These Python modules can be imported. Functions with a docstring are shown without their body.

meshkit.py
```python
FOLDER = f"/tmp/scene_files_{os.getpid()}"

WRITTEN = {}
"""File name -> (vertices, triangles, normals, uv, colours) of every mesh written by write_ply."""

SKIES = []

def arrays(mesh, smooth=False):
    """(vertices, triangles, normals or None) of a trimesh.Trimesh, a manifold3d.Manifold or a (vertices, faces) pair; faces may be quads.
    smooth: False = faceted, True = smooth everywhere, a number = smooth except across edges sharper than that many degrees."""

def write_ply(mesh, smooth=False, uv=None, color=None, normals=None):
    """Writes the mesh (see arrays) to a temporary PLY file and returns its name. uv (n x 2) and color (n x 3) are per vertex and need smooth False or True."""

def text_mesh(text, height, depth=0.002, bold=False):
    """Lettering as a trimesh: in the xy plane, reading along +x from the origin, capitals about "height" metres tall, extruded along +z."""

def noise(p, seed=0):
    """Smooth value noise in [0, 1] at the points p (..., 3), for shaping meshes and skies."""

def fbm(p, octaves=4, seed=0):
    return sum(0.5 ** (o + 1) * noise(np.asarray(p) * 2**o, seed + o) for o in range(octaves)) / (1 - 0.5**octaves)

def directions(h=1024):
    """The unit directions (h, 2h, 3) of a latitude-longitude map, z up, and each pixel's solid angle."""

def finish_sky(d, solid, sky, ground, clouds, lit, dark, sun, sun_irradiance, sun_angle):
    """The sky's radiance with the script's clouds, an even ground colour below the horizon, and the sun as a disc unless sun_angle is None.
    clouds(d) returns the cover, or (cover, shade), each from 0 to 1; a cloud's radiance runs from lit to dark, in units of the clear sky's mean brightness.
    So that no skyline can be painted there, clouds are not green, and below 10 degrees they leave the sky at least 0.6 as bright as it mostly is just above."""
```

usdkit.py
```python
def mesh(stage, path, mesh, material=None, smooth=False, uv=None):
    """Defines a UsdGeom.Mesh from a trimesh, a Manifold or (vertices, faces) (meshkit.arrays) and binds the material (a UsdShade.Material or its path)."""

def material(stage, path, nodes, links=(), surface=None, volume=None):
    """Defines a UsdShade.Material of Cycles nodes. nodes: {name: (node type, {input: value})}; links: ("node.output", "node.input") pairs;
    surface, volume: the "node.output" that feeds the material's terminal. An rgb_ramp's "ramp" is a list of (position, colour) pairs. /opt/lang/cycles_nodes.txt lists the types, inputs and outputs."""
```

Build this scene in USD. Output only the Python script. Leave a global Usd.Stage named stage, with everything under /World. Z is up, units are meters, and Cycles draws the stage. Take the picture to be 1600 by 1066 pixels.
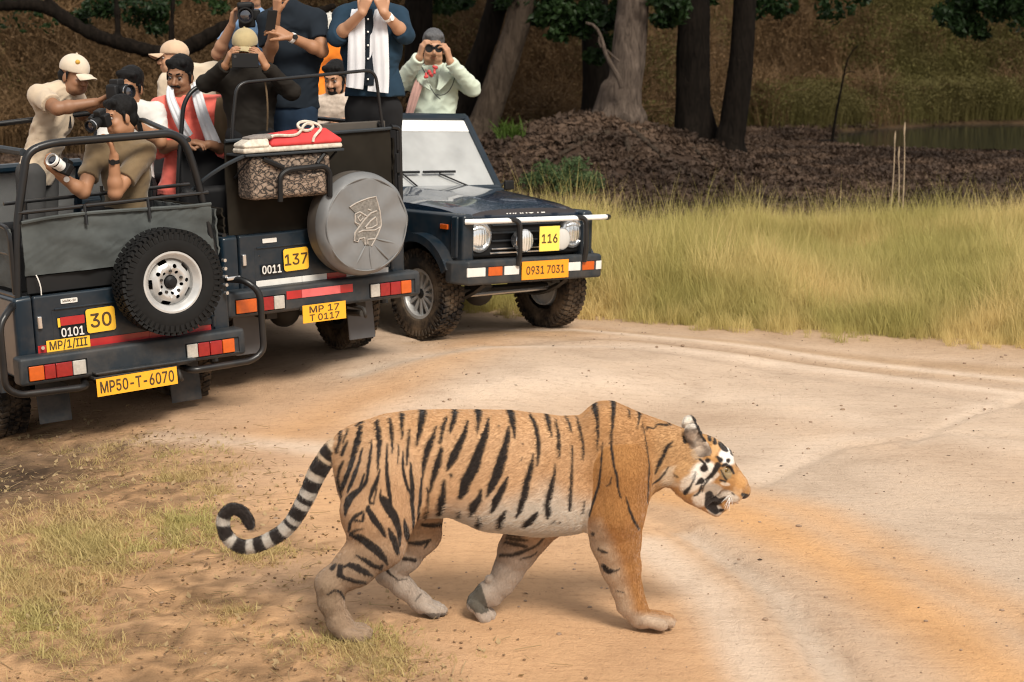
import math, random
import numpy as np, trimesh, manifold3d
from manifold3d import Manifold, CrossSection
import usdkit, meshkit
from pxr import Usd, UsdGeom, UsdLux, UsdShade, Sdf, Gf, Vt
stage = Usd.Stage.CreateInMemory()
UsdGeom.SetStageUpAxis(stage, 'Z'); UsdGeom.SetStageMetersPerUnit(stage, 1.0)
UsdGeom.Xform.Define(stage, '/World'); UsdGeom.Scope.Define(stage, '/World/Looks')

# ---------------------------------------------------------------- camera, sky, sun, exposure
CAM_H, FPX, HORIZON = 2.6, 2800.0, 27.0            # metres, focal length and horizon in pixels of the 1600 px wide photograph
PITCH = math.atan((533 - HORIZON) / FPX)
cam = UsdGeom.Camera.Define(stage, '/World/camera')
cam.AddTranslateOp().Set(Gf.Vec3d(0, 0, CAM_H)); cam.AddRotateXOp().Set(90 - math.degrees(PITCH))
cam.CreateHorizontalApertureAttr(36.0); cam.CreateFocalLengthAttr(36.0 * FPX / 1600)
cam.CreateFStopAttr(4.0); cam.CreateFocusDistanceAttr(9.6)
cam.CreateExposureAttr(1.05)
SUN_EL, SUN_AZ = math.radians(47), math.radians(152)   # azimuth: atan2(x, y) of the direction towards the sun
dome = UsdLux.DomeLight.Define(stage, '/World/sky')
dome.GetPrim().SetCustomDataByKey('kind', 'structure')
sky_mat = usdkit.material(stage, '/World/Looks/sky_air', {
    'sky': ('sky_texture', {'sky_type': 'single_scattering', 'sun_disc': False, 'sun_elevation': SUN_EL, 'sun_rotation': SUN_AZ, 'aerosol_density': 2.5}),
    'tc': ('texture_coordinate', {}),
    'n': ('noise_texture', {'scale': 2.2, 'detail': 5.0, 'roughness': 0.6}),
    'r': ('rgb_ramp', {'ramp': [(0.25, (0.55,) * 3), (0.6, (0.9,) * 3)]}),
    'm': ('mix', {'color2': (4.9, 4.75, 4.55)}),
    'bg': ('background_shader', {'strength': 0.09})},
    [('tc.generated', 'n.vector'), ('n.fac', 'r.fac'), ('r.color', 'm.fac'), ('sky.color', 'm.color1'), ('m.color', 'bg.color')], surface='bg.background')
UsdShade.MaterialBindingAPI.Apply(dome.GetPrim()).Bind(sky_mat)
sun = UsdLux.DistantLight.Define(stage, '/World/sun')
sun.CreateNormalizeAttr(True); sun.CreateIntensityAttr(0.58); sun.CreateAngleAttr(18.0); sun.CreateColorAttr(Gf.Vec3f(1.0, 0.93, 0.82))
_d = np.array([math.sin(SUN_AZ) * math.cos(SUN_EL), math.cos(SUN_AZ) * math.cos(SUN_EL), math.sin(SUN_EL)])
sun.AddRotateZOp().Set(math.degrees(math.pi - SUN_AZ)); sun.AddRotateXOp().Set(90 - math.degrees(SUN_EL)) if False else None
sun.ClearXformOpOrder()
_z = _d / np.linalg.norm(_d); _x = np.cross([0, 0, 1.0], _z); _x /= np.linalg.norm(_x); _y = np.cross(_z, _x)
sun.AddTransformOp().Set(Gf.Matrix4d(*_x, 0, *_y, 0, *_z, 0, 0, 0, 0, 1))

# ---------------------------------------------------------------- helpers
USED = {}
def path_of(name, parent):
    base = parent + '/' + name
    k = USED.get(base, 0); USED[base] = k + 1
    return base if k == 0 else f'{base}_{k:03d}'
def ppath(parent):
    return '/World' if parent is None else (parent if isinstance(parent, str) else str(parent.GetPath()))
def tag(p, label=None, cat=None, group=None, kind=None):
    for k, v in (('label', label), ('category', cat), ('group', group), ('kind', kind)):
        if v: p.SetCustomDataByKey(k, v)
    return p
def obj(name, mesh, m, parent=None, smooth=30, label=None, cat=None, group=None, kind=None, col=None, xf=None):
    pa = path_of(name, ppath(parent))
    if col is None: mesh = outward(mesh)
    g = usdkit.mesh(stage, pa, mesh, m, smooth)
    if col is not None:
        UsdGeom.PrimvarsAPI(g).CreatePrimvar('col', Sdf.ValueTypeNames.Color3fArray, 'vertex').Set(Vt.Vec3fArray.FromNumpy(np.asarray(col, np.float32)))
    if xf is not None: g.AddTransformOp().Set(gfm(xf))
    return tag(g.GetPrim(), label, cat, group, kind)
def outward(mesh):
    v, f, _ = meshkit.arrays(mesh); t = v[f] - v.mean(0)
    e = np.sort(np.vstack([f[:, [0, 1]], f[:, [1, 2]], f[:, [2, 0]]]), 1); closed = len(e) == 2 * len(np.unique(e, axis=0))
    return (v, f[:, ::-1]) if closed and np.einsum('ij,ij->i', t[:, 0], np.cross(t[:, 1], t[:, 2])).sum() < 0 else (v, f)
def gfm(M): return Gf.Matrix4d(*np.asarray(M, float).T.ravel())
def thing(name, label, cat, group=None, xf=None):
    x = UsdGeom.Xform.Define(stage, path_of(name, '/World'))
    if xf is not None: x.AddTransformOp().Set(gfm(xf))
    return tag(x.GetPrim(), label, cat, group)
def T(v): M = np.eye(4); M[:3, 3] = v; return M
def rot(axis, deg): return trimesh.transformations.rotation_matrix(math.radians(deg), axis)
def frame(o, x, y, z): M = np.eye(4); M[:3, 0], M[:3, 1], M[:3, 2], M[:3, 3] = x, y, z, o; return M
def unit(v): v = np.asarray(v, float); return v / np.linalg.norm(v)
_fw = np.array([0, math.cos(PITCH), -math.sin(PITCH)]); _up = np.array([0, math.sin(PITCH), math.cos(PITCH)])
def U(px, py, Y):
    """The point of the world seen at this pixel of the photograph, on the upright plane y = Y."""
    d = _fw + np.array([1.0, 0, 0]) * (px - 800) / FPX + _up * (533 - py) / FPX
    return np.array([0, 0, CAM_H]) + d * (Y / d[1])
def G(px, py, z=0.0):
    d = _fw + np.array([1.0, 0, 0]) * (px - 800) / FPX + _up * (533 - py) / FPX
    return np.array([0, 0, CAM_H]) + d * ((z - CAM_H) / d[2])
def cat_(ms): 
    ms = [trimesh.Trimesh(*meshkit.arrays(m)[:2], process=False) for m in ms]
    return trimesh.util.concatenate(ms)
def rbox(x0, x1, y0, y1, z0, z1, r=0.01, n=8):
    s = Manifold.sphere(r, n)
    return Manifold.batch_hull([s.translate((x, y, z)) for x in (x0 + r, x1 - r) for y in (y0 + r, y1 - r) for z in (z0 + r, z1 - r)])
def box(x0, x1, y0, y1, z0, z1): return Manifold.cube((x1 - x0, y1 - y0, z1 - z0)).translate((x0, y0, z0))
def cyl(a, b, r, r2=None, n=24):
    a, b = np.asarray(a, float), np.asarray(b, float); L = np.linalg.norm(b - a)
    M = trimesh.geometry.align_vectors([0, 0, 1], (b - a) / L); M[:3, 3] = a
    return Manifold.cylinder(L, r, r if r2 is None else r2, n).transform(M[:3])
def fillet(pts, r=0.08, n=6):
    pts = [np.asarray(p, float) for p in pts]; out = [pts[0]]
    for a, b, c in zip(pts, pts[1:], pts[2:]):
        la, lc = np.linalg.norm(a - b), np.linalg.norm(c - b); k = min(r, la * .49, lc * .49)
        p, q = b + (a - b) / la * k, b + (c - b) / lc * k
        for t in np.linspace(0, 1, n): out.append((1 - t) ** 2 * p + 2 * t * (1 - t) * b + t * t * q)
    return np.array(out + [pts[-1]])
def tube(pts, r, n=10, caps=True):
    """A swept tube; r may be one number or one per point."""
    P = np.asarray(pts, float); r = np.broadcast_to(np.asarray(r, float), (len(P),))
    t = np.gradient(P, axis=0); t /= np.maximum(np.linalg.norm(t, axis=1, keepdims=True), 1e-9)
    u = np.cross(t[0], [0.31, 0.2, 0.93]); u /= np.linalg.norm(u); V = []
    a = np.arange(n) * 2 * np.pi / n
    for i in range(len(P)):
        u = u - t[i] * (u @ t[i]); u /= np.linalg.norm(u); w = np.cross(t[i], u)
        V.append(P[i] + r[i] * (np.cos(a)[:, None] * u + np.sin(a)[:, None] * w))
    V = np.vstack(V); F = []
    for i in range(len(P) - 1):
        for k in range(n):
            A, B, C, D = i * n + k, i * n + (k + 1) % n, (i + 1) * n + (k + 1) % n, (i + 1) * n + k
            F += [(A, B, C), (A, C, D)]
    if caps:
        V = np.vstack([V, P[0], P[-1]]); e = len(V)
        for k in range(n):
            F += [(e - 2, (k + 1) % n, k), (e - 1, (len(P) - 1) * n + k, (len(P) - 1) * n + (k + 1) % n)]
    return trimesh.Trimesh(V, np.array(F), process=False)
def smoothpath(pts, n=24):
    from scipy.interpolate import CubicSpline
    P = np.asarray(pts, float); s = np.r_[0, np.cumsum(np.linalg.norm(np.diff(P, axis=0), axis=1))]
    return CubicSpline(s, P)(np.linspace(0, s[-1], n))
def text(s, h, depth=.002, M=None, bold=True, width=None):
    m = meshkit.text_mesh(s, h, depth, bold); c = m.bounds.mean(0); m.apply_translation(-c)
    if width: m.apply_scale([width / m.extents[0], 1, 1])
    if M is not None: m.apply_transform(M)
    return m
# --- materials
LOOKS = {}
def mat(name, color, rough=.5, metal=0.0, var=.0, vscale=6.0, bump=0.0, bscale=40.0, col2=None, spec=.5, sheen=0.0, coat=0.0, extra=None, dust=0.0):
    if name in LOOKS: return LOOKS[name]
    nodes = {'p': ('principled_bsdf', {'base_color': color, 'roughness': rough, 'metallic': metal, 'specular_ior_level': spec, 'sheen_weight': sheen, 'coat_weight': coat, **(extra or {})}),
             'tc': ('texture_coordinate', {})}
    links = []; src = None
    if var or col2:
        c2 = col2 or tuple(c * (1 - var) for c in color)
        nodes['n'] = ('noise_texture', {'scale': vscale, 'detail': 6.0, 'roughness': .62}); nodes['r'] = ('rgb_ramp', {'ramp': [(.32, color), (.68, c2)]})
        links += [('tc.object', 'n.vector'), ('n.fac', 'r.fac')]; src = 'r.color'
    if dust:
        nodes |= {'dn': ('noise_texture', {'scale': 5.0, 'detail': 7.0, 'roughness': .7}), 'dr': ('rgb_ramp', {'ramp': [(.4, (0,) * 3), (.75, (dust,) * 3)]}), 'sx': ('separate_xyz', {}),
                  'mr': ('map_range', {'from_min': 1.15, 'from_max': .3, 'to_min': .25, 'to_max': 1.6, 'clamp': True}), 'mm': ('math', {'math_type': 'multiply', 'use_clamp': True}), 'dm': ('mix', {'color1': color, 'color2': (.36, .26, .17)})}
        links += [('tc.object', 'dn.vector'), ('dn.fac', 'dr.fac'), ('tc.object', 'sx.vector'), ('sx.z', 'mr.value'), ('mr.result', 'mm.value1'), ('dr.color', 'mm.value2'), ('mm.value', 'dm.fac')]
        if src: links.append((src, 'dm.color1'))
        src = 'dm.color'
    if src: links.append((src, 'p.base_color'))
    if bump:
        nodes['bn'] = ('noise_texture', {'scale': bscale, 'detail': 4.0}); nodes['b'] = ('bump', {'strength': bump, 'distance': .01})
        links += [('tc.object', 'bn.vector'), ('bn.fac', 'b.height'), ('b.normal', 'p.normal')]
    LOOKS[name] = usdkit.material(stage, '/World/Looks/' + name, nodes, links, surface='p.BSDF')
    return LOOKS[name]
def vcol_mat(name, rough=.7, bump=0.0, bscale=60.0, sheen=0.0, var=.15, vscale=30.0, spec=.4, sss=0.0):
    nodes = {'a': ('attribute', {'attribute': 'col'}), 'p': ('principled_bsdf', {'roughness': rough, 'sheen_weight': sheen, 'specular_ior_level': spec}), 'tc': ('texture_coordinate', {}),
             'n': ('noise_texture', {'scale': vscale, 'detail': 5.0}), 'r': ('rgb_ramp', {'ramp': [(.3, (1 - var,) * 3), (.7, (1 + var * .4,) * 3)]}), 'm': ('mix', {'mix_type': 'multiply', 'fac': 1.0})}
    links = [('tc.object', 'n.vector'), ('n.fac', 'r.fac'), ('a.color', 'm.color1'), ('r.color', 'm.color2'), ('m.color', 'p.base_color')]
    if sss: nodes['p'][1].update(subsurface_weight=sss, subsurface_scale=.01, subsurface_radius=(1, .35, .2))
    if bump:
        nodes['bn'] = ('noise_texture', {'scale': bscale, 'detail': 4.0}); nodes['b'] = ('bump', {'strength': bump, 'distance': .01})
        links += [('tc.object', 'bn.vector'), ('bn.fac', 'b.height'), ('b.normal', 'p.normal')]
    LOOKS[name] = usdkit.material(stage, '/World/Looks/' + name, nodes, links, surface='p.BSDF')
    return LOOKS[name]
# --- implicit surfaces: round bones blended into one continuous surface
class Blob:
    def __init__(self, k=.02): self.items = []; self.k = k
    def bone(self, a, b, ra, rb=None, k=None, sq=None, cut=False):
        """A tapering round bone; sq = (axis, factor) flattens it along axis."""
        self.items.append(('c', np.asarray(a, float), np.asarray(b, float), ra, ra if rb is None else rb, self.k if k is None else k, sq, cut)); return self
    def chain(self, pts, rs, **kw):
        for i in range(len(pts) - 1): self.bone(pts[i], pts[i + 1], rs[i], rs[i + 1], **kw)
        return self
    def ball(self, c, r, k=None, R=None, cut=False):
        self.items.append(('e', np.asarray(c, float), np.broadcast_to(np.asarray(r, float), (3,)), np.eye(3) if R is None else np.asarray(R, float)[:3, :3], None, self.k if k is None else k, None, cut)); return self
    def fn(self, f, lo, hi, k=None, cut=False):
        self.items.append(('f', np.asarray(lo, float), np.asarray(hi, float), f, None, self.k if k is None else k, None, cut)); return self
    @staticmethod
    def dist(it, X):
        if it[0] == 'c':
            a, b, ra, rb, sq = it[1], it[2], it[3], it[4], it[6]
            if sq is not None:
                ax = unit(sq[0]); f = 1 / sq[1] - 1
                d = b - a; d = d + ax * (d @ ax) * f; q = X - a; q = q + (q @ ax)[..., None] * ax * f
            else: d, q = b - a, X - a
            t = np.clip((q @ d) / max(d @ d, 1e-12), 0, 1)
            e = q - t[..., None] * d
            return (np.sqrt((e * e).sum(-1)) - (ra + (rb - ra) * t)) * (1 if sq is None else min(1, sq[1] ** .5))
        if it[0] == 'e':
            q = (X - it[1]) @ it[3]; k0 = np.sqrt(((q / it[2]) ** 2).sum(-1)); k1 = np.sqrt(((q / it[2] ** 2) ** 2).sum(-1))
            return k0 * (k0 - 1) / np.maximum(k1, 1e-9)
        return it[3](X)
    @staticmethod
    def bounds(it):
        if it[0] == 'c': r = max(it[3], it[4]) * max(1, it[6][1] if it[6] else 1); return np.minimum(it[1], it[2]) - r, np.maximum(it[1], it[2]) + r
        if it[0] == 'e': r = it[2].max(); return it[1] - r, it[1] + r
        return it[1], it[2]
    def mesh(self, h, warp=None, smooth=2):
        bs = [self.bounds(i) for i in self.items if not i[7]]
        lo = np.min([b[0] for b in bs], 0) - 3 * h; hi = np.max([b[1] for b in bs], 0) + 3 * h
        n = np.ceil((hi - lo) / h).astype(int) + 1
        F = np.full(n, 1.0, np.float32)
        for it in self.items:
            k = it[5]; b = self.bounds(it); m = k + 2.5 * h
            i0 = np.maximum(np.floor((b[0] - m - lo) / h).astype(int), 0); i1 = np.minimum(np.ceil((b[1] + m - lo) / h).astype(int) + 1, n)
            if (i1 <= i0).any(): continue
            g = [lo[a] + h * np.arange(i0[a], i1[a]) for a in range(3)]
            X = np.stack(np.meshgrid(*g, indexing='ij'), -1)
            d = self.dist(it, X).astype(np.float32); s = tuple(slice(i0[a], i1[a]) for a in range(3)); A = F[s]
            if it[7]:
                q = np.maximum(k - np.abs(A + d), 0) / max(k, 1e-6); F[s] = np.maximum(A, -d) + q * q * k / 4
            else:
                q = np.maximum(k - np.abs(A - d), 0) / max(k, 1e-6); F[s] = np.minimum(A, d) - q * q * k / 4
        if warp is not None:
            near = np.argwhere(np.abs(F) < 3 * h); X = lo + near * h
            F[tuple(near.T)] += warp(X).astype(np.float32)
        return surface(F, lo, h, smooth)
CORN = np.array([(0, 0, 0), (1, 0, 0), (0, 1, 0), (1, 1, 0), (0, 0, 1), (1, 0, 1), (0, 1, 1), (1, 1, 1)])
EDG = [(0, 1), (2, 3), (4, 5), (6, 7), (0, 2), (1, 3), (4, 6), (5, 7), (0, 4), (1, 5), (2, 6), (3, 7)]
def surface(F, lo, h, smooth=2):
    """Surface nets: the zero level of F as a closed mesh."""
    I = F < 0; c = [I[x:I.shape[0] - 1 + x, y:I.shape[1] - 1 + y, z:I.shape[2] - 1 + z] for x, y, z in CORN]
    al = np.logical_and.reduce(c); an = np.logical_or.reduce(c); act = np.argwhere(an & ~al)
    idx = np.full(np.array(F.shape) - 1, -1, np.int64); idx[tuple(act.T)] = np.arange(len(act))
    val = np.stack([F[act[:, 0] + x, act[:, 1] + y, act[:, 2] + z] for x, y, z in CORN], 1)
    S = np.zeros((len(act), 3)); N = np.zeros(len(act))
    for a, b in EDG:
        f0, f1 = val[:, a], val[:, b]; on = (f0 < 0) != (f1 < 0); t = np.where(on, f0 / np.where(on, f0 - f1, 1), 0)
        S += on[:, None] * (CORN[a] + t[:, None] * (CORN[b] - CORN[a])); N += on
    V = lo + h * (act + S / N[:, None]); Q = []
    for ax in range(3):
        s0 = [slice(None)] * 3; s1 = [slice(None)] * 3; s0[ax] = slice(0, -1); s1[ax] = slice(1, None)
        A, B = I[tuple(s0)], I[tuple(s1)]; e = np.argwhere(A != B); u, v = (ax + 1) % 3, (ax + 2) % 3
        e = e[(e[:, u] > 0) & (e[:, v] > 0) & (e[:, u] < F.shape[u] - 1) & (e[:, v] < F.shape[v] - 1)]
        def at(du, dv): q = e.copy(); q[:, u] += du; q[:, v] += dv; return idx[tuple(q.T)]
        q = np.stack([at(-1, -1), at(0, -1), at(0, 0), at(-1, 0)], 1); fl = ~A[tuple(e.T)]
        q[fl] = q[fl][:, ::-1]; Q.append(q)
    Q = np.vstack(Q); Q = Q[(Q >= 0).all(1)]
    u, inv = np.unique(Q, return_inverse=True); V, Q = V[u], inv.reshape(Q.shape)
    if smooth:
        from scipy.sparse import coo_matrix
        e = np.vstack([Q[:, [0, 1]], Q[:, [1, 2]], Q[:, [2, 3]], Q[:, [3, 0]]]); e = np.vstack([e, e[:, ::-1]])
        A = coo_matrix((np.ones(len(e)), (e[:, 0], e[:, 1])), (len(V),) * 2).tocsr(); A.data[:] = 1; D = np.maximum(np.asarray(A.sum(1)).ravel(), 1)[:, None]; W = V.copy()
        for i in range(smooth):
            W = W + .55 * (A @ W / D - W); W = W - .56 * (A @ W / D - W)
        V = V + np.clip(W - V, -.8 * h, .8 * h)
    return trimesh.Trimesh(V, np.vstack([Q[:, [0, 1, 2]], Q[:, [0, 2, 3]]]), process=False)
def instancer(name, protos, mats, pts, scales, yaws, which, label=None, cat=None, kind='stuff', tilt=None, parent=None, group=None):
    pa = path_of(name, ppath(parent)); pi = UsdGeom.PointInstancer.Define(stage, pa)
    tg = []
    for i, (pm_, m_) in enumerate(zip(protos, mats)):
        g = usdkit.mesh(stage, f'{pa}/source_{i:03d}', pm_, m_, False); tg.append(g.GetPath())
    pi.CreatePrototypesRel().SetTargets(tg)
    pi.CreateProtoIndicesAttr(Vt.IntArray.FromNumpy(np.asarray(which, np.int32)))
    pi.CreatePositionsAttr(Vt.Vec3fArray.FromNumpy(np.asarray(pts, np.float32)))
    s = np.asarray(scales, np.float32); s = np.repeat(s[:, None], 3, 1) if s.ndim == 1 else s
    pi.CreateScalesAttr(Vt.Vec3fArray.FromNumpy(np.ascontiguousarray(s)))
    y = np.asarray(yaws) / 2; t = np.zeros_like(y) if tilt is None else np.asarray(tilt) / 2
    q = np.stack([np.cos(t) * np.cos(y), np.sin(t) * np.cos(y), np.sin(t) * np.sin(y), np.cos(t) * np.sin(y)], 1)   # turn about z after a tilt about x
    pi.CreateOrientationsAttr(Vt.QuathArray([Gf.Quath(*[float(v) for v in r]) for r in q]))
    return tag(pi.GetPrim(), label, cat, group, kind)
# ---------------------------------------------------------------- the land
import shapely
from shapely.geometry import Polygon, LineString
rng = np.random.default_rng(7)
def pose(x, y, z, yaw, pitch, roll):
    cy, sy, cp, sp, cr, sr = math.cos(yaw), math.sin(yaw), math.cos(pitch), math.sin(pitch), math.cos(roll), math.sin(roll)
    M = np.eye(4)
    M[:3, :3] = np.array([[cy, -sy, 0], [sy, cy, 0], [0, 0, 1]]) @ np.array([[1, 0, 0], [0, cp, -sp], [0, sp, cp]]) @ np.array([[cr, 0, sr], [0, 1, 0], [-sr, 0, cr]])
    M[:3, 3] = (x, y, z); return M
JEEP = [pose(-2.8955, 12.1363, -.1657, .5896, -.031, -.0323), pose(-1.7917, 13.1208, .101, .6245, -.0183, -.016), pose(-1.9315 + .05, 16.2885, .0483, 3.851, .0153, -.0436)]
AXLE = [2.375, 2.375, 2.6]
def app(M, p): return np.asarray(p, float) @ M[:3, :3].T + M[:3, 3]
def smooth01(a, b, x): t = np.clip((x - a) / (b - a), 0, 1); return t * t * (3 - 2 * t)
POOL = np.array([G(1300, 236)[:2] + [0, .6], G(1420, 243)[:2], G(1600, 247)[:2], [18, 34.3], [25, 36], [26, 44], [18, 45.5], [11, 44.5], [7.4, 41.5], [6.3, 37]])
pool_poly = Polygon(POOL)
def terrain(X, Y, fine=True):
    X, Y = np.asarray(X, float), np.asarray(Y, float); P = np.stack([X, Y, np.zeros_like(X)], -1)
    num, den = np.zeros_like(X), np.full_like(X, .02)
    for M, a in zip(JEEP, AXLE):
        q = (P - M[:3, 3]) @ M[:3, :3]; dx = np.maximum(np.abs(q[..., 0]) - .75, 0); dy = np.maximum(np.maximum(-.2 - q[..., 1], q[..., 1] - a - .2), 0)
        w = np.exp(-(dx ** 2 + dy ** 2) / .9 ** 2); n = M[:3, 2]
        pl = M[2, 3] - ((X - M[0, 3]) * n[0] + (Y - M[1, 3]) * n[1]) / n[2]
        num += w * pl; den += w
    z = num / den
    z = z + .12 * smooth01(17.5, 26, Y)                                              # the field lies a little higher
    md = ((X - 1.25) / 2.25) ** 2 + ((Y - 27.9) / 2.6) ** 2                              # mound of earth round the roots
    z = z + np.exp(-md * 1.15) * (.85 + .25 * meshkit.fbm(P * [1.7, 1.7, 1], 4, 3))
    y0 = 33 + 14.5 * smooth01(2, 7, X) + 2.0 * (meshkit.noise(P * .12, 5) - .5)
    r = np.maximum(Y - y0, 0)
    z = z + 15 * (1 - np.exp(-r / 16)) + np.where(r > 0, .5 * (meshkit.fbm(P * .5, 4, 8) - .5) * np.minimum(r, 1), 0)
    ra = np.maximum(np.abs(X) - 60, 0); z = z + 10 * (1 - np.exp(-ra / 40)) * (Y > -40)
    near = (X > 2) & (Y > 28) & (Y < 52)
    if near.any():
        pts = shapely.points(X[near], Y[near]); sd = np.where(shapely.contains_xy(pool_poly, X[near], Y[near]), -1, 1) * shapely.distance(pts, pool_poly.exterior)
        zz = z[near]; k = smooth01(.5, -.8, sd); z[near] = zz * (1 - k) + k * -.35
        z[near] = np.where(sd > 0, np.maximum(z[near], .05 + np.minimum(sd, 1.5) * .06), z[near])
    if fine: z = z + .012 * (meshkit.fbm(P * 1.3, 3, 2) - .5)
    return z
def ground(x, y): return float(terrain(np.array([x]), np.array([y]))[0])
def axis(lo, hi, step, far_lo, far_hi, grow=1.09, cap=12.0, mid=None):
    a = list(np.arange(lo, hi + step / 2, step)); s = step
    while mid and a[-1] < mid: s = min(s * 1.12, .22); a.append(a[-1] + s)
    while a[-1] < far_hi: s = min(s * grow, cap); a.append(a[-1] + s)
    s = step; b = [a[0]]
    while mid and lo < 0 and b[-1] > -mid: s = min(s * 1.12, .30); b.append(b[-1] - s)
    while b[-1] > far_lo: s = min(s * grow, cap); b.append(b[-1] - s)
    return np.array(b[:0:-1] + a)
gx, gy = axis(-4.4, 4.6, .042, -320, 320, mid=17), axis(4.9, 17.5, .042, -160, 420, 1.08, mid=56)
GX, GY = np.meshgrid(gx, gy, indexing='ij')
GZ = terrain(GX, GY)
def poly_px(px): return Polygon([G(a, b)[:2] for a, b in px])
def line_px(px): return LineString([G(a, b)[:2] for a, b in px])
GRASS_EDGE = [(-60, 16.9), (-6, 16.9), (-1, 17.0)] + [tuple(G(a, b)[:2]) for a, b in ((700, 492), (905, 497), (1100, 512), (1300, 522), (1450, 531), (1600, 541), (1900, 556))] + [(60, 8.0)]
field_poly = Polygon(GRASS_EDGE + [(60, 22.4), (-60, 22.4)])
verge_poly = Polygon([tuple(G(a, b)[:2]) for a, b in ((-300, 600), (60, 625), (200, 655), (300, 678), (385, 722), (440, 790), (470, 850), (520, 930), (640, 985), (700, 1040), (760, 1120))] + [(-.1, 3.0), (-.2, -30), (-60, -30), (-60, 14)])
PTS = {}
def points_(X, Y):
    k = (id(X), len(X))
    if k not in PTS: PTS[k] = (shapely.points(X, Y), X)
    return PTS[k][0]
def sdist(poly, X, Y):
    return np.where(shapely.contains_xy(poly, X, Y), -1, 1) * shapely.distance(points_(X, Y), poly.exterior)
x_, y_ = GX.ravel(), GY.ravel(); P_ = np.stack([x_, y_, 0 * x_], 1)
wob = meshkit.fbm(P_ * 1.6, 4, 11) - .5; wob2 = meshkit.fbm(P_ * 5, 4, 12) - .5
sd_v = sdist(verge_poly, x_, y_) + .7 * wob + .35 * wob2
sd_f = sdist(field_poly, x_, y_) + .25 * wob2
verge = smooth01(.30, -.55, sd_v)
def band(px, w, soft, seed):
    d = shapely.distance(points_(x_, y_), line_px(px)); wv = .5 * (meshkit.fbm(P_ * [1.2, 1.2, 1], 4, seed) - .5)
    return smooth01(w + soft, w - soft, d + wv * w)
orange = np.maximum.reduce([band([(1000, 765), (1120, 790), (1230, 840), (1350, 905), (1480, 985), (1640, 1110)], .20, .22, 21),
                            .7 * band([(1130, 770), (1260, 800), (1420, 880), (1640, 985)], .16, .2, 22), .45 * band([(800, 690), (930, 760), (1010, 900), (1100, 1100)], .5, .35, 23),
                            .5 * band([(560, 780), (760, 900), (900, 1100)], .55, .4, 24), .55 * band([(420, 680), (560, 640), (700, 590), (760, 545), (900, 528)], .25, .3, 25)])
grey = np.maximum.reduce([band([(1060, 880), (1160, 960), (1260, 1060)], .22, .15, 31), band([(1180, 700), (1400, 780), (1700, 900)], .5, .3, 32), .8 * band([(800, 600), (1000, 580), (1200, 600), (1600, 650)], .6, .5, 33)])
tan = np.maximum.reduce([band([(780, 535), (950, 528), (1200, 548), (1650, 585)], .16, .2, 41), .8 * band([(640, 560), (800, 543), (1000, 545), (1200, 562), (1650, 600)], .07, .1, 42), smooth01(1.1, .1, sd_f) * .9, .5 * band([(1000, 620), (1300, 640), (1700, 700)], .1, .2, 43)])
near_ = y_ < 24
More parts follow.
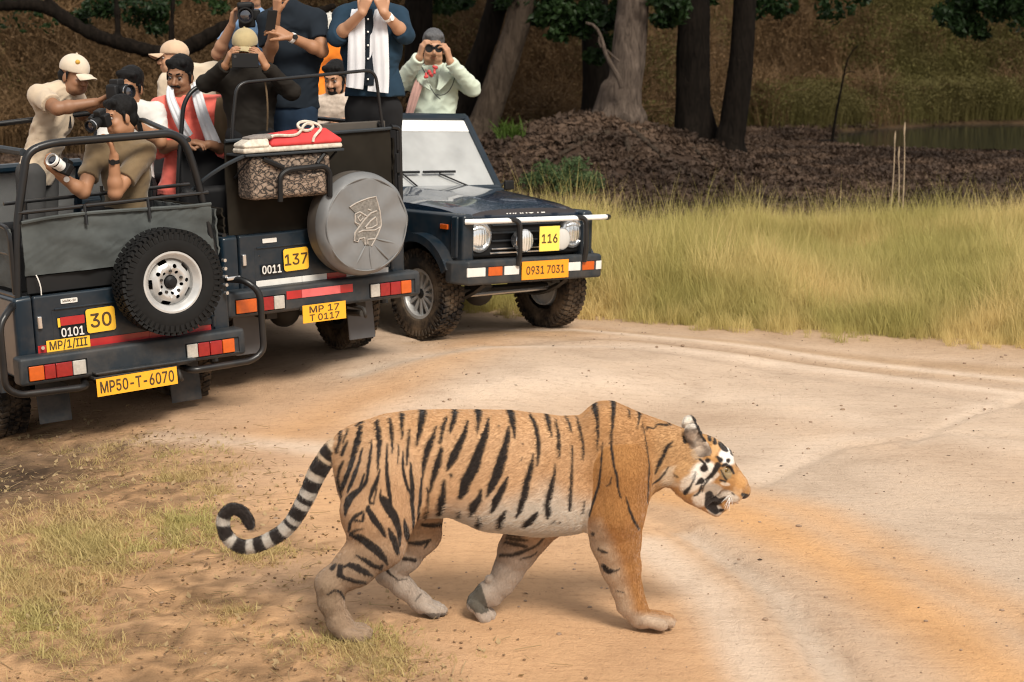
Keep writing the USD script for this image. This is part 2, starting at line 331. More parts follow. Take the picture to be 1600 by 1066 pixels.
pale = np.maximum.reduce([band([(-40, 690), (240, 668), (420, 690), (500, 700)], .16, .16, 81), band([(640, 535), (900, 527), (1200, 552), (1650, 600)], .07, .08, 82), band([(560, 600), (760, 566), (1000, 556), (1300, 580), (1650, 622)], .10, .1, 83), .8 * band([(1430, 690), (1520, 640), (1640, 600)], .10, .10, 84), .7 * band([(1180, 745), (1290, 690), (1480, 668), (1640, 680)], .13, .12, 85), .8 * band([(640, 650), (900, 612), (1200, 628), (1640, 700)], .25, .3, 86), band([(1010, 850), (1110, 930), (1200, 1090)], .12, .1, 87), band([(1080, 830), (1220, 930), (1330, 1090)], .07, .07, 88)])
R0 = np.array([.525, .385, .275]); col = np.tile(R0, (len(x_), 1))
def blend(c, m): return col * (1 - m[:, None]) + np.asarray(c) * m[:, None]
col = blend((.55, .345, .205), np.clip(orange * .0 + smooth01(.9, -.1, sdist(verge_poly, x_, y_) - 1.2) * .8, 0, 1))
col = blend((.55, .435, .335), np.clip(grey * .5, 0, 1))
col = blend((.62, .345, .155), np.clip(orange * .92, 0, 1))
col = blend((.40, .265, .155), np.clip(tan * .8, 0, 1)); col = blend((.66, .52, .40), np.clip(pale * .8, 0, 1))
col = blend((.32, .185, .088), verge * (.80 + .2 * wob2.clip(-1, 1)))
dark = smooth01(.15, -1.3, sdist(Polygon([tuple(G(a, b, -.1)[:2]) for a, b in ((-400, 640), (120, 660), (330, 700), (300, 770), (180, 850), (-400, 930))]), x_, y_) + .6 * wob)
col = blend((.070, .045, .028), np.maximum(verge * dark * .98, dark * .55))  # dark soil tone that also paints in the shade under and beside the jeep
mott = meshkit.fbm(np.c_[x_ * 15, y_ * 12, 0 * x_], 3, 71); col = np.where(near_[:, None], col * (1 + (verge * .9)[:, None] * (mott - .50)[:, None] * 1.9), col)
litter = smooth01(19.5, 21.5, y_ + .8 * wob)
col = blend((.045, .028, .019), litter)
hillm = smooth01(31, 38, y_) ; col = blend((.050, .031, .016), hillm)
gv = smooth01(.2, -.6, sd_f) * (y_ < 22); col = blend((.26, .19, .08), gv * .9)
# ruts: shallow grooves pressed by tyres, in relief
rut = np.zeros_like(x_)
for px, w in (([(1030, 820), (1130, 890), (1235, 985), (1320, 1090)], .022), ([(1052, 818), (1156, 888), (1264, 983), (1352, 1090)], .022), ([(1075, 816), (1182, 886), (1292, 981), (1384, 1090)], .022), ([(640, 556), (800, 538), (1000, 540), (1250, 566), (1640, 606)], .05), ([(1190, 760), (1310, 700), (1480, 676), (1640, 690)], .04), ([(1400, 700), (1510, 650), (1640, 612)], .04), ([(1000, 790), (1120, 860), (1230, 960), (1330, 1090)], .05), ([(1040, 800), (1160, 880), (1290, 1000), (1370, 1090)], .04), ([(780, 560), (950, 556), (1200, 580), (1640, 640)], .09), ([(560, 600), (760, 562), (950, 540), (1250, 566), (1640, 612)], .09)):
    d = shapely.distance(points_(x_, y_), line_px(px)); rut += np.exp(-(d / w) ** 2) * (.5 + .5 * meshkit.noise(P_ * 2, 51))
col = col * (1 - .13 * np.clip(rut, 0, 1.2) * (verge < .5))[:, None]
GZ = GZ - .018 * rut.reshape(GZ.shape) + ((.035 * (meshkit.fbm(P_ * 4.5, 4, 61) - .5) + .05 * (meshkit.fbm(P_ * [11, 9, 1], 3, 63) - .5)) * verge + .006 * (meshkit.fbm(P_ * 9, 3, 62) - .5) * near_).reshape(GZ.shape)
for a_, b_ in ((545, 1000), (668, 962), (1030, 980), (758, 970)):
    q_ = G(a_, b_); w_ = np.exp(-(((x_ - q_[0]) / .16) ** 2 + ((y_ - q_[1]) / .12) ** 2) ** 2).reshape(GZ.shape); GZ = GZ * (1 - w_) + -.006 * w_
nx, ny = GX.shape; id_ = np.arange(nx * ny).reshape(nx, ny)
quad = np.stack([id_[:-1, :-1], id_[1:, :-1], id_[1:, 1:], id_[:-1, 1:]], -1).reshape(-1, 4)
V_ = np.stack([x_, y_, GZ.ravel()], 1)
qc = quad[:, 0]; qy, qx = y_[qc], x_[qc]
kind_ = np.where(sd_v[qc] < 0, 1, 0); kind_ = np.where((sd_f[qc] < 0) | (qy > 21), 2, kind_); kind_ = np.where(qy > 33.2 + 11.5 * smooth01(2, 7, qx), 3, kind_)
nt = usdkit.material(stage, '/World/Looks/soil', {
    'a': ('attribute', {'attribute': 'col'}), 'g': ('geometry', {}), 'p': ('principled_bsdf', {'roughness': .95, 'specular_ior_level': .15}),
    'n1': ('noise_texture', {'scale': 1.3, 'detail': 8.0, 'roughness': .65, 'distortion': .6}), 'r1': ('rgb_ramp', {'ramp': [(.3, (.80, .78, .76)), (.52, (1, 1, 1)), (.75, (1.10, 1.08, 1.05))]}),
    'n2': ('noise_texture', {'scale': 26.0, 'detail': 8.0, 'roughness': .72}), 'r2': ('rgb_ramp', {'ramp': [(.28, (.62, .58, .55)), (.46, (1, 1, 1)), (.72, (1.08, 1.08, 1.08))]}),
    'map': ('mapping', {'scale': (2.0, 11.0, 1.0), 'rotation': (0, 0, .25)}), 'n4': ('noise_texture', {'scale': 1.8, 'detail': 7.0, 'roughness': .7}), 'r4': ('rgb_ramp', {'ramp': [(.30, (.74, .70, .67)), (.5, (1, 1, 1))]}),
    'v': ('voronoi_texture', {'scale': 22.0, 'randomness': 1.0}), 'rv': ('rgb_ramp', {'ramp': [(.0, (.35, .3, .28)), (.075, (.5, .45, .42)), (.12, (1, 1, 1))]}), 'vn': ('noise_texture', {'scale': 3.1, 'detail': 3.0}), 'vr': ('rgb_ramp', {'ramp': [(.52, (0,) * 3), (.62, (1,) * 3)]}),
    'm1': ('mix', {'mix_type': 'multiply', 'fac': .9}), 'm2': ('mix', {'mix_type': 'multiply', 'fac': .75}), 'm4': ('mix', {'mix_type': 'multiply', 'fac': .55}), 'm3': ('mix', {'mix_type': 'multiply'}),
    'n3': ('noise_texture', {'scale': 75.0, 'detail': 6.0, 'roughness': .7}), 'ad': ('math', {'math_type': 'add'}), 'b': ('bump', {'strength': .8, 'distance': .02})},
    [('g.position', 'n1.vector'), ('g.position', 'n2.vector'), ('g.position', 'n3.vector'), ('g.position', 'v.vector'), ('g.position', 'vn.vector'), ('g.position', 'map.vector'), ('map.vector', 'n4.vector'), ('n1.fac', 'r1.fac'), ('n2.fac', 'r2.fac'), ('n4.fac', 'r4.fac'), ('v.distance', 'rv.fac'), ('vn.fac', 'vr.fac'),
     ('a.color', 'm1.color1'), ('r1.color', 'm1.color2'), ('m1.color', 'm2.color1'), ('r2.color', 'm2.color2'), ('m2.color', 'm4.color1'), ('r4.color', 'm4.color2'), ('m4.color', 'm3.color1'), ('rv.color', 'm3.color2'), ('vr.color', 'm3.fac'), ('m3.color', 'p.base_color'),
     ('n3.fac', 'ad.value1'), ('n2.fac', 'ad.value2'), ('ad.value', 'b.height'), ('b.normal', 'p.normal')], surface='p.BSDF')
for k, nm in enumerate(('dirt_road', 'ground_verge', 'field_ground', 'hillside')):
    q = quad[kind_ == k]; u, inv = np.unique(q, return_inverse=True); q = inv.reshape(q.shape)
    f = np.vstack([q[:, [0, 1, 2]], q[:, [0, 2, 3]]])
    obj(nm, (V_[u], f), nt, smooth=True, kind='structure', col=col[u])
# water
wm = usdkit.material(stage, '/World/Looks/pool_water', {'p': ('principled_bsdf', {'base_color': (.008, .009, .007), 'roughness': .06, 'ior': 1.33}), 'g': ('geometry', {}), 'mp': ('mapping', {'scale': (2.0, 5.0, 1)}), 'n': ('noise_texture', {'scale': 1.4, 'detail': 3.0}), 'b': ('bump', {'strength': .05, 'distance': .05})},
    [('g.position', 'mp.vector'), ('mp.vector', 'n.vector'), ('n.fac', 'b.height'), ('b.normal', 'p.normal')], surface='p.BSDF')
wp = Polygon(POOL).buffer(.5)
wv, wf = trimesh.creation.triangulate_polygon(wp, engine='earcut')
obj('pool_water', (np.c_[wv, np.full(len(wv), .0)], wf), wm, smooth=True, kind='structure')

# ---------------------------------------------------------------- grass, litter, scrub
def leafmat(name, c1, c2, c3, rough=.7, trans=.35):
    nodes = {'o': ('object_info', {}), 'g': ('geometry', {}), 'r': ('rgb_ramp', {'ramp': [(0, c1), (.5, c2), (1, c3)]}), 'ad': ('math', {'math_type': 'add'}), 'fr': ('math', {'math_type': 'fraction'}), 'p': ('principled_bsdf', {'roughness': rough, 'specular_ior_level': .2}),
             'nz': ('noise_texture', {'scale': .9, 'detail': 3.0}), 'h': ('math', {'math_type': 'multiply_add', 'value2': .45}), 'nm': ('math', {'math_type': 'multiply_add', 'value2': 1.5, 'value3': -.62, 'use_clamp': True}), 't': ('translucent_bsdf', {}), 'mx': ('mix_closure', {'fac': trans})}
    links = [('g.random_per_island', 'h.value1'), ('g.position', 'nz.vector'), ('nz.fac', 'nm.value1'), ('nm.value', 'h.value3'), ('h.value', 'r.fac'), ('r.color', 'p.base_color'), ('r.color', 't.color'), ('p.BSDF', 'mx.closure1'), ('t.BSDF', 'mx.closure2')]
    for k in ('o', 'ad', 'fr'): nodes.pop(k)
    LOOKS[name] = usdkit.material(stage, '/World/Looks/' + name, nodes, links, surface='mx.closure'); return LOOKS[name]
def blades(n, R, h, w, lean, r, seg=3):
    V, F = [], []
    for i in range(n):
        a, rr = r.uniform(0, 2 * np.pi), R * math.sqrt(r.uniform()); b = r.uniform(0, 2 * np.pi); H = h * r.uniform(.5, 1.1); ln = lean * r.uniform(.2, 1.2); ww = w * r.uniform(.6, 1.2); c = r.uniform(0, np.pi)
        base = np.array([rr * math.cos(a), rr * math.sin(a), -.02]); d = np.array([math.cos(b), math.sin(b), 0]); s = np.array([math.cos(c), math.sin(c), 0]) * ww / 2; k = len(V)
        for j in range(seg + 1):
            t = j / seg; p = base + d * ln * H * t ** 1.8 + np.array([0, 0, H * (t - .25 * ln * t * t)]); q = s * (1 - t) ** .7
            V += [p - q, p + q] if j < seg else [p]
        for j in range(seg - 1): F += [(k + 2 * j, k + 2 * j + 1, k + 2 * j + 3), (k + 2 * j, k + 2 * j + 3, k + 2 * j + 2)]
        F.append((k + 2 * seg - 2, k + 2 * seg - 1, k + 2 * seg))
    return trimesh.Trimesh(np.array(V), np.array(F), process=False)
def leaves(n, R, size, r, flat=.5, thick=.0, up=0.0, zlo=0):
    """n bent leaf shapes (two quads each) spread in a ball or a flat clump."""
    V, F = [], []
    for i in range(n):
        c = r.normal(size=3); c = c / np.linalg.norm(c) * R * r.uniform() ** .4; c[2] = c[2] * flat + up
        if zlo is not None and c[2] < zlo: c[2] = zlo + .01
        u = r.normal(size=3); u /= np.linalg.norm(u); v = np.cross(u, r.normal(size=3)); v /= np.linalg.norm(v); w = np.cross(u, v); L = size * r.uniform(.6, 1.3); k = len(V)
        V += [c - u * L / 2, c + v * L * .26, c + w * L * .06, c - v * L * .26, c + u * L / 2 - w * L * .1]
        F += [(k, k + 1, k + 2), (k, k + 2, k + 3), (k + 1, k + 4, k + 2), (k + 2, k + 4, k + 3)]
    return trimesh.Trimesh(np.array(V), np.array(F), process=False)
m_dry = leafmat('dry_grass_blade', (.38, .33, .11), (.68, .52, .235), (.86, .68, .40), trans=.35)
m_green = leafmat('short_green_blade', (.44, .32, .15), (.36, .33, .11), (.20, .26, .065), trans=.3)
m_straw = leafmat('straw', (.35, .25, .13), (.45, .34, .19), (.25, .17, .09))
m_soilc = leafmat('soil_clod', (.13, .080, .045), (.22, .14, .08), (.30, .20, .12), rough=.95, trans=0.0)
m_lit = leafmat('fallen_leaf', (.035, .022, .015), (.105, .066, .043), (.27, .19, .14), trans=.1)
m_scrub = leafmat('dry_scrub', (.090, .053, .024), (.150, .088, .040), (.140, .097, .036), trans=.2)
m_scrubg = leafmat('green_scrub', (.085, .070, .022), (.105, .093, .027), (.13, .10, .033), trans=.3)
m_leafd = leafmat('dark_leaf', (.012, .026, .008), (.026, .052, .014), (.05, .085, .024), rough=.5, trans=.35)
r = np.random.default_rng(3)
# tall dry grass of the field on the right
tufts = [cat_([blades(34, .14, h, .009, .6, r), blades(16, .15, h * .5, .010, .9, r, 2)]) for h in (.34, .44, .54, .40)] + [cat_([blades(16, .12, .78, .006, .4, r), blades(14, .13, .4, .008, .8, r)])]
N = 26000; x = r.uniform(-6, 14, N * 2); y = 14 + (r.uniform(0, 1, N * 2) ** 1.1) * 9.0
s = sdist(field_poly, x, y); edge = 20.3 + 1.5 * (meshkit.fbm(np.stack([x * .5, y * 0, y * 0], 1), 3, 4)) 
vis = (np.abs(x) < y * .34 + .8) & (x > -5.5)
keep = (s < -.05 - .25 * r.uniform(size=len(x)) ** 2) & (y < edge) & vis & ~((x < 2.2 - .0 * y) & (y > 19.5) & (r.uniform(size=len(x)) < .3))
out_ = (s > -.1) & (s < .45 * r.uniform(size=len(s)) ** 3) & vis & (r.uniform(size=len(s)) < .5) & (y < 20)
x, y, s = np.r_[x[keep][:N], x[out_]], np.r_[y[keep][:N], y[out_]], np.r_[s[keep][:N], s[out_] * .0 + .35]
nz = .65 * meshkit.fbm(np.stack([x * .6, y * .6, 0 * x], 1), 3, 9) + .35 * meshkit.fbm(np.stack([x * 2.2, y * 2.2, 0 * x], 1), 2, 10)
sc = (.22 + 1.5 * nz) * r.uniform(.8, 1.15, len(x)) * np.clip(.55 + .5 * -s, .32, 1.0)
wh = np.where(r.uniform(size=len(x)) < .08, 4, r.integers(0, 4, len(x)))
instancer('field_grass', tufts, [m_dry] * 5, np.c_[x, y, terrain(x, y)], sc, r.uniform(0, 6.28, len(x)), wh, label='tall dry yellow grass filling the field beside the dirt road', cat='grass')
# short grass and straw on the verge at the lower left
short = [blades(16, .08, .055, .008, 1.1, r, 2), blades(16, .09, .09, .008, 1.2, r, 2), blades(12, .10, .035, .007, 1.3, r, 2)]
spots = [(90, 850, 130, 46, 1.0), (40, 930, 130, 60, .9), (160, 860, 70, 40, 1), (60, 800, 60, 10, .25), (300, 745, 60, 14, .5), (330, 775, 50, 10, .5), (290, 830, 60, 30, .8), (400, 870, 60, 16, .6), (560, 1020, 90, 30, .5), (360, 960, 40, 20, .35), (340, 735, 60, 10, .4), (230, 700, 90, 20, .25), (60, 1010, 120, 50, .5), (600, 1050, 60, 30, .4), (170, 680, 90, 12, .25)]
xs, ys, ss, ww = [], [], [], []
for px, py, sx, sy, dens in spots:
    n = int(150 * dens * (sx * sy / 3000) ** .5 * 2.4); a = r.normal(size=(n, 2)) * .5
    q = np.array([G(px + i * sx, py + j * sy, -.02)[:2] for i, j in a]); xs.append(q[:, 0]); ys.append(q[:, 1]); ss.append(r.uniform(.5, 1.15, n) * (.6 + .5 * dens)); ww.append(np.full(n, dens))
n = 2600; q = np.c_[r.uniform(-3.6, 0, n), r.uniform(5.3, 12, n)]; k = sdist(verge_poly, q[:, 0], q[:, 1]) < -.1 + .3 * r.normal(size=n); k &= meshkit.fbm(np.c_[q * 2.2, 0 * q[:, 0]], 3, 17) > .50; q = q[k]
xs.append(q[:, 0]); ys.append(q[:, 1]); ss.append(r.uniform(.3, .7, len(q))); x, y, sc = np.concatenate(xs), np.concatenate(ys), np.concatenate(ss)
instancer('verge_grass', short, [m_green] * 3, np.c_[x, y, terrain(x, y)], sc, r.uniform(0, 6.28, len(x)), r.choice(3, len(x), p=[.5, .3, .2]), label='short thin green grass on the bare soil of the verge', cat='grass')
lit = [cat_([tube([(0, 0, .004), (r.uniform(.02, .09), r.uniform(-.02, .02), .012)], .0014, 3)]) for _ in range(2)] + [leaves(1, .001, .03, r, .2) for _ in range(2)] + [blades(5, .05, .03, .003, 3.0, r, 2)] + [trimesh.Trimesh(np.array(trimesh.creation.icosphere(1).vertices) * [.0055, .0045, .003] * (1 + .5 * r.normal(size=(42, 1)) * .4), trimesh.creation.icosphere(1).faces, process=False) for _ in range(2)]
n = 14000; q = np.c_[r.uniform(-4.2, 1, n), r.uniform(4.8, 12.5, n)]; q = q[sdist(verge_poly, q[:, 0], q[:, 1]) < .15 + .2 * r.normal(size=n)]
instancer('verge_straw', lit, [m_straw] * 5 + [m_soilc] * 2, np.c_[q, terrain(q[:, 0], q[:, 1]) + .006], r.uniform(.6, 1.5, len(q)), r.uniform(0, 6.28, len(q)), r.choice(7, len(q), p=[.12, .12, .12, .12, .2, .16, .16]), label='bits of straw, dead leaf and soil crumbs scattered over the verge', cat='straw')
def clod(r, s=1.0, n=1):
    m = trimesh.creation.icosphere(n); v = m.vertices; v = v * (.7 + .6 * meshkit.noise(v * 1.7 + r.uniform(0, 50, 3), 1))[:, None] * [1, .8, .55]; return trimesh.Trimesh(v * s, m.faces, process=False)
m_peb = leafmat('pebble', (.22, .15, .10), (.34, .25, .18), (.12, .07, .045), rough=.95, trans=0.0)
n = 1900; q = np.c_[r.uniform(-3.5, 5, n), 5 + 12.5 * r.uniform(size=n)]; q = q[(sdist(field_poly, q[:, 0], q[:, 1]) > .05)]
sz = np.minimum(.0025 + r.exponential(.0032, len(q)), .017)
instancer('road_pebbles', [clod(r) for _ in range(4)] + [leaves(1, .001, 2.6, r, .2)], [m_peb] * 4 + [m_lit], np.c_[q, terrain(q[:, 0], q[:, 1]) + .002], sz, r.uniform(0, 6.28, len(q)), r.choice(5, len(q), p=[.2, .2, .2, .2, .2]), label='small pebbles, clods and leaf bits strewn over the dirt road', cat='pebbles')
# fallen leaves between the field and the hill
lp = [leaves(34, .34, .10, r, .12) for _ in range(4)]; n = 10500
q = np.c_[r.uniform(-12, 17, n), 20.6 + 24 * r.uniform(size=n) ** 1.2]; q = q[~shapely.contains_xy(pool_poly.buffer(.05), q[:, 0], q[:, 1]) & (np.abs(q[:, 0]) < q[:, 1] * .33 + 1)]
instancer('leaf_litter', lp, [m_lit] * 4, np.c_[q, terrain(q[:, 0], q[:, 1]) + .01], r.uniform(.7, 1.3, len(q)), r.uniform(0, 6.28, len(q)), r.integers(0, 4, len(q)), label='brown fallen leaves covering the ground under the trees', cat='leaf litter')
# dry scrub on the hillside
def bush(r, n, hh):
    tw = [tube(smoothpath([(0, 0, 0), (r.normal() * .12, r.normal() * .12, hh * .5), (r.normal() * .32, r.normal() * .32, hh * r.uniform(.8, 1.1))], 5), np.linspace(.012, .004, 5), 3, False) for _ in range(14)]
    l = leaves(n, .5, .06, r, .9, up=hh * .55, zlo=.02); b = blades(70, .5, hh * 1.0, .012, .35, r, 2); return cat_(tw + [l, b])
bs = [bush(r, 260, .9), bush(r, 280, .75), bush(r, 240, 1.15), bush(r, 380, .8)]
n = 18500; Yb = 32 + 42 * r.uniform(size=n) ** 1.5; Xb = r.uniform(-1, 1, n) * (Yb * .40 + 3); k = Yb > 33.0 + 11.4 * smooth01(2, 7, Xb) - .3 * r.uniform(size=n); k &= ~shapely.contains_xy(pool_poly.buffer(.3), Xb, Yb); Xb, Yb = Xb[k], Yb[k]
xb = r.uniform(5.5, 24, 1500); yb = r.uniform(39.5, 51, 1500); sb = sdist(pool_poly, xb, yb); k = (sb > .15) & (sb < 6) & (yb > 38 + .45 * np.minimum(xb, 13)); Xb, Yb = np.r_[Xb, xb[k]], np.r_[Yb, yb[k]]
gm = meshkit.fbm(np.stack([Xb * .28, Yb * .12, 0 * Xb], 1), 3, 33) + .10 * smooth01(-2, 6, Xb) + .004 * (Yb - 40)
instancer('hillside_scrub', bs, [m_scrub] * 3 + [m_scrubg], np.c_[Xb, Yb, terrain(Xb, Yb, False)], r.uniform(.55, 1.25, len(Xb)), r.uniform(0, 6.28, len(Xb)), np.where(gm + .1 * r.normal(size=len(Xb)) > .66, 3, r.integers(0, 3, len(Xb))), label='dry brown scrub with green patches covering the hillside', cat='scrub')
# ---------------------------------------------------------------- trees, bush, stems
def barkmat(name, c1, c2, sc=1.0):
    LOOKS[name] = usdkit.material(stage, '/World/Looks/' + name, {'tc': ('texture_coordinate', {}), 'mp': ('mapping', {'scale': (7 * sc, 7 * sc, 1.6 * sc)}), 'n': ('noise_texture', {'scale': 2.2, 'detail': 8.0, 'roughness': .7, 'distortion': .8}), 'r': ('rgb_ramp', {'ramp': [(.3, c1), (.62, c2)]}), 'b': ('bump', {'strength': .9, 'distance': .05}), 'p': ('principled_bsdf', {'roughness': .95, 'specular_ior_level': .06})},
        [('tc.object', 'mp.vector'), ('mp.vector', 'n.vector'), ('n.fac', 'r.fac'), ('r.color', 'p.base_color'), ('n.fac', 'b.height'), ('b.normal', 'p.normal')], surface='p.BSDF'); return LOOKS[name]
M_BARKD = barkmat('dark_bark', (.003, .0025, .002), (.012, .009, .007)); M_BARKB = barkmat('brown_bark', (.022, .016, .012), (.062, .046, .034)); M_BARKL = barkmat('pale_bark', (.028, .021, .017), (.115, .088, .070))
rt = np.random.default_rng(12)
def trunk_mesh(pts, rad, flare=1.05, roots=6, h=.035, seed=0, extra=()):
    P = smoothpath(pts, 14); R_ = np.interp(np.linspace(0, 1, 14), np.linspace(0, 1, len(rad)), rad); b = Blob(.12).chain(P, R_, k=.015); rr = np.random.default_rng(seed)
    for i in range(roots):
        a = rr.uniform(0, 6.28); L = rad[0] * rr.uniform(1.3, 2.1) * flare / 1.5; d = np.array([math.cos(a), math.sin(a), 0]); q = P[0] + d * L; q[2] = ground(q[0], q[1]) - .05
        b.bone(P[0] + d * rad[0] * .45 + [0, 0, rad[0] * 1.9], P[0] + d * rad[0] * 1.15 + [0, 0, .10], rad[0] * .38, rad[0] * .30).bone(P[0] + d * rad[0] * 1.15 + [0, 0, .10], q, rad[0] * .30, rad[0] * .12)
    for e in extra: b.chain(e[0], e[1])
    return b.mesh(h, warp=lambda X: .05 * (meshkit.fbm(X * [5, 5, 1.4] + seed, 4, seed) - .5) * 1.2, smooth=1)
def crown_mesh(balls, size=.15, seed=0):
    rr = np.random.default_rng(seed); L = []
    for c, R_, n in balls:
        k = max(1, n // 90)
        for i in range(k):
            o = rr.normal(size=3); o = o / np.linalg.norm(o) * R_ * rr.uniform(.25, 1) ** .6; m = leaves(n // k, R_ * .30 + .1, size, rr, .75, zlo=None); m.apply_translation(np.asarray(c) + o * [1, 1, .8]); L.append(m)
    return cat_(L)
def tree(name, label, base, top, rad, m, Y, droop=(), crown=((0, 0, 1.5, 3.2, 2600),), seed=0, roots=6, group=None, extra=()):
    """base, top: pixels of the trunk's foot and of where it leaves the picture."""
    p1 = U(top[0], top[1], Y); bx_ = U(base[0], base[1], Y)[0]; zb = ground(bx_, Y) - .1; p0 = np.array([bx_, Y, zb]); d = (p1 - p0) / max(p1[2] - p0[2], .1)
    pts = [p0, (p0 + p1) / 2 + [rt.normal() * .05, rt.normal() * .05, 0], p1, p1 + d * 2.2 + [rt.normal() * .3, 0, 0], p1 + d * 4.2 + [rt.normal() * .5, rt.normal() * .5, 0]]
    t = thing(name, label, 'tree', group); end = pts[-1]
    lm = [([pts[3], end + np.array([math.cos(a) * 1.8, math.sin(a) * 1.8, .3])], [rad * .45, rad * .16]) for a in (.5, 2.6, 4.6)]
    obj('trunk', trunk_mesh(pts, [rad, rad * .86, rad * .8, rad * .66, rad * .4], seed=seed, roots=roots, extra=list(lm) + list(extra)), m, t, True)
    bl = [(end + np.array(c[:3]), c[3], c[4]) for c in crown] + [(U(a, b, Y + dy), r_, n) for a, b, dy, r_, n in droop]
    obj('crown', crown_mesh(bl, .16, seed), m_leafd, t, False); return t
TR = 'trees along the foot of the hill'
tree('tree', 'dark trunked tree half hidden behind the man in blue shirt and white scarf', (655, 230), (655, 0), .30, M_BARKD, 33, seed=1, droop=[(700, -6, 0, .5, 260), (720, 12, -.5, .3, 120)])
tree('tree', 'dark leaning tree just right of the person with binoculars', (705, 235), (775, 10), .22, M_BARKD, 31, seed=2, droop=[(770, -12, 0, .5, 260)])
tree('tree', 'brown trunked tree leaning right above the dusty windscreen', (742, 240), (818, 0), .25, M_BARKB, 29.2, seed=3, droop=[(850, -10, 0, .6, 320)])
tree('tree', 'dark tree standing right behind the pale trunk on the mound', (918, 225), (930, 0), .26, M_BARKD, 30.2, seed=4, droop=[(885, 12, -1, .45, 420), (905, 45, -1, .40, 380), (935, 72, -1, .28, 220), (870, -5, -1, .5, 380), (950, 25, -1.2, .3, 220), (920, 22, -1.1, .5, 420)])
t4 = tree('tree', 'pale grey trunked tree rooted on top of the earth mound', (966, 205), (990, 0), .29, M_BARKL, 28.1, seed=5, droop=[(1030, -4, 0, .5, 300), (1045, 20, .2, .25, 120)], roots=8, extra=[([U(990, 185, 28.0), U(985, 110, 27.95), U(975, 40, 28.0)], [.13, .10, .06])])
tree('tree', 'thick dark upright tree right of the earth mound', (1087, 225), (1084, 0), .30, M_BARKD, 28.8, seed=6, droop=[(1030, 6, .3, .4, 260), (1040, 30, .2, .22, 120), (1118, -5, .5, .4, 200)])
tree('tree', 'dark slanting tree right beside the thick upright trunk', (1135, 235), (1165, 0), .22, M_BARKD, 28.4, seed=7, droop=[(1200, -14, .6, .6, 260), (1300, -22, 1, .8, 360)])
tree('tree', 'leafy tree out of frame whose dark green foliage hangs at the upper right', (1780, 240), (1760, 0), .3, M_BARKD, 31, seed=8, droop=[(1500, -6, -1, .55, 460), (1530, 14, -1, .50, 420), (1555, -4, -1, .5, 420), (1510, 28, -1, .28, 200), (1540, 44, -1, .24, 180), (1580, 0, -1, .5, 320), (1455, -6, -1, .25, 140), (1660, -10, -.5, 1.0, 600)])
limb = smoothpath([U(a, b, 25.5) for a, b in ((-220, 190), (-160, 60), (-60, 18), (20, 8), (70, 12), (110, 34), (160, 60), (210, 73), (260, 84), (310, 66), (345, 46), (420, 30), (520, 10))], 40)
tl_ = thing('tree', 'tree with a long drooping limb arching across the upper left', 'tree')
lb = Blob(.05).chain(limb, np.interp(np.linspace(0, 1, 40), [0, .25, .5, .75, 1], [.30, .055, .085, .10, .05])); b0 = U(-240, 200, 25.5)
lb.bone((b0[0], 25.5, ground(b0[0], 25.5) - .1), limb[0], .36, .3).bone(limb[0], limb[0] + [-.4, 0, 4.5], .3, .2)
for a, b_, c in (((185, 66), (183, 20), (178, -30)), ((268, 82), (268, 40), (272, -20)), ((110, 34), (85, 10), (60, -20)), ((160, 60), (140, 44), (118, 40))):
    lb.chain([U(*a, 25.5), U(*b_, 25.5), U(*c, 25.5)], [.05, .035, .03])
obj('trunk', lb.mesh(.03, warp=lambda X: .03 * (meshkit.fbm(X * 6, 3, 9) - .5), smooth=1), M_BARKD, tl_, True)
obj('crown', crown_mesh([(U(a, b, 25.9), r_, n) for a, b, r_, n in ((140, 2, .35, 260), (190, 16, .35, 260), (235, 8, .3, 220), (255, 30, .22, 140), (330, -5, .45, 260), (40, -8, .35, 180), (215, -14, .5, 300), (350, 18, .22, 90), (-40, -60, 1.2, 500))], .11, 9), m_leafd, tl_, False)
# dead branch, roots, bush, fern, stems
db = thing('dead_branch', 'pale bare dead branch leaning against the pale trunk', 'branch')
obj('stem', cat_([tube(smoothpath([U(a, b, 27.6) for a, b in L], 12), w, 6) for L, w in (([(915, 36), (930, 42), (938, 55), (945, 80), (957, 105), (972, 138)], np.linspace(.022, .045, 12)),)]), M_BARKL, db, True)
obj('twig', tube(smoothpath([U(a, b, 27.6) for a, b in ((948, 78), (958, 88), (968, 96))], 6), .014, 5), M_BARKL, db, True); obj('twig', tube(smoothpath([U(a, b, 27.6) for a, b in ((938, 55), (936, 66), (940, 74))], 6), .018, 5), M_BARKL, db, True)
for i, L in enumerate(([(985, 205), (1010, 225), (1040, 250), (1075, 275)], [(1000, 205), (1050, 215), (1090, 240), (1125, 268)], [(950, 210), (900, 230), (850, 262)], [(1100, 225), (1140, 238), (1180, 262), (1230, 275)], [(975, 215), (985, 245), (990, 270)], [(930, 215), (880, 225), (820, 235)])):
    pts = []
    for a, b_ in L:
        Yq = 27.2; q = U(a, b_, Yq)
        for _ in range(6): q = U(a, b_, Yq); gz = ground(q[0], q[1]); Yq += (q[2] - gz) * 2.0 if abs(q[2] - gz) < 2 else 0
        pts.append(np.array([q[0], q[1], ground(q[0], q[1]) + .02]))
    obj('root', tube(smoothpath(pts, 14), np.linspace(.055, .022, 14), 6), M_BARKB, t4, True)
m_bush = leafmat('bush_leaf', (.050, .080, .030), (.085, .125, .055), (.13, .165, .085), trans=.3)
m_fern = leafmat('fern_leaf', (.050, .085, .012), (.075, .12, .02), (.12, .15, .03), trans=.35)
bs_ = thing('bush', 'round grey green bush behind the bonnet of the jeep numbered 116', 'bush'); bc = np.array([U(880, 300, 24.4)[0], 24.4, 0]); bc[2] = ground(bc[0], bc[1])
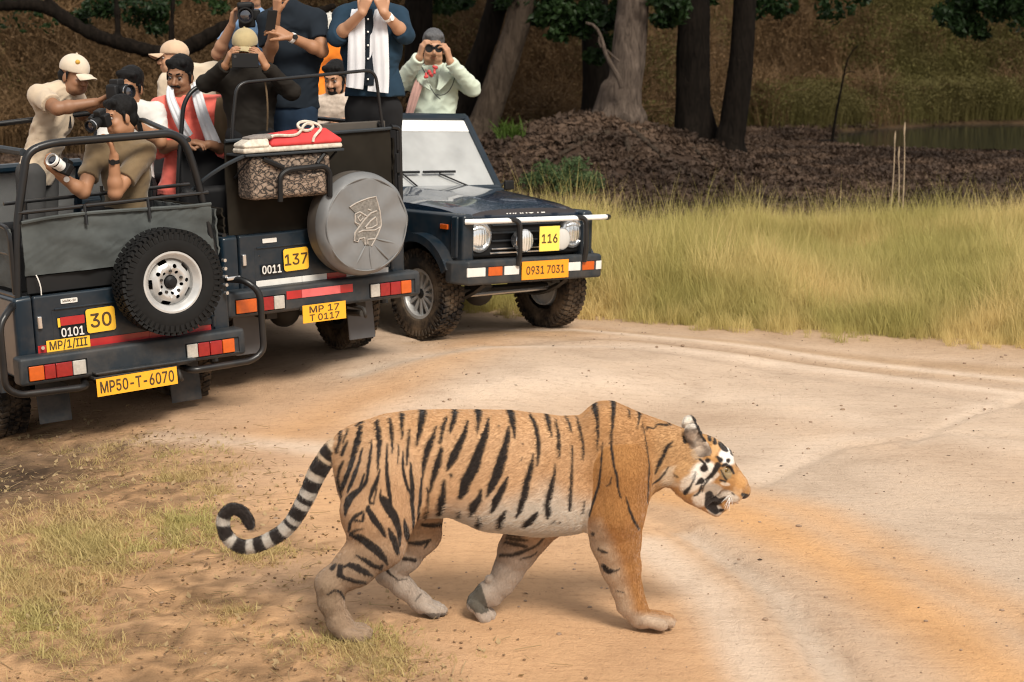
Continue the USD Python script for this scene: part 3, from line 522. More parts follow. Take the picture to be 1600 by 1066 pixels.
rb_ = np.random.default_rng(5); obj('crown', crown_mesh([(bc + [dx, dy, dz], R_, 420) for dx, dy, dz, R_ in ((-.22, 0, .26, .20), (.0, .05, .36, .22), (.22, 0, .30, .20), (.36, .0, .16, .14), (-.38, .0, .15, .14), (.1, -.12, .18, .22), (-.12, -.12, .16, .2))], .055, 5), m_bush, bs_, False)
obj('stem', cat_([tube([bc + [0, 0, -.05], bc + [dx, 0, .32]], [.02, .008], 5) for dx in (-.25, -.05, .12, .28)]), M_BARKB, bs_, True, kind='stuff')
fn = thing('fern', 'bright green fern clump at the foot of the leaning brown trunk', 'fern'); fc = np.array([U(798, 230, 27.4)[0], 27.4, 0]); fc[2] = ground(fc[0], fc[1])
obj('fronds', cat_([blades(90, .22, .42, .035, .9, rb_, 3).apply_translation(fc), crown_mesh([(fc + [0, 0, .2], .22, 260)], .05, 6)]), m_fern, fn, False)
m_pale = mat('pale_dry_stem', (.42, .31, .20), .8, var=.3)
for i, (a0, a1, lab) in enumerate((((1392, 300), (1398, 222), 'pale dry stem, left one of the three tall stems in the grass'), ((1404, 302), (1404, 246), 'pale dry stem, shortest and middle one of three in the grass'), ((1411, 300), (1413, 208), 'pale dry stem, tallest and right one of three in the grass'))):
    t = thing('dry_stem', lab, 'stem'); p = U(*a0, 23.2); p[2] = ground(p[0], p[1]); q = U(*a1, 23.2); obj('stalk', tube(smoothpath([p, (p + q) / 2 + [.012, 0, 0], q], 8), np.linspace(.009, .006, 8), 5), m_pale, t, True); obj('seed_head', tube([q - [0, 0, .02], q + [0, 0, .06], q + [.005, 0, .14]], [.008, .013, .004], 6), m_pale, t, True)
sp_ = thing('sapling', 'thin dark curved sapling on the hillside above the pool', 'sapling'); sp0 = [U(a, b, 36) for a, b in ((1300, 205), (1310, 160), (1318, 120), (1326, 90), (1342, 70))]; sp0[0][2] = ground(sp0[0][0], 36) - .1
obj('stem', tube(smoothpath(sp0, 14), np.linspace(.035, .012, 14), 6), M_BARKD, sp_, True); obj('twig', tube(smoothpath([U(a, b, 36) for a, b in ((1318, 120), (1328, 112), (1336, 114))], 6), .010, 5), M_BARKD, sp_, True)
rk = thing('rock', 'small dark rock at the left end of the pool', 'rock'); rp = np.array([U(1290, 205, 37)[0], 37.0, 0]); rp[2] = ground(rp[0], 37); rm = clod(np.random.default_rng(8), .32, 3); rm.apply_translation(rp + [0, 0, .08]); obj('stone', rm, M_BARKD, rk, 40)
# clods and sticks on the mound
n = 3200; q = np.c_[1.35 + rt.normal(size=n) * 1.6, 27.3 + rt.normal(size=n) * 1.1]; q = q[q[:, 1] > 24.8]
instancer('mound_debris', [clod(rt) for _ in range(3)] + [tube([(-.5, 0, 0), (0, .06, .03), (.5, 0, .02)], .035, 4), tube([(-.5, 0, 0), (.1, -.1, .08), (.5, .05, .0)], .03, 4)], [m_lit] * 5, np.c_[q, terrain(q[:, 0], q[:, 1]) + .01], np.minimum(.018 + rt.exponential(.018, len(q)), .075) * np.where(rt.uniform(size=len(q)) < .3, 1.3, 1), rt.uniform(0, 6.28, len(q)), rt.choice(5, len(q), p=[.22, .22, .2, .18, .18]), label='clods, sticks and dead leaves heaped on the earth mound', cat='debris', tilt=rt.normal(size=len(q)) * .25)
# ---------------------------------------------------------------- the three open jeeps
M_NAVY = mat('navy_paint', (.005, .0145, .0245), .30, coat=.12, dust=.10, spec=.35, var=.25, vscale=3.0)
M_TRIM = mat('dark_bumper_plastic', (.020, .026, .032), .5, dust=.10, spec=.25, var=.2, bump=.15, bscale=300)
M_BLACK = mat('black_painted_tube', (.007, .0075, .0085), .36, dust=.03, spec=.4, var=.3)
M_RUBBER = mat('tyre_rubber', (.013, .012, .012), .85, var=.35, vscale=20, dust=.3, spec=.12)
M_SPARE = mat('clean_tyre_rubber', (.008, .008, .008), .75, var=.3, vscale=14, spec=.2, bump=.1, bscale=120)
M_STEEL = mat('silver_wheel_steel', (.50, .50, .49), .38, metal=.35, var=.25, vscale=9)
M_DARKST = mat('dark_underbody_metal', (.03, .026, .022), .7, metal=.2, var=.4)
M_CHROME = mat('polished_metal', (.62, .62, .62), .2, metal=.9)
M_CANVG = mat('grey_canvas', (.080, .088, .086), .9, spec=.1, var=.35, vscale=5, bump=.3, bscale=900, sheen=.05)
M_CANVO = mat('dark_olive_canvas', (.019, .016, .012), .9, spec=.1, var=.3, vscale=5, bump=.3, bscale=700, sheen=.0)
M_COVER = mat('grey_vinyl_cover', (.155, .158, .160), .5, var=.22, vscale=5, bump=.12, bscale=500)
M_COVERD = mat('brown_grey_vinyl', (.085, .072, .060), .6, var=.25, vscale=5)
M_RED = mat('red_reflective_tape', (.38, .009, .010), .4, var=.25, vscale=12, coat=.4)
M_WHITE = mat('white_reflective_tape', (.66, .64, .60), .4, var=.2, vscale=12)
M_WHITEP = mat('white_paint', (.78, .78, .76), .4, var=.08)
M_YEL = mat('yellow_plate', (.78, .36, .018), .4, var=.10, vscale=14)
M_YELB = mat('yellow_badge', (.80, .45, .03), .4, var=.12, vscale=9)
M_YELP = mat('pale_yellow_badge', (.80, .60, .10), .4, var=.1, vscale=9)
M_INK = mat('black_lettering', (.012, .009, .008), .5, col2=(.10, .055, .012), vscale=45)
M_LRED = mat('red_lamp_plastic', (.27, .007, .009), .2, coat=.4, var=.3, vscale=25)
M_LAMB = mat('amber_lamp_plastic', (.50, .085, .007), .2, coat=.4, var=.2, vscale=25)
M_LCLR = mat('clear_lamp_plastic', (.42, .40, .36), .16, coat=.8, var=.25, vscale=60)
M_BLK = mat('black_plastic', (.009, .009, .0095), .55, var=.3, spec=.25)
M_SEAT = mat('black_vinyl_seat', (.011, .011, .012), .6, spec=.2, var=.3, bump=.1, bscale=300)
M_LGLASS = usdkit.material(stage, '/World/Looks/headlamp_glass', {'p': ('principled_bsdf', {'base_color': (.80, .82, .82), 'roughness': .07, 'metallic': .75, 'coat_weight': 1.0}), 'tc': ('texture_coordinate', {}), 'w': ('wave_texture', {'scale': 12.0}), 'b': ('bump', {'strength': .25, 'distance': .01})}, [('tc.object', 'w.vector'), ('w.fac', 'b.height'), ('b.normal', 'p.normal')], surface='p.BSDF')
M_PANE = usdkit.material(stage, '/World/Looks/dusty_windscreen', {'t': ('transparent_bsdf', {'color': (.80, .86, .86)}), 'gl': ('glossy_bsdf', {'roughness': .03, 'color': (1, 1, 1)}), 'd': ('diffuse_bsdf', {'color': (.60, .61, .60)}), 'fr': ('fresnel', {'IOR': 1.6}),
    'tc': ('texture_coordinate', {}), 'n': ('noise_texture', {'scale': 3.5, 'detail': 6.0}), 'r': ('rgb_ramp', {'ramp': [(.3, (.42,) * 3), (.7, (.60,) * 3)]}), 'm1': ('mix_closure', {}), 'm2': ('mix_closure', {})},
    [('tc.object', 'n.vector'), ('n.fac', 'r.fac'), ('r.color', 'm1.fac'), ('t.BSDF', 'm1.closure1'), ('d.BSDF', 'm1.closure2'), ('fr.fac', 'm2.fac'), ('m1.closure', 'm2.closure1'), ('gl.BSDF', 'm2.closure2')], surface='m2.closure')
RX = trimesh.transformations.rotation_matrix(math.pi / 2, [0, 1, 0])        # z axis to x axis
def revolve(prof, n=48):
    m = trimesh.creation.revolve(np.array(prof), sections=n); m.apply_transform(RX); return m
def tyre_mesh(R=.352, w=.20, lugs=46, deep=.011, rimr=.195, seed=0):
    h = w / 2
    m = revolve([(rimr, -h * .80), (rimr + .015, -h * .98), (R - .09, -h * 1.08), (R - .035, -h * .98), (R - deep, -h * .78), (R - deep, h * .78), (R - .035, h * .98), (R - .09, h * 1.08), (rimr + .015, h * .98), (rimr, h * .80)], 64)
    rr = np.random.default_rng(seed); L = []
    for i in range(lugs):
        a = i * 2 * math.pi / lugs
        for k, (x0, x1) in enumerate(((-h * .98, -h * .42), (-h * .34, h * .0), (h * .08, h * .36), (h * .44, h * .98))):
            da = a + (k % 2) * math.pi / lugs
            b = trimesh.creation.box((x1 - x0, .030 if k in (0, 3) else .026, deep * 2.4)); b.apply_transform(rot([0, 0, 1], 14 if k % 2 else -14)); b.apply_translation(((x0 + x1) / 2, 0, R - deep * 1.1))
            b.apply_transform(rot([1, 0, 0], math.degrees(da))); L.append(b)
        for s in (-1, 1):
            b = trimesh.creation.box((.012, .022, .045)); b.apply_translation((s * h * 1.0, 0, R - .042)); b.apply_transform(rot([1, 0, 0], math.degrees(a))); L.append(b)
    return cat_([m] + L)
def steel_rim(w=.20, r=.195):
    h = w / 2
    barrel = revolve([(r + .006, h * .86), (r + .010, h * .80), (r - .002, h * .72), (r - .018, h * .62), (r - .025, h * .1), (r - .02, -h * .7), (r, -h * .8), (r - .03, -h * .8), (r - .045, h * .05), (r - .04, h * .5), (r - .022, h * .74), (r - .006, h * .86), (r + .006, h * .86)], 48)
    disc = CrossSection.circle(r - .03, 56) - CrossSection.circle(.045, 32)
    for i in range(5):
        a = i * 72 + 36; c = CrossSection.square((.034, .062), True).translate((r - .052, 0)).rotate(a); disc -= c
        disc -= CrossSection.circle(.011, 14).translate((.072, 0)).rotate(a + 18); disc -= CrossSection.circle(.014, 14).translate((.105, 0)).rotate(a + 36)
    d = disc.extrude(.006).refine_to_length(.03)
    def dish(v):
        v = np.array(v); q = np.hypot(v[:, 0], v[:, 1]); v[:, 2] += h * .30 + .030 * np.exp(-((q - .095) / .035) ** 2) - .03 * smooth01(.13, .165, q); return v
    d = trimesh.Trimesh(*meshkit.arrays(d)[:2], process=False); d.vertices = dish(d.vertices); d.apply_transform(rot([0, 1, 0], 90))
    return cat_([barrel, d])
def alloy_rim(w=.20, r=.195, n=12):
    h = w / 2; L = [revolve([(r + .004, h * .84), (r - .012, h * .80), (r - .022, h * .3), (r - .03, -h * .8), (r - .04, -h * .8), (r - .035, h * .4), (r - .02, h * .82), (r + .004, h * .84)], 48), revolve([(0, h * .62), (.04, h * .60), (.052, h * .5), (.052, h * .2), (0, h * .2)], 24)]
    for i in range(n):
        s = Manifold.batch_hull([box(-.010, .010, -.009, .009, .03, .05), box(-.008, .006, -.014, .014, r - .03, r - .012)]).translate((h * .5, 0, 0)); s = trimesh.Trimesh(*meshkit.arrays(s)[:2], process=False); s.apply_transform(rot([1, 0, 0], i * 360 / n)); L.append(s)
    L.append(revolve([(0, -h * .4), (r - .03, -h * .4), (r - .03, -h * .45), (0, -h * .45)], 24))
    return cat_(L)
TYRE, TYRE_S = tyre_mesh(), tyre_mesh(.345, .19, 52, .012)
RIM, ALLOY = steel_rim(), alloy_rim()
HUB = cat_([revolve([(0, .075), (.022, .073), (.040, .060), (.042, .02), (0, .02)], 24)])
LUGNUTS = cat_([cyl((.052, .072 * math.cos(a), .072 * math.sin(a)), (.070, .072 * math.cos(a), .072 * math.sin(a)), .010, n=6) for a in np.arange(5) * 2 * math.pi / 5])
def xm(M, m):
    m = trimesh.Trimesh(*meshkit.arrays(m)[:2], process=False); m.apply_transform(M); return m
def wheel(parent, c, side, rim=RIM, rmat=None, steer=0.0, name='wheel', tyre=TYRE, tmat=None):
    M = T(c) @ rot([0, 0, 1], steer) @ (np.eye(4) if side > 0 else rot([0, 0, 1], 180))
    t = obj(name, xm(M, tyre), tmat or M_RUBBER, parent, 35)
    obj('rim', xm(M, rim), rmat or M_DARKST, t, 30); obj('hub', xm(M, HUB), M_BLK, t, 30)
    return t
REAR = frame((0, 0, 0), (1, 0, 0), (0, 0, 1), (0, -1, 0))          # lettering that faces backwards
FRONT = frame((0, 0, 0), (-1, 0, 0), (0, 0, 1), (0, 1, 0))
def plate(parent, name, x0, x1, z0, z1, y, F, m, s, h, label=None, tm=None, r=.0, ink=None, width=None, turn=0.0, lines=None):
    """A flat sign on a face that looks backwards (F = REAR) or forwards; lettering is its sub-part."""
    sg = -1 if F is REAR else 1; w_, h_ = x1 - x0, z1 - z0
    cs = CrossSection.square((w_ - 2 * r, h_ - 2 * r), True)
    if r: cs = cs.offset(r, manifold3d.JoinType.Round, circular_segments=24)
    M = T(((x0 + x1) / 2, y, (z0 + z1) / 2)) @ F @ rot([0, 0, 1], turn)
    p = obj(name, xm(M, cs.extrude(.004)), m, parent, 30, label=label)
    for i, t in enumerate(lines or ([s] if s else [])):
        z = 0 if not lines else (h_ * (.23 if i == 0 else -.23))
        obj('lettering', text(t, h, .002, M @ T((0, z, .0042)), width=width), tm or M_INK, p, False)
    return p
def jeep(name, label, M, fa, canvas=None):
    j = thing(name, label, 'jeep', 'open safari jeeps', M)
    # tub: one pressed shell with the wheel arches, the cargo opening and the tailgate opening cut out
    tub = rbox(-.735, .735, -.75, 1.95, .50, 1.03, .03) - box(-.675, .675, -.70, 1.86, .60, 1.3) - box(-.62, .62, -.9, -.6, .62, 1.3)
    for s in (-1, 1):
        tub -= cyl((s * .46, 0, .36), (s * .9, 0, .36), .405, n=40); tub += (cyl((s * .44, 0, .36), (s * .70, 0, .36), .43, n=40) - cyl((s * .46, 0, .36), (s * .9, 0, .36), .405, n=40)) - box(-2, 2, -1, 1, -.2, .5)
        tub -= rbox(s * .735 - .004, s * .735 + .004, .75, 1.55, .56, 1.00, .003) if True else tub
    obj('body_tub', tub, M_NAVY, j, 30)
    for s in (-1, 1):
        arc = [(s * .735, .43 * math.cos(a), .36 + .43 * math.sin(a)) for a in np.linspace(.05, math.pi - .05, 24)]
        obj('wheel_flare', tube(arc, .032, 8), M_TRIM, j, 40)
        obj('belt_rail', tube(fillet([(s * .70, -.73, 1.035), (s * .70, 1.9, 1.035)]), .016, 8), M_BLACK, j)
        obj('door', rbox(s * .738 - .012, s * .738 + .012, .78, 1.52, .57, .99, .01), M_NAVY, j, 30)
        # front side panel with wheel arch, then the fender flare
        sp = rbox(s * .62 - .06, s * .62 + .06, 1.9, fa + .48, .60, 1.0, .03) - cyl((s * .5, fa, .36), (s * .75, fa, .36), .41, n=40)
        obj('front_side_panel', sp, M_NAVY, j, 30)
        fl = [(fa + .47 * math.cos(a), .36 + .47 * math.sin(a)) for a in np.linspace(.48, math.pi + .12, 30)]; fi = [(fa + .405 * math.cos(a), .36 + .405 * math.sin(a)) for a in np.linspace(.48, math.pi + .12, 30)]
        cs = CrossSection([np.array(fl + fi[::-1])]); fm = cs.extrude(.19); fm = xm(frame((s * .60 if s > 0 else -.79, 0, 0), (0, 1, 0), (0, 0, 1), (1, 0, 0)), fm)
        obj('fender', fm, M_NAVY, j, 30)
        obj('side_step', tube(fillet([(s * .70, .55, .42), (s * .76, .55, .38), (s * .76, 1.75, .38), (s * .70, 1.75, .42)], .05), .022, 8), M_BLACK, j)
    # bonnet: pressed with raised centre
    nx, ny = 17, 13; xs, ts = np.linspace(-1, 1, nx), np.linspace(0, 1, ny); V = []
    for t in ts:
        y = 1.93 + t * (fa + .42 - 1.93); w = .66 - .05 * t; z0 = 1.125 - .045 * t - .05 * t ** 6
        for q in xs: V.append((q * w, y, z0 - .05 * abs(q) ** 6 + .022 * (abs(q) < .62) * (1 - t ** 4) * smooth01(.72, .55, abs(q)) - .012 * q * q))
    V = np.array(V); Fq = [(i * nx + k, i * nx + k + 1, (i + 1) * nx + k + 1, (i + 1) * nx + k) for i in range(ny - 1) for k in range(nx - 1)]
    B = V - [0, 0, .1]; n = len(V); Fb = [(d + n, c + n, b + n, a + n) for a, b, c, d in Fq]
    edge = [k for k in range(nx)] + [i * nx + nx - 1 for i in range(1, ny)] + [(ny - 1) * nx + k for k in range(nx - 2, -1, -1)] + [i * nx for i in range(ny - 2, 0, -1)]
    Fe = [(edge[(i + 1) % len(edge)], edge[i], edge[i] + n, edge[(i + 1) % len(edge)] + n) for i in range(len(edge))]
    bn = obj('bonnet', (np.vstack([V, B]), np.array(Fq + Fb + Fe)), mat('navy_bonnet_paint', (.006, .0145, .029), .2, coat=.9, dust=.03, spec=.6, var=.2, vscale=3.0), j, 35)
    obj('engine_bay', box(-.56, .56, 1.95, fa + .36, .62, 1.0), M_BLK, j, False)
    cw = rbox(-.68, .68, 1.86, 1.97, .62, 1.12, .02); obj('cowl', cw, M_NAVY, j, 30)
    # windscreen
    b, t_ = np.array([.665, 1.90, 1.11]), np.array([.60, 1.50, 1.70]); mirx = np.array([-1, 1, 1])
    fr = cat_([tube([b * mirx, t_ * mirx], .034, 8), tube([b, t_], .034, 8), tube([b * mirx, b], .036, 8), tube([t_ * mirx, t_], .036, 8)])
    wf = obj('windscreen_frame', fr, M_NAVY, j, 40)
    q = lambda x, k: b * [0, 1, 1] * (1 - k) + t_ * [0, 1, 1] * k + np.array([x * ((1 - k) * .64 + k * .575), 0, 0])
    def sheet(k0, k1, off): 
        v = np.array([q(-1, k0), q(1, k0), q(1, k1), q(-1, k1)]); nrm = unit(np.cross(v[1] - v[0], v[3] - v[0])); nrm *= -np.sign(nrm[1] if abs(nrm[1]) > 1e-6 else 1) * -1
        return v + nrm * off
    v = np.vstack([sheet(.04, .97, 0), sheet(.04, .97, -.005)]); bx = [(0, 1, 2, 3), (7, 6, 5, 4), (0, 4, 5, 1), (1, 5, 6, 2), (2, 6, 7, 3), (3, 7, 4, 0)]
    obj('windscreen_glass', (v, np.array(bx)), M_PANE, wf, False)
    v = np.vstack([sheet(.80, .96, .006), sheet(.80, .96, .003)]); obj('white_sun_strip', (v, np.array(bx)), M_WHITEP, wf, False)
    nrm = unit(np.cross(q(1, 0) - q(-1, 0), q(-1, 1) - q(-1, 0))); nrm = nrm if nrm[1] > 0 else -nrm
    for x0, x1 in ((.28, .62), (-.62, -.12)):
        a, c = q(x0, -.02) + nrm * .02, q(x1 * .82, .20) + nrm * .025
        obj('wiper', cat_([tube([a, c], .007, 6), tube([c - [.17, 0, -.015], c + [.17, 0, .015]], .011, 6)]), M_BLK, wf)
    # front face: grille panel, headlamps, bumper
    y = fa + .43
    fp = rbox(-.61, .61, y - .08, y, .66, .955, .02)
    obj('grille', fp - box(-.36, .36, y - .02, y + .1, .70, .93), M_BLK, j, 30)
    for k in range(4): obj('grille_bar', rbox(-.35, .35, y - .016, y + .006, .715 + k * .062, .728 + k * .062, .003), M_TRIM if k else M_CHROME, j, False)
    for s in (-1, 1):
        for z in (.69, .945): obj('grille_strip', rbox(-.37 if s < 0 else .01, -.01 if s < 0 else .37, y - .004, y + .010, z - .007, z + .007, .003), M_CHROME, j, False)
        hb = obj('headlamp', xm(frame((s * .485, y, .82), (0, 0, 1), (1, 0, 0), (0, 1, 0)), trimesh.creation.revolve(np.array([(0, -.03), (.118, -.03), (.118, .016), (.100, .022), (.094, .010)]), sections=40)), M_CHROME, j, 30)
        obj('lamp_glass', xm(frame((s * .485, y, .82), (0, 0, 1), (1, 0, 0), (0, 1, 0)), trimesh.creation.revolve(np.array([(.095, .008), (.08, .022), (.05, .032), (0, .036)]), sections=40)), M_LGLASS, hb, True)
        obj('corner_panel', rbox(s * .64 - .055, s * .64 + .055, y - .09, y - .008, .655, .985, .02), M_NAVY, j, 30)
        obj('side_marker', rbox(s * .682 - .006, s * .682 + .012, y - .10 - .12, y - .10 - .03, .875, .915, .004), M_LAMB, j, 30)
    fb = Manifold.batch_hull([rbox(-.70, .70, y + .06, y + .14, .465, .655, .02), rbox(-.775, .775, y - .05, y + .04, .475, .645, .02)]) - box(-.60, .60, y - .2, y + .0, .3, .8)
    fb -= box(-.70, .70, y + .132, y + .2, .525, .605)
    bm = obj('front_bumper', fb, M_TRIM, j, 30)
    for x0, x1, m in ((.52, .70, M_WHITE), (.35, .49, M_LAMB), (.18, .33, M_WHITE), (-.47, -.34, M_WHITE), (-.62, -.49, M_LAMB), (-.70, -.64, M_WHITE)):
        obj('reflector' if m is M_WHITE else 'turn_signal', rbox(x0, x1, y + .12, y + .136, .53, .60, .004), m, bm, 30)
    bb = cat_([tube(fillet([(.66, y + .05, .945), (.60, y + .12, .95), (-.74, y + .12, .95), (-.84, y + .03, .94)], .06), .021, 10)])
    br = obj('bull_bar', bb, M_WHITEP, j, 40)
    for x in (.20, -.50): obj('bar_support', tube(fillet([(x + .12, y + .10, .955), (x, y + .15, .955), (x, y + .16, .70), (x, y + .14, .60)], .06), .022, 8), M_BLACK, br, 40)
    obj('bar_end', tube([(-.77, y + .10, .947), (-.88, y + .01, .938)], .024, 8), M_BLACK, br)
    # underside
    for yy in (0, fa): obj('axle', cat_([tube([(-.6, yy, .34), (.6, yy, .34)], .045, 8), xm(T((.12, yy, .34)), trimesh.creation.icosphere(2, .12))]), M_DARKST, j, 40)
    obj('chassis', cat_([box(s * .36 - .04, s * .36 + .04, -.72, fa + .4, .42, .52) for s in (-1, 1)] + [box(-.3, .3, .7, 1.4, .36, .5)]), M_DARKST, j, False)
    obj('steering_rod', tube([(-.45, fa + .22, .36), (.42, fa + .22, .345)], .016, 6), M_CHROME, j)
    for s in (-1, 1):
        for yy in (0, fa): obj('leaf_spring', tube(smoothpath([(s * .43, yy - .45, .46), (s * .43, yy, .30), (s * .43, yy + .45, .46)], 9), .022, 4), M_DARKST, j)
    for yy in (0, fa):
        for s in (-1, 1):
            wheel(j, (s * .645, yy, .352), s, *( (ALLOY, M_STEEL) if fa > 2.5 else (RIM, M_DARKST)), steer=0)
    # inside: floor, three raised benches, dashboard, steering wheel on the right
    obj('floor', box(-.67, .67, -.68, 1.85, .56, .605), M_BLK, j, False)
    for yb, z in ((-.35, .98), (.45, .90)):
        b_ = obj('bench_seat', rbox(-.60, .60, yb - .2, yb + .22, z - .12, z, .04), M_SEAT, j, 40)
        if canvas != 'olive' or yb > 0: obj('bench_back', xm(T((0, yb - .24, z)) @ rot([1, 0, 0], 8), rbox(-.58, .58, -.05, .05, .02, .40, .04)), M_SEAT, b_, 40)
        obj('bench_frame', cat_([tube([(s * .5, yb + dy, .6), (s * .5, yb + dy, z - .1)], .018, 6) for s in (-1, 1) for dy in (-.15, .15)]), M_BLACK, b_)
    for s in (-1, 1):
        fs = obj('front_seat', rbox(s * .34 - .25, s * .34 + .25, 1.0, 1.42, .72, .86, .05), M_SEAT, j, 40)
        obj('backrest', xm(T((s * .34, 1.0, .84)) @ rot([1, 0, 0], 10), rbox(-.24, .24, -.06, .06, .0, .52, .05)), M_SEAT, fs, 40)
    obj('dashboard', rbox(-.64, .64, 1.72, 1.88, .88, 1.10, .04), M_BLK, j, 40)
    ring = [(.34 + .18 * math.cos(a), 1.52 + .07 * math.sin(a), 1.08 + .165 * math.sin(a)) for a in np.linspace(0, 2 * math.pi, 28)]
    obj('steering_wheel', cat_([tube(ring, .014, 6, False), tube([(.34, 1.52, 1.08), (.34, 1.74, .98)], .02, 6), tube([(.16, 1.52, 1.08), (.52, 1.52, 1.08)], .012, 6)]), M_BLK, j, 40)
    return j
def rear_gear(j, badge, strip, whtxt, small, plate_lines, ph, psize, tape, topmat, plate_turn=0.0):
    """Tailgate, signs, rear bumper with its lamps, flaps, guards."""
    tg = rbox(-.612, .612, -.768, -.715, .632, 1.028, .015) - rbox(-.50, .50, -.79, -.764, .70, .93, .006)
    g = obj('tailgate', tg, M_NAVY, j, 30)
    for z in (.72, .95): obj('hinge', cat_([cyl((.60, -.775, z - .035), (.60, -.775, z + .035), .016, n=10), rbox(.50, .60, -.778, -.766, z - .02, z + .02, .004)]), M_NAVY, g)
    obj('latch', cat_([rbox(-.60, -.57, -.79, -.765, .82, .90, .006), cyl((-.585, -.79, .70), (-.585, -.80, .70), .012, n=10)]), M_CHROME, g)
    obj('bolt', cat_([cyl((x, -.752, .875), (x, -.764, .875), .008, n=8) for x in (-.46, .46)]), M_CHROME, g)
    yb = -.7705
    plate(g, 'number_badge', -.28, -.085, .752, .908, -.776, REAR, M_YELB, badge, .086 if len(badge) < 3 else .074, 'yellow badge reading ' + badge, r=.02, turn=1.0)
    if strip: 
        plate(g, 'red_sticker', -.45, -.29, .822, .876, -.774, REAR, M_RED, None, 0, r=.006); plate(g, 'yellow_mark', -.468, -.452, .815, .872, -.774, REAR, M_YELB, None, 0)
    plate(g, 'white_code', -.455, -.295, .745, .81, -.774, REAR, M_BLK, whtxt, .054, tm=M_WHITE, width=.15)
    plate(g, 'maker_strip', -.435, -.325, .962, .992, yb, REAR, M_WHITE, small, .014, r=.004)
    obj('pressed_ridge', rbox(-.48, .10, -.774, -.766, .925, .937, .003), M_NAVY, g)
    if tape == 'red':
        for x0, x1 in ((-.61, -.555), (-.265, .14), (.14, .58)): plate(g, 'red_tape', x0 + .001, x1 - .001, .660, .712, yb, REAR, M_RED, None, 0)
        plate(g, 'yellow_strip', -.554, -.266, .664, .738, -.774, REAR, M_YELB, strip, .052, 'yellow strip with dark lettering', width=.25)
    else:
        for x0, x1, m in ((-.5, -.14, M_WHITE), (-.14, .06, M_WHITE), (.06, .22, M_RED), (.22, .57, M_WHITE)): plate(g, 'white_tape' if m is M_WHITE else 'red_tape', x0 + .001, x1 - .001, .648, .705, yb, REAR, m, None, 0)
    rb = rbox(-.775, .775, -.885, -.745, .485, .665, .022) - rbox(-.725, -.335, -.92, -.872, .508, .612, .005) - rbox(.335, .725, -.92, -.872, .508, .612, .005)
    b = obj('rear_bumper', rb, M_TRIM, j, 30)
    for s in (-1, 1):
        if topmat is M_CANVO and s < 0: seg = ((-.72, -.56, M_LAMB), (-.55, -.43, M_LRED), (-.43, -.345, M_LCLR))
        elif s < 0: seg = ((-.72, -.62, M_LAMB), (-.62, -.545, M_LRED), (-.545, -.435, M_LRED), (-.435, -.345, M_LCLR))
        else: seg = ((.345, .425, M_LCLR), (.425, .51, M_LRED), (.51, .60, M_LRED), (.60, .69, M_LAMB))
        lp_ = obj('tail_lamp', box(min(a for a, _, _ in seg), max(c for _, c, _ in seg), -.880, -.874, .512, .608), M_BLK, b, False)
        for x0, x1, m in seg: obj({M_LAMB: 'amber_lens', M_LRED: 'red_lens', M_LCLR: 'clear_lens'}[m] if False else 'lens', rbox(x0 + .002, x1 - .002, -.894, -.880, .514, .606, .005), m, lp_, 30)
        fp = obj('mud_flap', xm(T((s * .46, -.52, .50)) @ rot([1, 0, 0], -6), rbox(-.11, .11, -.006, .006, -.34, .0, .004)), M_TRIM if topmat is M_CANVG else mat('grey_flap', (.10, .10, .105), .8, var=.2), j, False)
        obj('flap_bracket', rbox(s * .46 - .11, s * .46 + .11, -.56, -.52, .49, .53, .004), M_DARKST, fp, False)
    if tape != 'red':
        for x0, x1 in ((-.33, -.21), (-.21, .10), (.10, .20)): plate(b, 'red_tape', x0 + .001, x1 - .001, .572, .628, -.886, REAR, M_RED if x1 < -.2 or x0 > 0 else mat('pink_worn_tape', (.62, .12, .12), .4, var=.3, vscale=10), None, 0)
    else:
        obj('step_plate', Manifold.batch_hull([rbox(-.31, .38, -.955, -.80, .505, .52, .005), rbox(-.24, .32, -.93, -.80, .485, .50, .005)]), M_TRIM, b, 30)
    w, h = psize; zc = .424 if tape == 'red' else .455; xc = -.035 if tape == 'red' else -.045
    plate(j, 'number_plate', xc - w / 2, xc + w / 2, zc - h / 2, zc + h / 2, -.945 if tape == 'red' else -.90, REAR, M_YEL, None if len(plate_lines) > 1 else plate_lines[0], ph, 'yellow number plate with black characters', lines=plate_lines if len(plate_lines) > 1 else None, width=.505 if len(plate_lines) == 1 else .24, turn=plate_turn)
    obj('plate_bracket', rbox(xc - w / 2 - .01, xc + w / 2 + .01, -.940 if tape == 'red' else -.892, -.80, zc + h / 2 - .01, .49, .004), M_DARKST, b, False)
    obj('tow_hook', tube(fillet([(.26, -.80, .45), (.26, -.93, .45), (.26, -.95, .40), (.29, -.90, .385)], .03), .014, 8), M_DARKST, b)
    obj('exhaust_pipe', tube(fillet([(.30, .2, .38), (.30, -.6, .38), (.30, -.84, .40)], .1), .024, 10), M_DARKST, j)
j1 = jeep('safari_jeep', 'navy open jeep numbered 30 with an uncovered spare wheel on its tailgate', JEEP[0], AXLE[0])
rear_gear(j1, '30', 'MP/1/III', '0101', 'MARK-IV', ['MP50-T-6070'], .072, (.55, .115), 'red', M_CANVG, .8)
sw = obj('spare_wheel', xm(T((.235, -.925, 1.045)) @ rot([0, 0, 1], -90), TYRE_S), M_SPARE, j1, 35, label='spare wheel with chunky tread and silver steel rim')
Ms = T((.235, -.925, 1.045)) @ rot([0, 0, 1], -90) @ rot([1, 0, 0], 20)
obj('rim', xm(Ms, RIM), M_STEEL, sw, 30); obj('hub', xm(Ms, HUB), M_BLK, sw, 30); obj('wheel_nuts', xm(Ms, LUGNUTS), M_DARKST, sw, 20)
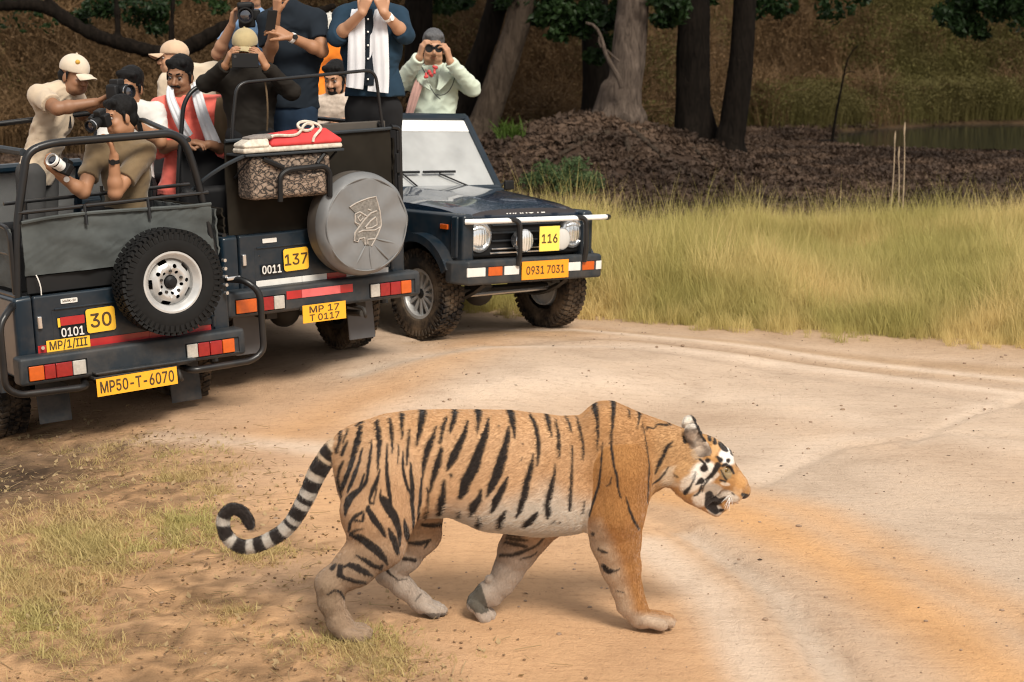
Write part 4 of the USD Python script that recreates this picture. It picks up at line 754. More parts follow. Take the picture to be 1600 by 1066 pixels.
obj('spare_mount', cat_([tube([(.235, -.76, 1.045), (.235, -.9, 1.045)], .05, 10), rbox(.03, .44, -.785, -.765, .86, 1.02, .005)]), M_BLACK, j1)
def canvas_panel(x0, x1, z0, z1, y, thick=.012, n=(46, 18), sag=.02, seed=1, top=None, stitch=0):
    """A stretched cloth panel with drawn folds."""
    u, v = np.meshgrid(np.linspace(0, 1, n[0]), np.linspace(0, 1, n[1]), indexing='ij')
    X = x0 + u * (x1 - x0); Z = z0 + v * (z1 - z0 + (0 if top is None else top * np.sin(np.pi * u)))
    Pn = np.stack([u * 3, v * 2 + u * 2.6, 0 * u + seed], -1)
    Y = y - sag * (np.sin(np.pi * u) * .4 + 1.2 * (meshkit.fbm(Pn * 1.7, 4, seed) - .5) + .5 * np.abs(meshkit.noise(Pn * [2, 5, 1], seed + 3) - .5) * 2)
    V = np.stack([X, Y, Z], -1).reshape(-1, 3); nx, ny = n; Q = [(i * ny + k, (i + 1) * ny + k, (i + 1) * ny + k + 1, i * ny + k + 1) for i in range(nx - 1) for k in range(ny - 1)]
    B = V + [0, thick, 0]; N = len(V); e = [i * ny for i in range(nx)] + [(nx - 1) * ny + k for k in range(1, ny)] + [i * ny + ny - 1 for i in range(nx - 2, -1, -1)] + [k for k in range(ny - 2, 0, -1)]
    Fe = [(e[i], e[i] + N, e[(i + 1) % len(e)] + N, e[(i + 1) % len(e)]) for i in range(len(e))]
    return np.vstack([V, B]), np.array(Q + [(d + N, c + N, b + N, a + N) for a, b, c, d in Q] + Fe)
cv = obj('canvas_side', canvas_panel(-.63, .66, 1.155, 1.50, -.72, sag=.035, seed=4, top=.02), M_CANVG, j1, 50, label='grey canvas panel laced above the tailgate')
obj('canvas_hem', tube(smoothpath([(-.63, -.735, 1.495), (-.45, -.745, 1.512), (0, -.75, 1.515), (.66, -.735, 1.50)], 20), .012, 6), M_CANVG, cv)
for x in (-.57, -.05): obj('lacing', tube(smoothpath([(x, -.745, 1.16), (x + .015, -.76, 1.10), (x + .02, -.755, 1.03)], 6), .004, 5), M_WHITE, cv)
obj('lower_panel', rbox(-.62, .62, -.70, -.685, 1.035, 1.15, .005), M_BLK, j1, False)
for s in (-1, 1):
    obj('canvas_side', xm(frame((0, 0, 0), (0, -s, 0), (s, 0, 0), (0, 0, 1)), trimesh.Trimesh(*meshkit.arrays(canvas_panel(-.7 if s > 0 else -1.35, 1.35 if s > 0 else .7, 1.10, 1.48, -.70 * (1 if s < 0 else 1), sag=.03, seed=8 + s))[:2], process=False)) if False else
        (lambda V, F: (np.stack([s * (-V[:, 1]), V[:, 0], V[:, 2]], 1), F if s < 0 else F[:, ::-1]))(*canvas_panel(-.70, 1.35, 1.08, 1.46, -.70, sag=.03, seed=8 + s)), M_CANVG, j1, 50)
hoop = fillet([(-.69, -.70, .98), (-.655, -.70, 1.45), (-.545, -.70, 1.93), (-.40, -.70, 1.975), (.50, -.70, 1.985), (.585, -.70, 1.72), (.69, -.70, 1.05), (.70, -.70, .95)], .16, 8)
obj('roll_hoop', tube(hoop, .027, 12), M_BLACK, j1, 40)
hoop2 = fillet([(-.68, .30, 1.0), (-.62, .30, 1.6), (-.56, .30, 2.07), (.60, .30, 2.13), (.66, .30, 1.75), (.68, .30, 1.0)], .12, 7); obj('roll_hoop', tube(hoop2, .019, 10), M_BLACK, j1, 40)
obj('hoop_bracket', cyl((.10, .28, 2.10), (.10, .28, 2.02), .018, n=10), M_BLACK, j1)
obj('side_rail', tube(fillet([(-.56, -.68, 1.93), (-.60, .30, 1.96), (-.62, 1.45, 1.72)], .1), .024, 8), M_TRIM, j1, 40)
obj('side_rail', tube(fillet([(.56, -.68, 1.93), (.63, .30, 2.05), (.62, 1.45, 1.72)], .1), .018, 8), M_BLACK, j1, 40)
rr_ = obj('rear_rail', cat_([tube([(-.64, -.715, 1.555), (.655, -.715, 1.575)], .013, 8)]), M_BLACK, j1)
for x in (-.215, .215): obj('rail_post', tube([(x, -.745, 1.575), (x, -.76, 1.445)], .011, 8), M_BLACK, rr_)
obj('inner_rail', cat_([tube([(-.64, -.45, 1.60), (.64, -.45, 1.62)], .012, 8), tube([(-.50, -.45, 1.60), (-.50, -.45, 1.49)], .011, 8), tube([(.02, -.45, 1.61), (.02, -.45, 1.66)], .011, 8)]), M_BLACK, j1)
obj('corner_rail', cat_([tube(fillet([(-.70, -.70, 1.05), (-.70, -.70, 1.46), (-.70, -.3, 1.5), (-.70, .6, 1.5)], .08), .016, 8), tube([(-.70, -.68, 1.30), (-.70, .3, 1.30)], .012, 8)]), M_BLACK, j1)
for s in (-1, 1):
    gd = fillet([(s * .735, -.74, .985), (s * .80, -.88, .985), (s * .885, -.92, .90), (s * .885, -.92, .50), (s * .80, -.92, .445), (s * .36, -.92, .435), (s * .34, -.80, .45)], .07, 6)
    obj('bumper_guard', tube(gd, .023, 10), M_BLACK, j1, 40)
obj('corner_reflector', cat_([cyl((.70, -.77, .9 + k * .055), (.705, -.80, .9 + k * .055), .012, n=10) for k in range(5)] + [rbox(.70, .80, -.82, -.80, .985, 1.01, .005)]), M_CHROME, j1)
j2 = jeep('safari_jeep', 'navy open jeep numbered 137 with a grey cover over its spare wheel', JEEP[1], AXLE[1], 'olive')
rear_gear(j2, '137', None, '0011', '', ['MP 17', 'T 0117'], .044, (.345, .125), 'white', M_CANVO, 0)
SC = np.array([.245, -.93, 1.055]); Mc = T(SC) @ rot([0, 0, 1], -90)
cov = revolve([(.345, -.11), (.362, -.08), (.364, .03), (.350, .085), (.325, .108), (.312, .113), (0, .116)], 72)
v = cov.vertices.copy(); a = np.arctan2(v[:, 2], v[:, 1]); q = np.hypot(v[:, 1], v[:, 2])
v[:, 0] += .010 * np.sin(a * 9 + 1) * smooth01(.22, .34, q) * (v[:, 0] > .05); cov.vertices = v
sc_ = obj('spare_wheel_cover', xm(Mc, cov), M_COVER, j2, 40, label='grey vinyl spare wheel cover with a crest')
obj('cover_rim', xm(Mc, revolve([(.3655, .028), (.3665, -.02), (.3655, -.085), (.348, -.116), (.30, -.118)], 72)), M_COVERD, sc_, 40)
obj('cover_piping', xm(Mc, tube([(.112, .322 * math.cos(a), .322 * math.sin(a)) for a in np.linspace(0, 2 * math.pi, 60)], .006, 6, False)), M_COVER, sc_, 40)
for a0, a1 in ((-1.75, -1.95), (-1.45, -1.5), (-1.2, -1.0), (-.85, -.55)):   # folds drawn down from the crest
    pts = [(.116 + .004, .15 * math.sin(a0) * -1 * -1, 0)]; 
    p0 = np.array([.10 * math.cos(a0), .14 * math.sin(a0)]); p1 = np.array([.31 * math.cos(a1), .31 * math.sin(a1)])
    obj('fold', xm(T(SC), tube([(p0[0] * (1 - t) + p1[0] * t, -.1135, p0[1] * (1 - t) + p1[1] * t) for t in np.linspace(0, 1, 8)], .010 * np.sin(np.linspace(.25, 2.9, 8)), 8)), M_COVER, sc_, 50)
M_CREST = mat('pale_crest_stitching', (.40, .36, .32), .8, var=.3, vscale=40, bump=.4, bscale=200)
M_CRESTD = mat('crest_ground', (.20, .185, .165), .8, var=.55, vscale=45, bump=.5, bscale=150)
E_ = lambda pts: [((x - 550) / 640 - .055 + 0.065, -.1185, -(y - 560) / 640 + .0) for x, y in pts]   # the crest's drawing, in its own units
shield = [(200, 300), (280, 255), (370, 228), (460, 208), (550, 200), (575, 300), (600, 380), (610, 540), (560, 640), (470, 770), (380, 740), (330, 680), (240, 690), (250, 620), (300, 540), (262, 480), (270, 370)]
def crest(P): return [((x - 430) / 1650.0, (470 - y) / 1650.0) for x, y in P]
Mk = T(SC + [.0, -.117, .03]) @ REAR
cr = obj('crest', xm(Mk, CrossSection([np.array(crest(shield[::-1]))]).extrude(.002)), M_CRESTD, sc_, False)
for st in ([(200, 300), (280, 262), (370, 235), (460, 215), (552, 205), (578, 300), (600, 380), (612, 540)], [(262, 480), (268, 385), (330, 365), (420, 420)], [(262, 480), (320, 510)], [(560, 370), (480, 390), (400, 450), (320, 530), (255, 600), (245, 690), (290, 705), (310, 670), (380, 665), (385, 745)], [(612, 540), (560, 640), (470, 770)],
           [(540, 440), (470, 480), (400, 545)], [(550, 450), (555, 530), (480, 560), (400, 560)], [(300, 600), (360, 580), (520, 590), (600, 560)], [(420, 740), (420, 690), (520, 690)], [(440, 345), (480, 360)], [(300, 430), (340, 400), (370, 440), (330, 470), (300, 430)]):
    obj('crest_line', xm(Mk, tube([(x, y, .003) for x, y in crest(st)], .0055, 5)), M_CREST, cr, 40)
pn = obj('rear_canvas', canvas_panel(-.66, .66, 1.03, 1.685, -.715, sag=.02, seed=21), M_CANVO, j2, 50, label='dark olive canvas panel closing the rear')
obj('rear_canvas', rbox(.14, .66, -.66, -.60, 1.60, 1.745, .008), mat('brown_board', (.060, .050, .040), .75, var=.25), j2, 30, label='flat brown board along the top of the rear seat')
obj('canvas_top_rail', tube([(-.66, -.735, 1.672), (.70, -.735, 1.692)], .013, 8), M_TRIM, j2)
obj('corner_post', tube(fillet([(.655, -.74, 1.70), (.735, -.72, 1.69), (.725, -.72, 1.0)], .05), .020, 8), M_BLACK, j2)
obj('canvas_strap', cat_([rbox(.685 + .01 * k % .02, .715, -.752, -.738, z, z + .14, .005) for k, z in enumerate((1.05, 1.21, 1.37, 1.53))]), M_BLK, j2)
for s in (-1, 1):
    V, F = canvas_panel(-.70, 1.35, 1.03, 1.62 if s > 0 else 1.22, -.69, sag=.03, seed=14 + s); obj('canvas_side', (np.stack([s * (-V[:, 1]), V[:, 0], V[:, 2]], 1), F if s < 0 else F[:, ::-1]), M_CANVO, j2, 50)
obj('roll_hoop', tube(fillet([(-.60, -.70, 1.05), (-.585, -.70, 1.75), (-.535, -.70, 2.055), (.565, -.70, 2.11), (.61, -.70, 1.70), (.62, -.70, 1.05)], .09, 8), .0125, 10), M_BLACK, j2, 40)
obj('roll_hoop', tube(fillet([(-.56, .30, 1.0), (-.53, .30, 1.40), (-.46, .30, 1.90), (-.36, .30, 2.015), (.50, .30, 2.03), (.60, .30, 1.0)], .10, 8), .017, 10), M_BLACK, j2, 40)
obj('side_rail', tube(fillet([(.60, -.70, 1.72), (.62, .3, 1.74), (.62, 1.45, 1.70)], .1), .016, 8), M_BLACK, j2, 40)
obj('seat_back', xm(T((0, .36, 0)), rbox(-.50, .50, -.03, .03, 1.02, 1.60, .025)), M_SEAT, j2, 40)
tr = obj('rear_shelf', cat_([rbox(-.655, .10, -1.02, -.73, 1.575, 1.592, .005)]), M_TRIM, j2, 30)
obj('shelf_strut', cat_([tube([(x, -.99, 1.57), (x, -.73, 1.42)], .009, 6) for x in (-.6, .05)]), M_BLACK, tr)
obj('strap', tube(smoothpath([(-.64, -.98, 1.585), (-.78, -.93, 1.52), (-.95, -.80, 1.37)], 8), .014, 6), M_TRIM, j2)
j3 = jeep('safari_jeep', 'navy open jeep numbered 116 facing forward with a dusty windscreen', JEEP[2], AXLE[2], 'front')
y3 = AXLE[2] + .43
plate(j3, 'number_plate', -.325, .165, .485, .628, y3 + .146, FRONT, mat('orange_plate', (.80, .29, .012), .4, var=.1, vscale=14), '0931 7031', .062, 'orange yellow number plate', width=.40)
plate(j3, 'number_badge', -.235, -.025, .70, .895, y3 + .13, FRONT, M_YELP, '116', .068, 'pale yellow badge reading 116')
obj('badge_bracket', rbox(-.14, -.12, y3 - .01, y3 + .128, .74, .80, .004), M_BLACK, j3)
for x in (.09, -.30):
    f = obj('fog_lamp', xm(frame((x, y3 + .02, .785), (0, 0, 1), (1, 0, 0), (0, 1, 0)), trimesh.creation.revolve(np.array([(0, -.02), (.07, -.015), (.088, .02), (.090, .07), (.084, .078)]), sections=36)), M_CHROME, j3, 30)
    obj('lamp_glass', xm(frame((x, y3 + .02, .785), (0, 0, 1), (1, 0, 0), (0, 1, 0)), trimesh.creation.revolve(np.array([(.085, .074), (.07, .083), (.03, .088), (0, .089)]), sections=36)), M_LGLASS if x > 0 else mat('white_lamp_cover', (.52, .51, .48), .5, var=.12), f, True)
plate(j3, 'bonnet_lettering', -.30, .24, .995, .996, y3, FRONT, M_WHITE, None, 0) if False else obj('bonnet_lettering', text('MARUTI', .05, .002, T((-.0, y3 - .020, 1.012)) @ frame((0, 0, 0), (-1, 0, 0), (0, -.5, .86), (0, .86, .5)), width=.40), M_WHITE, j3, False)
obj('wing_mirror', cat_([tube([(-.66, 1.9, 1.13), (-.74, 1.93, 1.17)], .008, 6), rbox(-.80, -.70, 1.92, 1.95, 1.10, 1.18, .01)]), M_BLK, j3)
obj('roll_hoop', tube(fillet([(-.64, .4, 1.0), (-.60, .4, 1.75), (.60, .4, 1.75), (.64, .4, 1.0)], .12, 8), .02, 10), M_BLACK, j3, 40)
obj('rear_rail', tube([(-.62, .05, 1.62), (.62, .05, 1.64)], .03, 8), M_NAVY, j3)
# cool bag and the bundle on jeep 137's shelf
M2 = JEEP[1]
M_CAMO = usdkit.material(stage, '/World/Looks/camouflage_cloth', {'tc': ('texture_coordinate', {}), 'mp': ('mapping', {'scale': (1.0, 1.0, 1.6), 'rotation': (0, .6, 0)}), 'n': ('noise_texture', {'scale': 9.0, 'detail': 3.0, 'distortion': 1.2}), 'v': ('voronoi_texture', {'scale': 22.0, 'feature': 'distance_to_edge'}), 'r': ('rgb_ramp', {'ramp': [(.0, (.02, .016, .013)), (.07, (.03, .024, .02)), (.10, (.20, .155, .12)), (.4, (.27, .215, .17))]}),
    'r2': ('rgb_ramp', {'ramp': [(.36, (.35, .3, .27)), (.5, (1, .95, .92)), (.62, (.6, .55, .5))]}), 'm': ('mix', {'mix_type': 'multiply', 'fac': 1.0}), 'mv': ('vector_math', {'math_type': 'add'}), 'p': ('principled_bsdf', {'roughness': .85}), 'sc': ('vector_math', {'math_type': 'scale', 'scale': .12})},
    [('tc.object', 'mp.vector'), ('mp.vector', 'n.vector'), ('n.color', 'sc.vector1'), ('mp.vector', 'mv.vector1'), ('sc.vector', 'mv.vector2'), ('mv.vector', 'v.vector'), ('v.distance', 'r.fac'), ('n.fac', 'r2.fac'), ('r.color', 'm.color1'), ('r2.color', 'm.color2'), ('m.color', 'p.base_color')], surface='p.BSDF')
bag = thing('cool_bag', 'brown camouflage patterned cool bag hanging under the shelf of the jeep numbered 137', 'bag', xf=M2)
bgm = Blob(.02).fn(lambda X: np.linalg.norm(np.maximum(np.abs((X - [-.30, -.88, 1.425]) / [1, 1, 1]) - [.275 + .02 * (X[..., 2:3][..., 0] - 1.4)[..., None][..., 0:1].squeeze(-1)[..., None].squeeze(-1).mean() * 0, .085, .115], 0), axis=-1) - .03, (-.66, -1.02, 1.26), (.06, -.73, 1.59))
obj('bag_body', bgm.mesh(.01, warp=lambda X: .006 * (meshkit.fbm(X * 9, 3, 4) - .5)), M_CAMO, bag, True)
obj('pocket', rbox(-.40, -.05, -1.03, -.97, 1.29, 1.45, .03, 12), M_CAMO, bag, 40)
obj('pocket_strap', tube(fillet([(-.42, -1.03, 1.265), (-.42, -1.04, 1.44), (-.36, -1.04, 1.475), (-.08, -1.04, 1.485), (-.03, -1.03, 1.44), (-.03, -1.02, 1.27)], .05), .019, 8), M_BLK, bag, 40)
obj('lid_strap', tube([(-.52, -1.0, 1.555), (-.38, -1.025, 1.49)], .017, 6), M_BLK, bag); obj('lid_strap', tube([(-.12, -1.02, 1.5), (-.05, -1.0, 1.56)], .014, 6), M_BLK, bag)
bun = thing('cloth_bundle', 'red and white bundle tied with pale cord above the cool bag', 'bundle', xf=M2)
M_CREAM = mat('cream_rubber', (.60, .54, .45), .7, var=.45, vscale=30); M_REDC = mat('red_cloth', (.55, .035, .035), .75, var=.3, vscale=14); M_GRYC = mat('grey_mesh_cloth', (.22, .19, .17), .85, var=.4, vscale=60)
obj('base', Manifold.batch_hull([rbox(-.66, .10, -1.0, -.83, 1.596, 1.63, .012), rbox(-.62, .07, -.99, -.84, 1.63, 1.645, .006)]), M_CREAM, bun, 30)
obj('left_end', Manifold.batch_hull([rbox(-.655, -.46, -1.0, -.83, 1.625, 1.665, .018), rbox(-.60, -.46, -.98, -.85, 1.66, 1.69, .01)]), M_CREAM, bun, 40)
obj('red_side', Manifold.batch_hull([rbox(-.455, .095, -1.004, -.83, 1.632, 1.665, .012), rbox(-.42, .03, -.97, -.86, 1.69, 1.715, .01), rbox(-.2, .0, -.96, -.87, 1.72, 1.735, .006)]), M_REDC, bun, 40)
obj('grey_top', Manifold.batch_hull([rbox(-.60, -.24, -.975, -.86, 1.68, 1.702, .008), rbox(-.52, -.26, -.96, -.87, 1.70, 1.715, .005)]), M_GRYC, bun, 40)
cord = [(-.45, -1.0, 1.70), (-.30, -.99, 1.70), (-.22, -.98, 1.72), (-.16, -.96, 1.77), (-.10, -.95, 1.755), (-.15, -.97, 1.725), (-.23, -.97, 1.765), (-.19, -.95, 1.785), (-.05, -.97, 1.74), (-.12, -1.01, 1.69), (-.14, -1.012, 1.65)]
obj('cord', tube(smoothpath(cord, 50), .010, 6), M_CREAM, bun, 40)
# ---------------------------------------------------------------- the tiger
YC = 7.44
MPP = U(801, 800, YC)[0] - U(800, 800, YC)[0]
def tp(px, py, dy=0.0): return U(px, py, YC) + np.array([0, dy, 0])
def on(px, py, dy):  # seen at this pixel, on the plane YC + dy
    return U(px, py, YC + dy)
TG = Blob(.03); GRP = []
def add(g, n0): GRP.extend([g] * (len(TG.items) - n0))
def prof(pts):
    q = np.array([U(a, b, YC) for a, b in pts]); return q[:, 0], q[:, 2]
tx, tz = prof([(519, 700), (526, 680), (546, 667), (578, 656), (610, 647), (663, 642), (723, 642), (793, 643), (841, 648), (880, 652), (902, 651), (922, 642), (942, 630), (955, 628), (972, 634), (990, 642), (1010, 650), (1035, 659), (1063, 669), (1090, 680)])
bx, bz = prof([(519, 712), (530, 770), (545, 800), (600, 812), (660, 806), (700, 805), (724, 813), (760, 826), (801, 830), (841, 834), (881, 832), (918, 828), (950, 826), (985, 818), (1004, 800), (1016, 772), (1030, 762), (1047, 757), (1069, 764), (1090, 770)])
wx = np.array([U(a, 700, YC)[0] for a in (519, 530, 550, 600, 700, 800, 880, 940, 985, 1010, 1035, 1060, 1090)]); ww = np.array([.03, .07, .105, .145, .155, .178, .175, .15, .135, .118, .105, .098, .09])
from scipy.interpolate import PchipInterpolator
fT, fB, fW = PchipInterpolator(tx, tz), PchipInterpolator(bx, bz), PchipInterpolator(wx, ww)
def torso(X):
    x = np.clip(X[..., 0], tx[0], tx[-1]); zt, zb, w = fT(x), fB(x), fW(x); c, hz = (zt + zb) / 2, (zt - zb) / 2; y = (X[..., 1] - YC) / w
    t = (X[..., 2] - c) / hz; p = 2.25
    rr_ = (np.abs(t) ** p + np.abs(y / (1 + .12 * np.clip(-t, -1, 1))) ** p) ** (1 / p)
    d = (rr_ - 1) * np.minimum(w, hz) * np.where(np.abs(t) > np.abs(y), np.maximum(hz / np.minimum(w, hz), 1) ** .5, 1)
    return np.maximum(d, np.maximum(tx[0] - X[..., 0], X[..., 0] - tx[-1]))
n0 = 0
TG.fn(torso, (tx[0] - .02, YC - .22, bz.min() - .03), (tx[-1] + .02, YC + .22, tz.max() + .03), k=.03)
for s in (-1, 1):
    TG.ball(tp(962, 735, s * .085), (.115, .075, .20), k=.05).ball(tp(592, 735, s * .075), (.135, .085, .17), k=.05)
    TG.ball(tp(940, 668, s * .05), (.07, .05, .09), k=.04)
add('body', n0); n0 = len(TG.items)
px = lambda n: n * MPP
def leg(g, pts, k=.03, toes=None):
    global n0
    P = [on(a, b, d) for a, b, d, r_ in pts]; R_ = [px(r_) for *_, r_ in pts]
    TG.chain(P, R_, k=k)
    if toes:
        (ax, ay), d, r_, (ux, uy) = toes
        for t, f_ in ((-1.5, .55), (-.5, .92), (.5, 1.0), (1.5, .7)):
            c = on(ax - 4, ay - 2, d) + np.array([0, t * r_ * .85, 0]); e = on(ax + ux * f_, ay + uy, d) + np.array([0, t * r_ * 1.05, 0])
            TG.bone(c, e, r_ * .72, r_ * .74, k=.006)
            TG.bone(e, e + np.array([.012, 0, -.006]), r_ * .66, r_ * .55, k=.003)
        TG.bone(on(ax - 6, ay + 1, d) - [0, r_ * .8, 0], on(ax - 6, ay + 1, d) + [0, r_ * .8, 0], r_ * .85, k=.015)
    add(g, n0); n0 = len(TG.items)
leg('nearhind', [(606, 750, -.085, 62), (592, 800, -.11, 57), (590, 846, -.13, 42), (556, 884, -.15, 30), (517, 912, -.165, 22), (517, 938, -.165, 18), (530, 972, -.165, 17), (540, 985, -.165, 17)], toes=((548, 987), -.165, .034, (24, 2)))
leg('farhind', [(625, 745, .085, 62), (648, 800, .12, 44), (655, 832, .13, 33), (632, 868, .145, 25), (608, 895, .15, 20), (630, 917, .15, 15.5), (656, 940, .15, 14), (664, 945, .15, 14)], toes=((666, 946), .15, .030, (23, 7)))
leg('nearfront', [(968, 735, -.075, 50), (960, 800, -.085, 45), (962, 845, -.06, 37), (970, 885, -.05, 29), (979, 918, -.045, 22), (986, 943, -.045, 20), (1000, 964, -.045, 18)], toes=((1012, 967), -.045, .034, (34, 3)))
TG.ball(on(972, 950, -.045), px(7), k=.012); add('nearfront', n0); n0 = len(TG.items)
leg('farfront', [(905, 760, .08, 55), (850, 800, .10, 42), (826, 832, .11, 34), (809, 860, .115, 29), (794, 892, .12, 22), (783, 912, .12, 18), (764, 926, .12, 17), (747, 940, .12, 17)], toes=((746, 943), .12, .032, (19, 17)))
TG.bone(on(783, 912, .12), on(772, 935, .12), px(15), px(12), k=.02).ball(on(765, 905, .10), px(7), k=.01); add('farfront', n0); n0 = len(TG.items)
TAILC = [(335 + u / 5.076, 660 + v / 5.076) for u, v in ((985, 190), (930, 235), (865, 320), (800, 430), (745, 560), (690, 670), (620, 785), (540, 870), (440, 930), (330, 975), (215, 985), (120, 930), (72, 840), (80, 740), (130, 690), (195, 695), (250, 745), (283, 820))]
TAILP = smoothpath([tp(a, b, 0) for a, b in TAILC], 60)
tr_ = np.interp(np.linspace(0, 1, 60), [0, .08, .3, .55, .75, 1], [px(14), px(12.5), px(10.2), px(9.3), px(8.2), px(7.0)])
for i in range(59): TG.bone(TAILP[i], TAILP[i + 1], tr_[i], tr_[i + 1], k=.014)
add('tail', n0); n0 = len(TG.items)
# head
TG.ball(tp(1092, 722), (px(44), .082, px(44)), k=.03)
TG.bone(tp(1108, 722), tp(1150, 757), px(34), px(18), k=.02, sq=((0, 1, 0), 1.15)).ball(tp(1160, 766), (px(13), .030, px(11)), k=.012)
for s in (-1, 1):
    TG.ball(tp(1140, 771, s * .026), (px(19), .030, px(14)), k=.012).ball(tp(1078, 742, s * .048), (px(33), .045, px(36)), k=.03).ball(tp(1128, 713, s * .030), (px(17), .026, px(13)), k=.015)
    TG.ball(tp(1100, 752, s * .055), (px(26), .030, px(22)), k=.02)
TG.bone(tp(1082, 768), tp(1119, 797), px(19), px(9.5), k=.015, sq=((0, 1, 0), 1.5))
TG.bone(tp(1098, 772), tp(1128, 788), px(14), px(11), k=.015, sq=((0, 1, 0), 1.5))
for s in (-1, 1): TG.ball(tp(1115, 789, s * .046), (px(12), .018, px(10)), k=.008, cut=True)
for s in (-1, 1):
    TG.ball(tp(1133, 728, s * .066), (px(9), .018, px(6)), k=.008, cut=True)
add('head', n0); n0 = len(TG.items)
for s in (-1, 1):
    TG.bone(tp(1093, 700, s * .058), tp(1080, 669, s * .078), px(17), px(13.5), k=.012, sq=((.6, s * -.75, .0), .5))
    TG.ball(tp(1092, 684, s * .095), (px(11), .022, px(19)), k=.008, cut=True)
add('ear', n0); n0 = len(TG.items)
tm = TG.mesh(.0048, warp=lambda X: .0035 * (meshkit.fbm(X * 14, 3, 2) - .5), smooth=2)
V = np.array(tm.vertices)
# which limb each vertex belongs to
best, gid = np.full(len(V), 9.0), np.zeros(len(V), int); names = ['body', 'nearhind', 'farhind', 'nearfront', 'farfront', 'tail', 'head', 'ear']
for it, g in zip(TG.items, GRP):
    if it[7]: continue
    d = Blob.dist(it, V); w = d < best; best[w] = d[w]; gid[w] = names.index(g)
def pixel(P):
    q = P - [0, 0, CAM_H]; d = q @ _fw; return np.stack([800 + FPX * q[:, 0] / d, 533 - FPX * (q @ _up) / d], 1)
Vm = V.copy(); far = (V[:, 1] > YC) & ~np.isin(gid, (2, 4)); Vm[far, 1] = 2 * YC - Vm[far, 1]
Q = pixel(Vm); Q0 = Q.copy()
Q += 3.4 * np.stack([meshkit.fbm(V * [60, 60, 25], 3, 5) - .5, meshkit.fbm(V * 40, 3, 6) - .5], 1)
lerp = lambda a, b, t: np.asarray(a) * (1 - t[:, None]) + np.asarray(b) * t[:, None]
OR, FL, WH, GY_ = (.285, .135, .042), (.46, .285, .155), (.48, .43, .365), (.38, .32, .27)
X_, Y_ = Q0[:, 0], Q0[:, 1]; nf = meshkit.fbm(V * 7, 4, 9) - .5
C = np.tile(np.array(FL), (len(V), 1))
C = lerp(C, [OR] * len(V), smooth01(840, 970, X_ + 120 * nf) * .85)
C = lerp(C, [(.38, .225, .105)] * len(V), smooth01(1005, 1035, X_ + 20 * nf) * .85)
C = lerp(C, [(.44, .25, .115)] * len(V), smooth01(700, 650, Y_ + 30 * nf) * .6)
bel = np.interp(X_, [520, 640, 690, 760, 860, 930, 960], [900, 860, 800, 790, 770, 780, 860])
C = lerp(C, [WH] * len(V), smooth01(-28, 26, Y_ - bel + 40 * nf) * (X_ < 960) * (gid == 0) * .95)
C = lerp(C, [WH] * len(V), smooth01(1004, 1020, X_ + 10 * nf) * smooth01(770, 810, Y_) * (gid == 0) * .9)
C = lerp(C, [WH] * len(V), np.where(gid == 0, smooth01(.05, .0, V[:, 2] - fB(np.clip(V[:, 0], bx[0], bx[-1]))), 0) * smooth01(1000, 940, X_) * .7)
nh = gid == 1; C[nh] = lerp(np.tile((.40, .245, .135), (nh.sum(), 1)), np.tile((.245, .17, .112), (nh.sum(), 1)), smooth01(800, 900, Y_[nh] + 40 * nf[nh])); C[nh] = lerp(C[nh], np.tile((.20, .145, .095), (nh.sum(), 1)), smooth01(540, 505, X_[nh]) * smooth01(890, 925, Y_[nh]) * .7)
nfm = gid == 3; t = smooth01(-14, 16, X_ - np.interp(Y_, [800, 850, 900, 950, 990], [925, 958, 972, 985, 1000]) + 14 * nf)[nfm]; C[nfm] = lerp(np.tile((.40, .30, .21), (nfm.sum(), 1)), np.tile(OR, (nfm.sum(), 1)), np.maximum(t, smooth01(835, 800, Y_[nfm]))); C[nfm] = lerp(C[nfm], np.tile((.36, .28, .21), (nfm.sum(), 1)), smooth01(950, 966, Y_[nfm] - .15 * (X_[nfm] - 1000)) * .85)
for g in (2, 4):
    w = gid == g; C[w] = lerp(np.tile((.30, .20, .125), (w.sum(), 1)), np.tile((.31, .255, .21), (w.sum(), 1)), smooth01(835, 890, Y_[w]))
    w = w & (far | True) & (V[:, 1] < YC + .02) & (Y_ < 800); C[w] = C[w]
pad = (gid == 4) & (((X_ - 752) / 24) ** 2 + ((Y_ - 932) / 26) ** 2 < 1 + .5 * nf) & (X_ - Y_ * .3 < 478); C[pad] = (.075, .066, .052)
pad2 = (gid == 2) & (Y_ > 958) & (X_ > 660); C[pad2] = (.10, .08, .065)
tl = gid == 5; ts = np.argmin(((V[tl][:, None, :] - TAILP[None]) ** 2).sum(-1), 1) if tl.any() else []
C[tl] = lerp(np.tile((.50, .38, .26), (tl.sum(), 1)), np.tile((.40, .365, .32), (tl.sum(), 1)), smooth01(3, 14, ts.astype(float)))
hd = np.isin(gid, (6,)); nh_ = hd.sum()
def spot(c, cx, cy, rx, ry, col_, ang=0.0, soft=.35, sel=hd, jit=.35):
    a = math.radians(ang); dx, dy = X_ - cx, Y_ - cy; u = (dx * math.cos(a) + dy * math.sin(a)) / rx; v = (-dx * math.sin(a) + dy * math.cos(a)) / ry
    t = smooth01(1 + soft, 1 - soft, np.sqrt(u * u + v * v) + jit * nf) * sel; return lerp(c, [col_] * len(V), t)
C[hd] = (.36, .19, .068)
Hc = lambda u, v: (1000 + u / 5.922, 640 + v / 5.922)
hs = np.isin(gid, (0, 6))
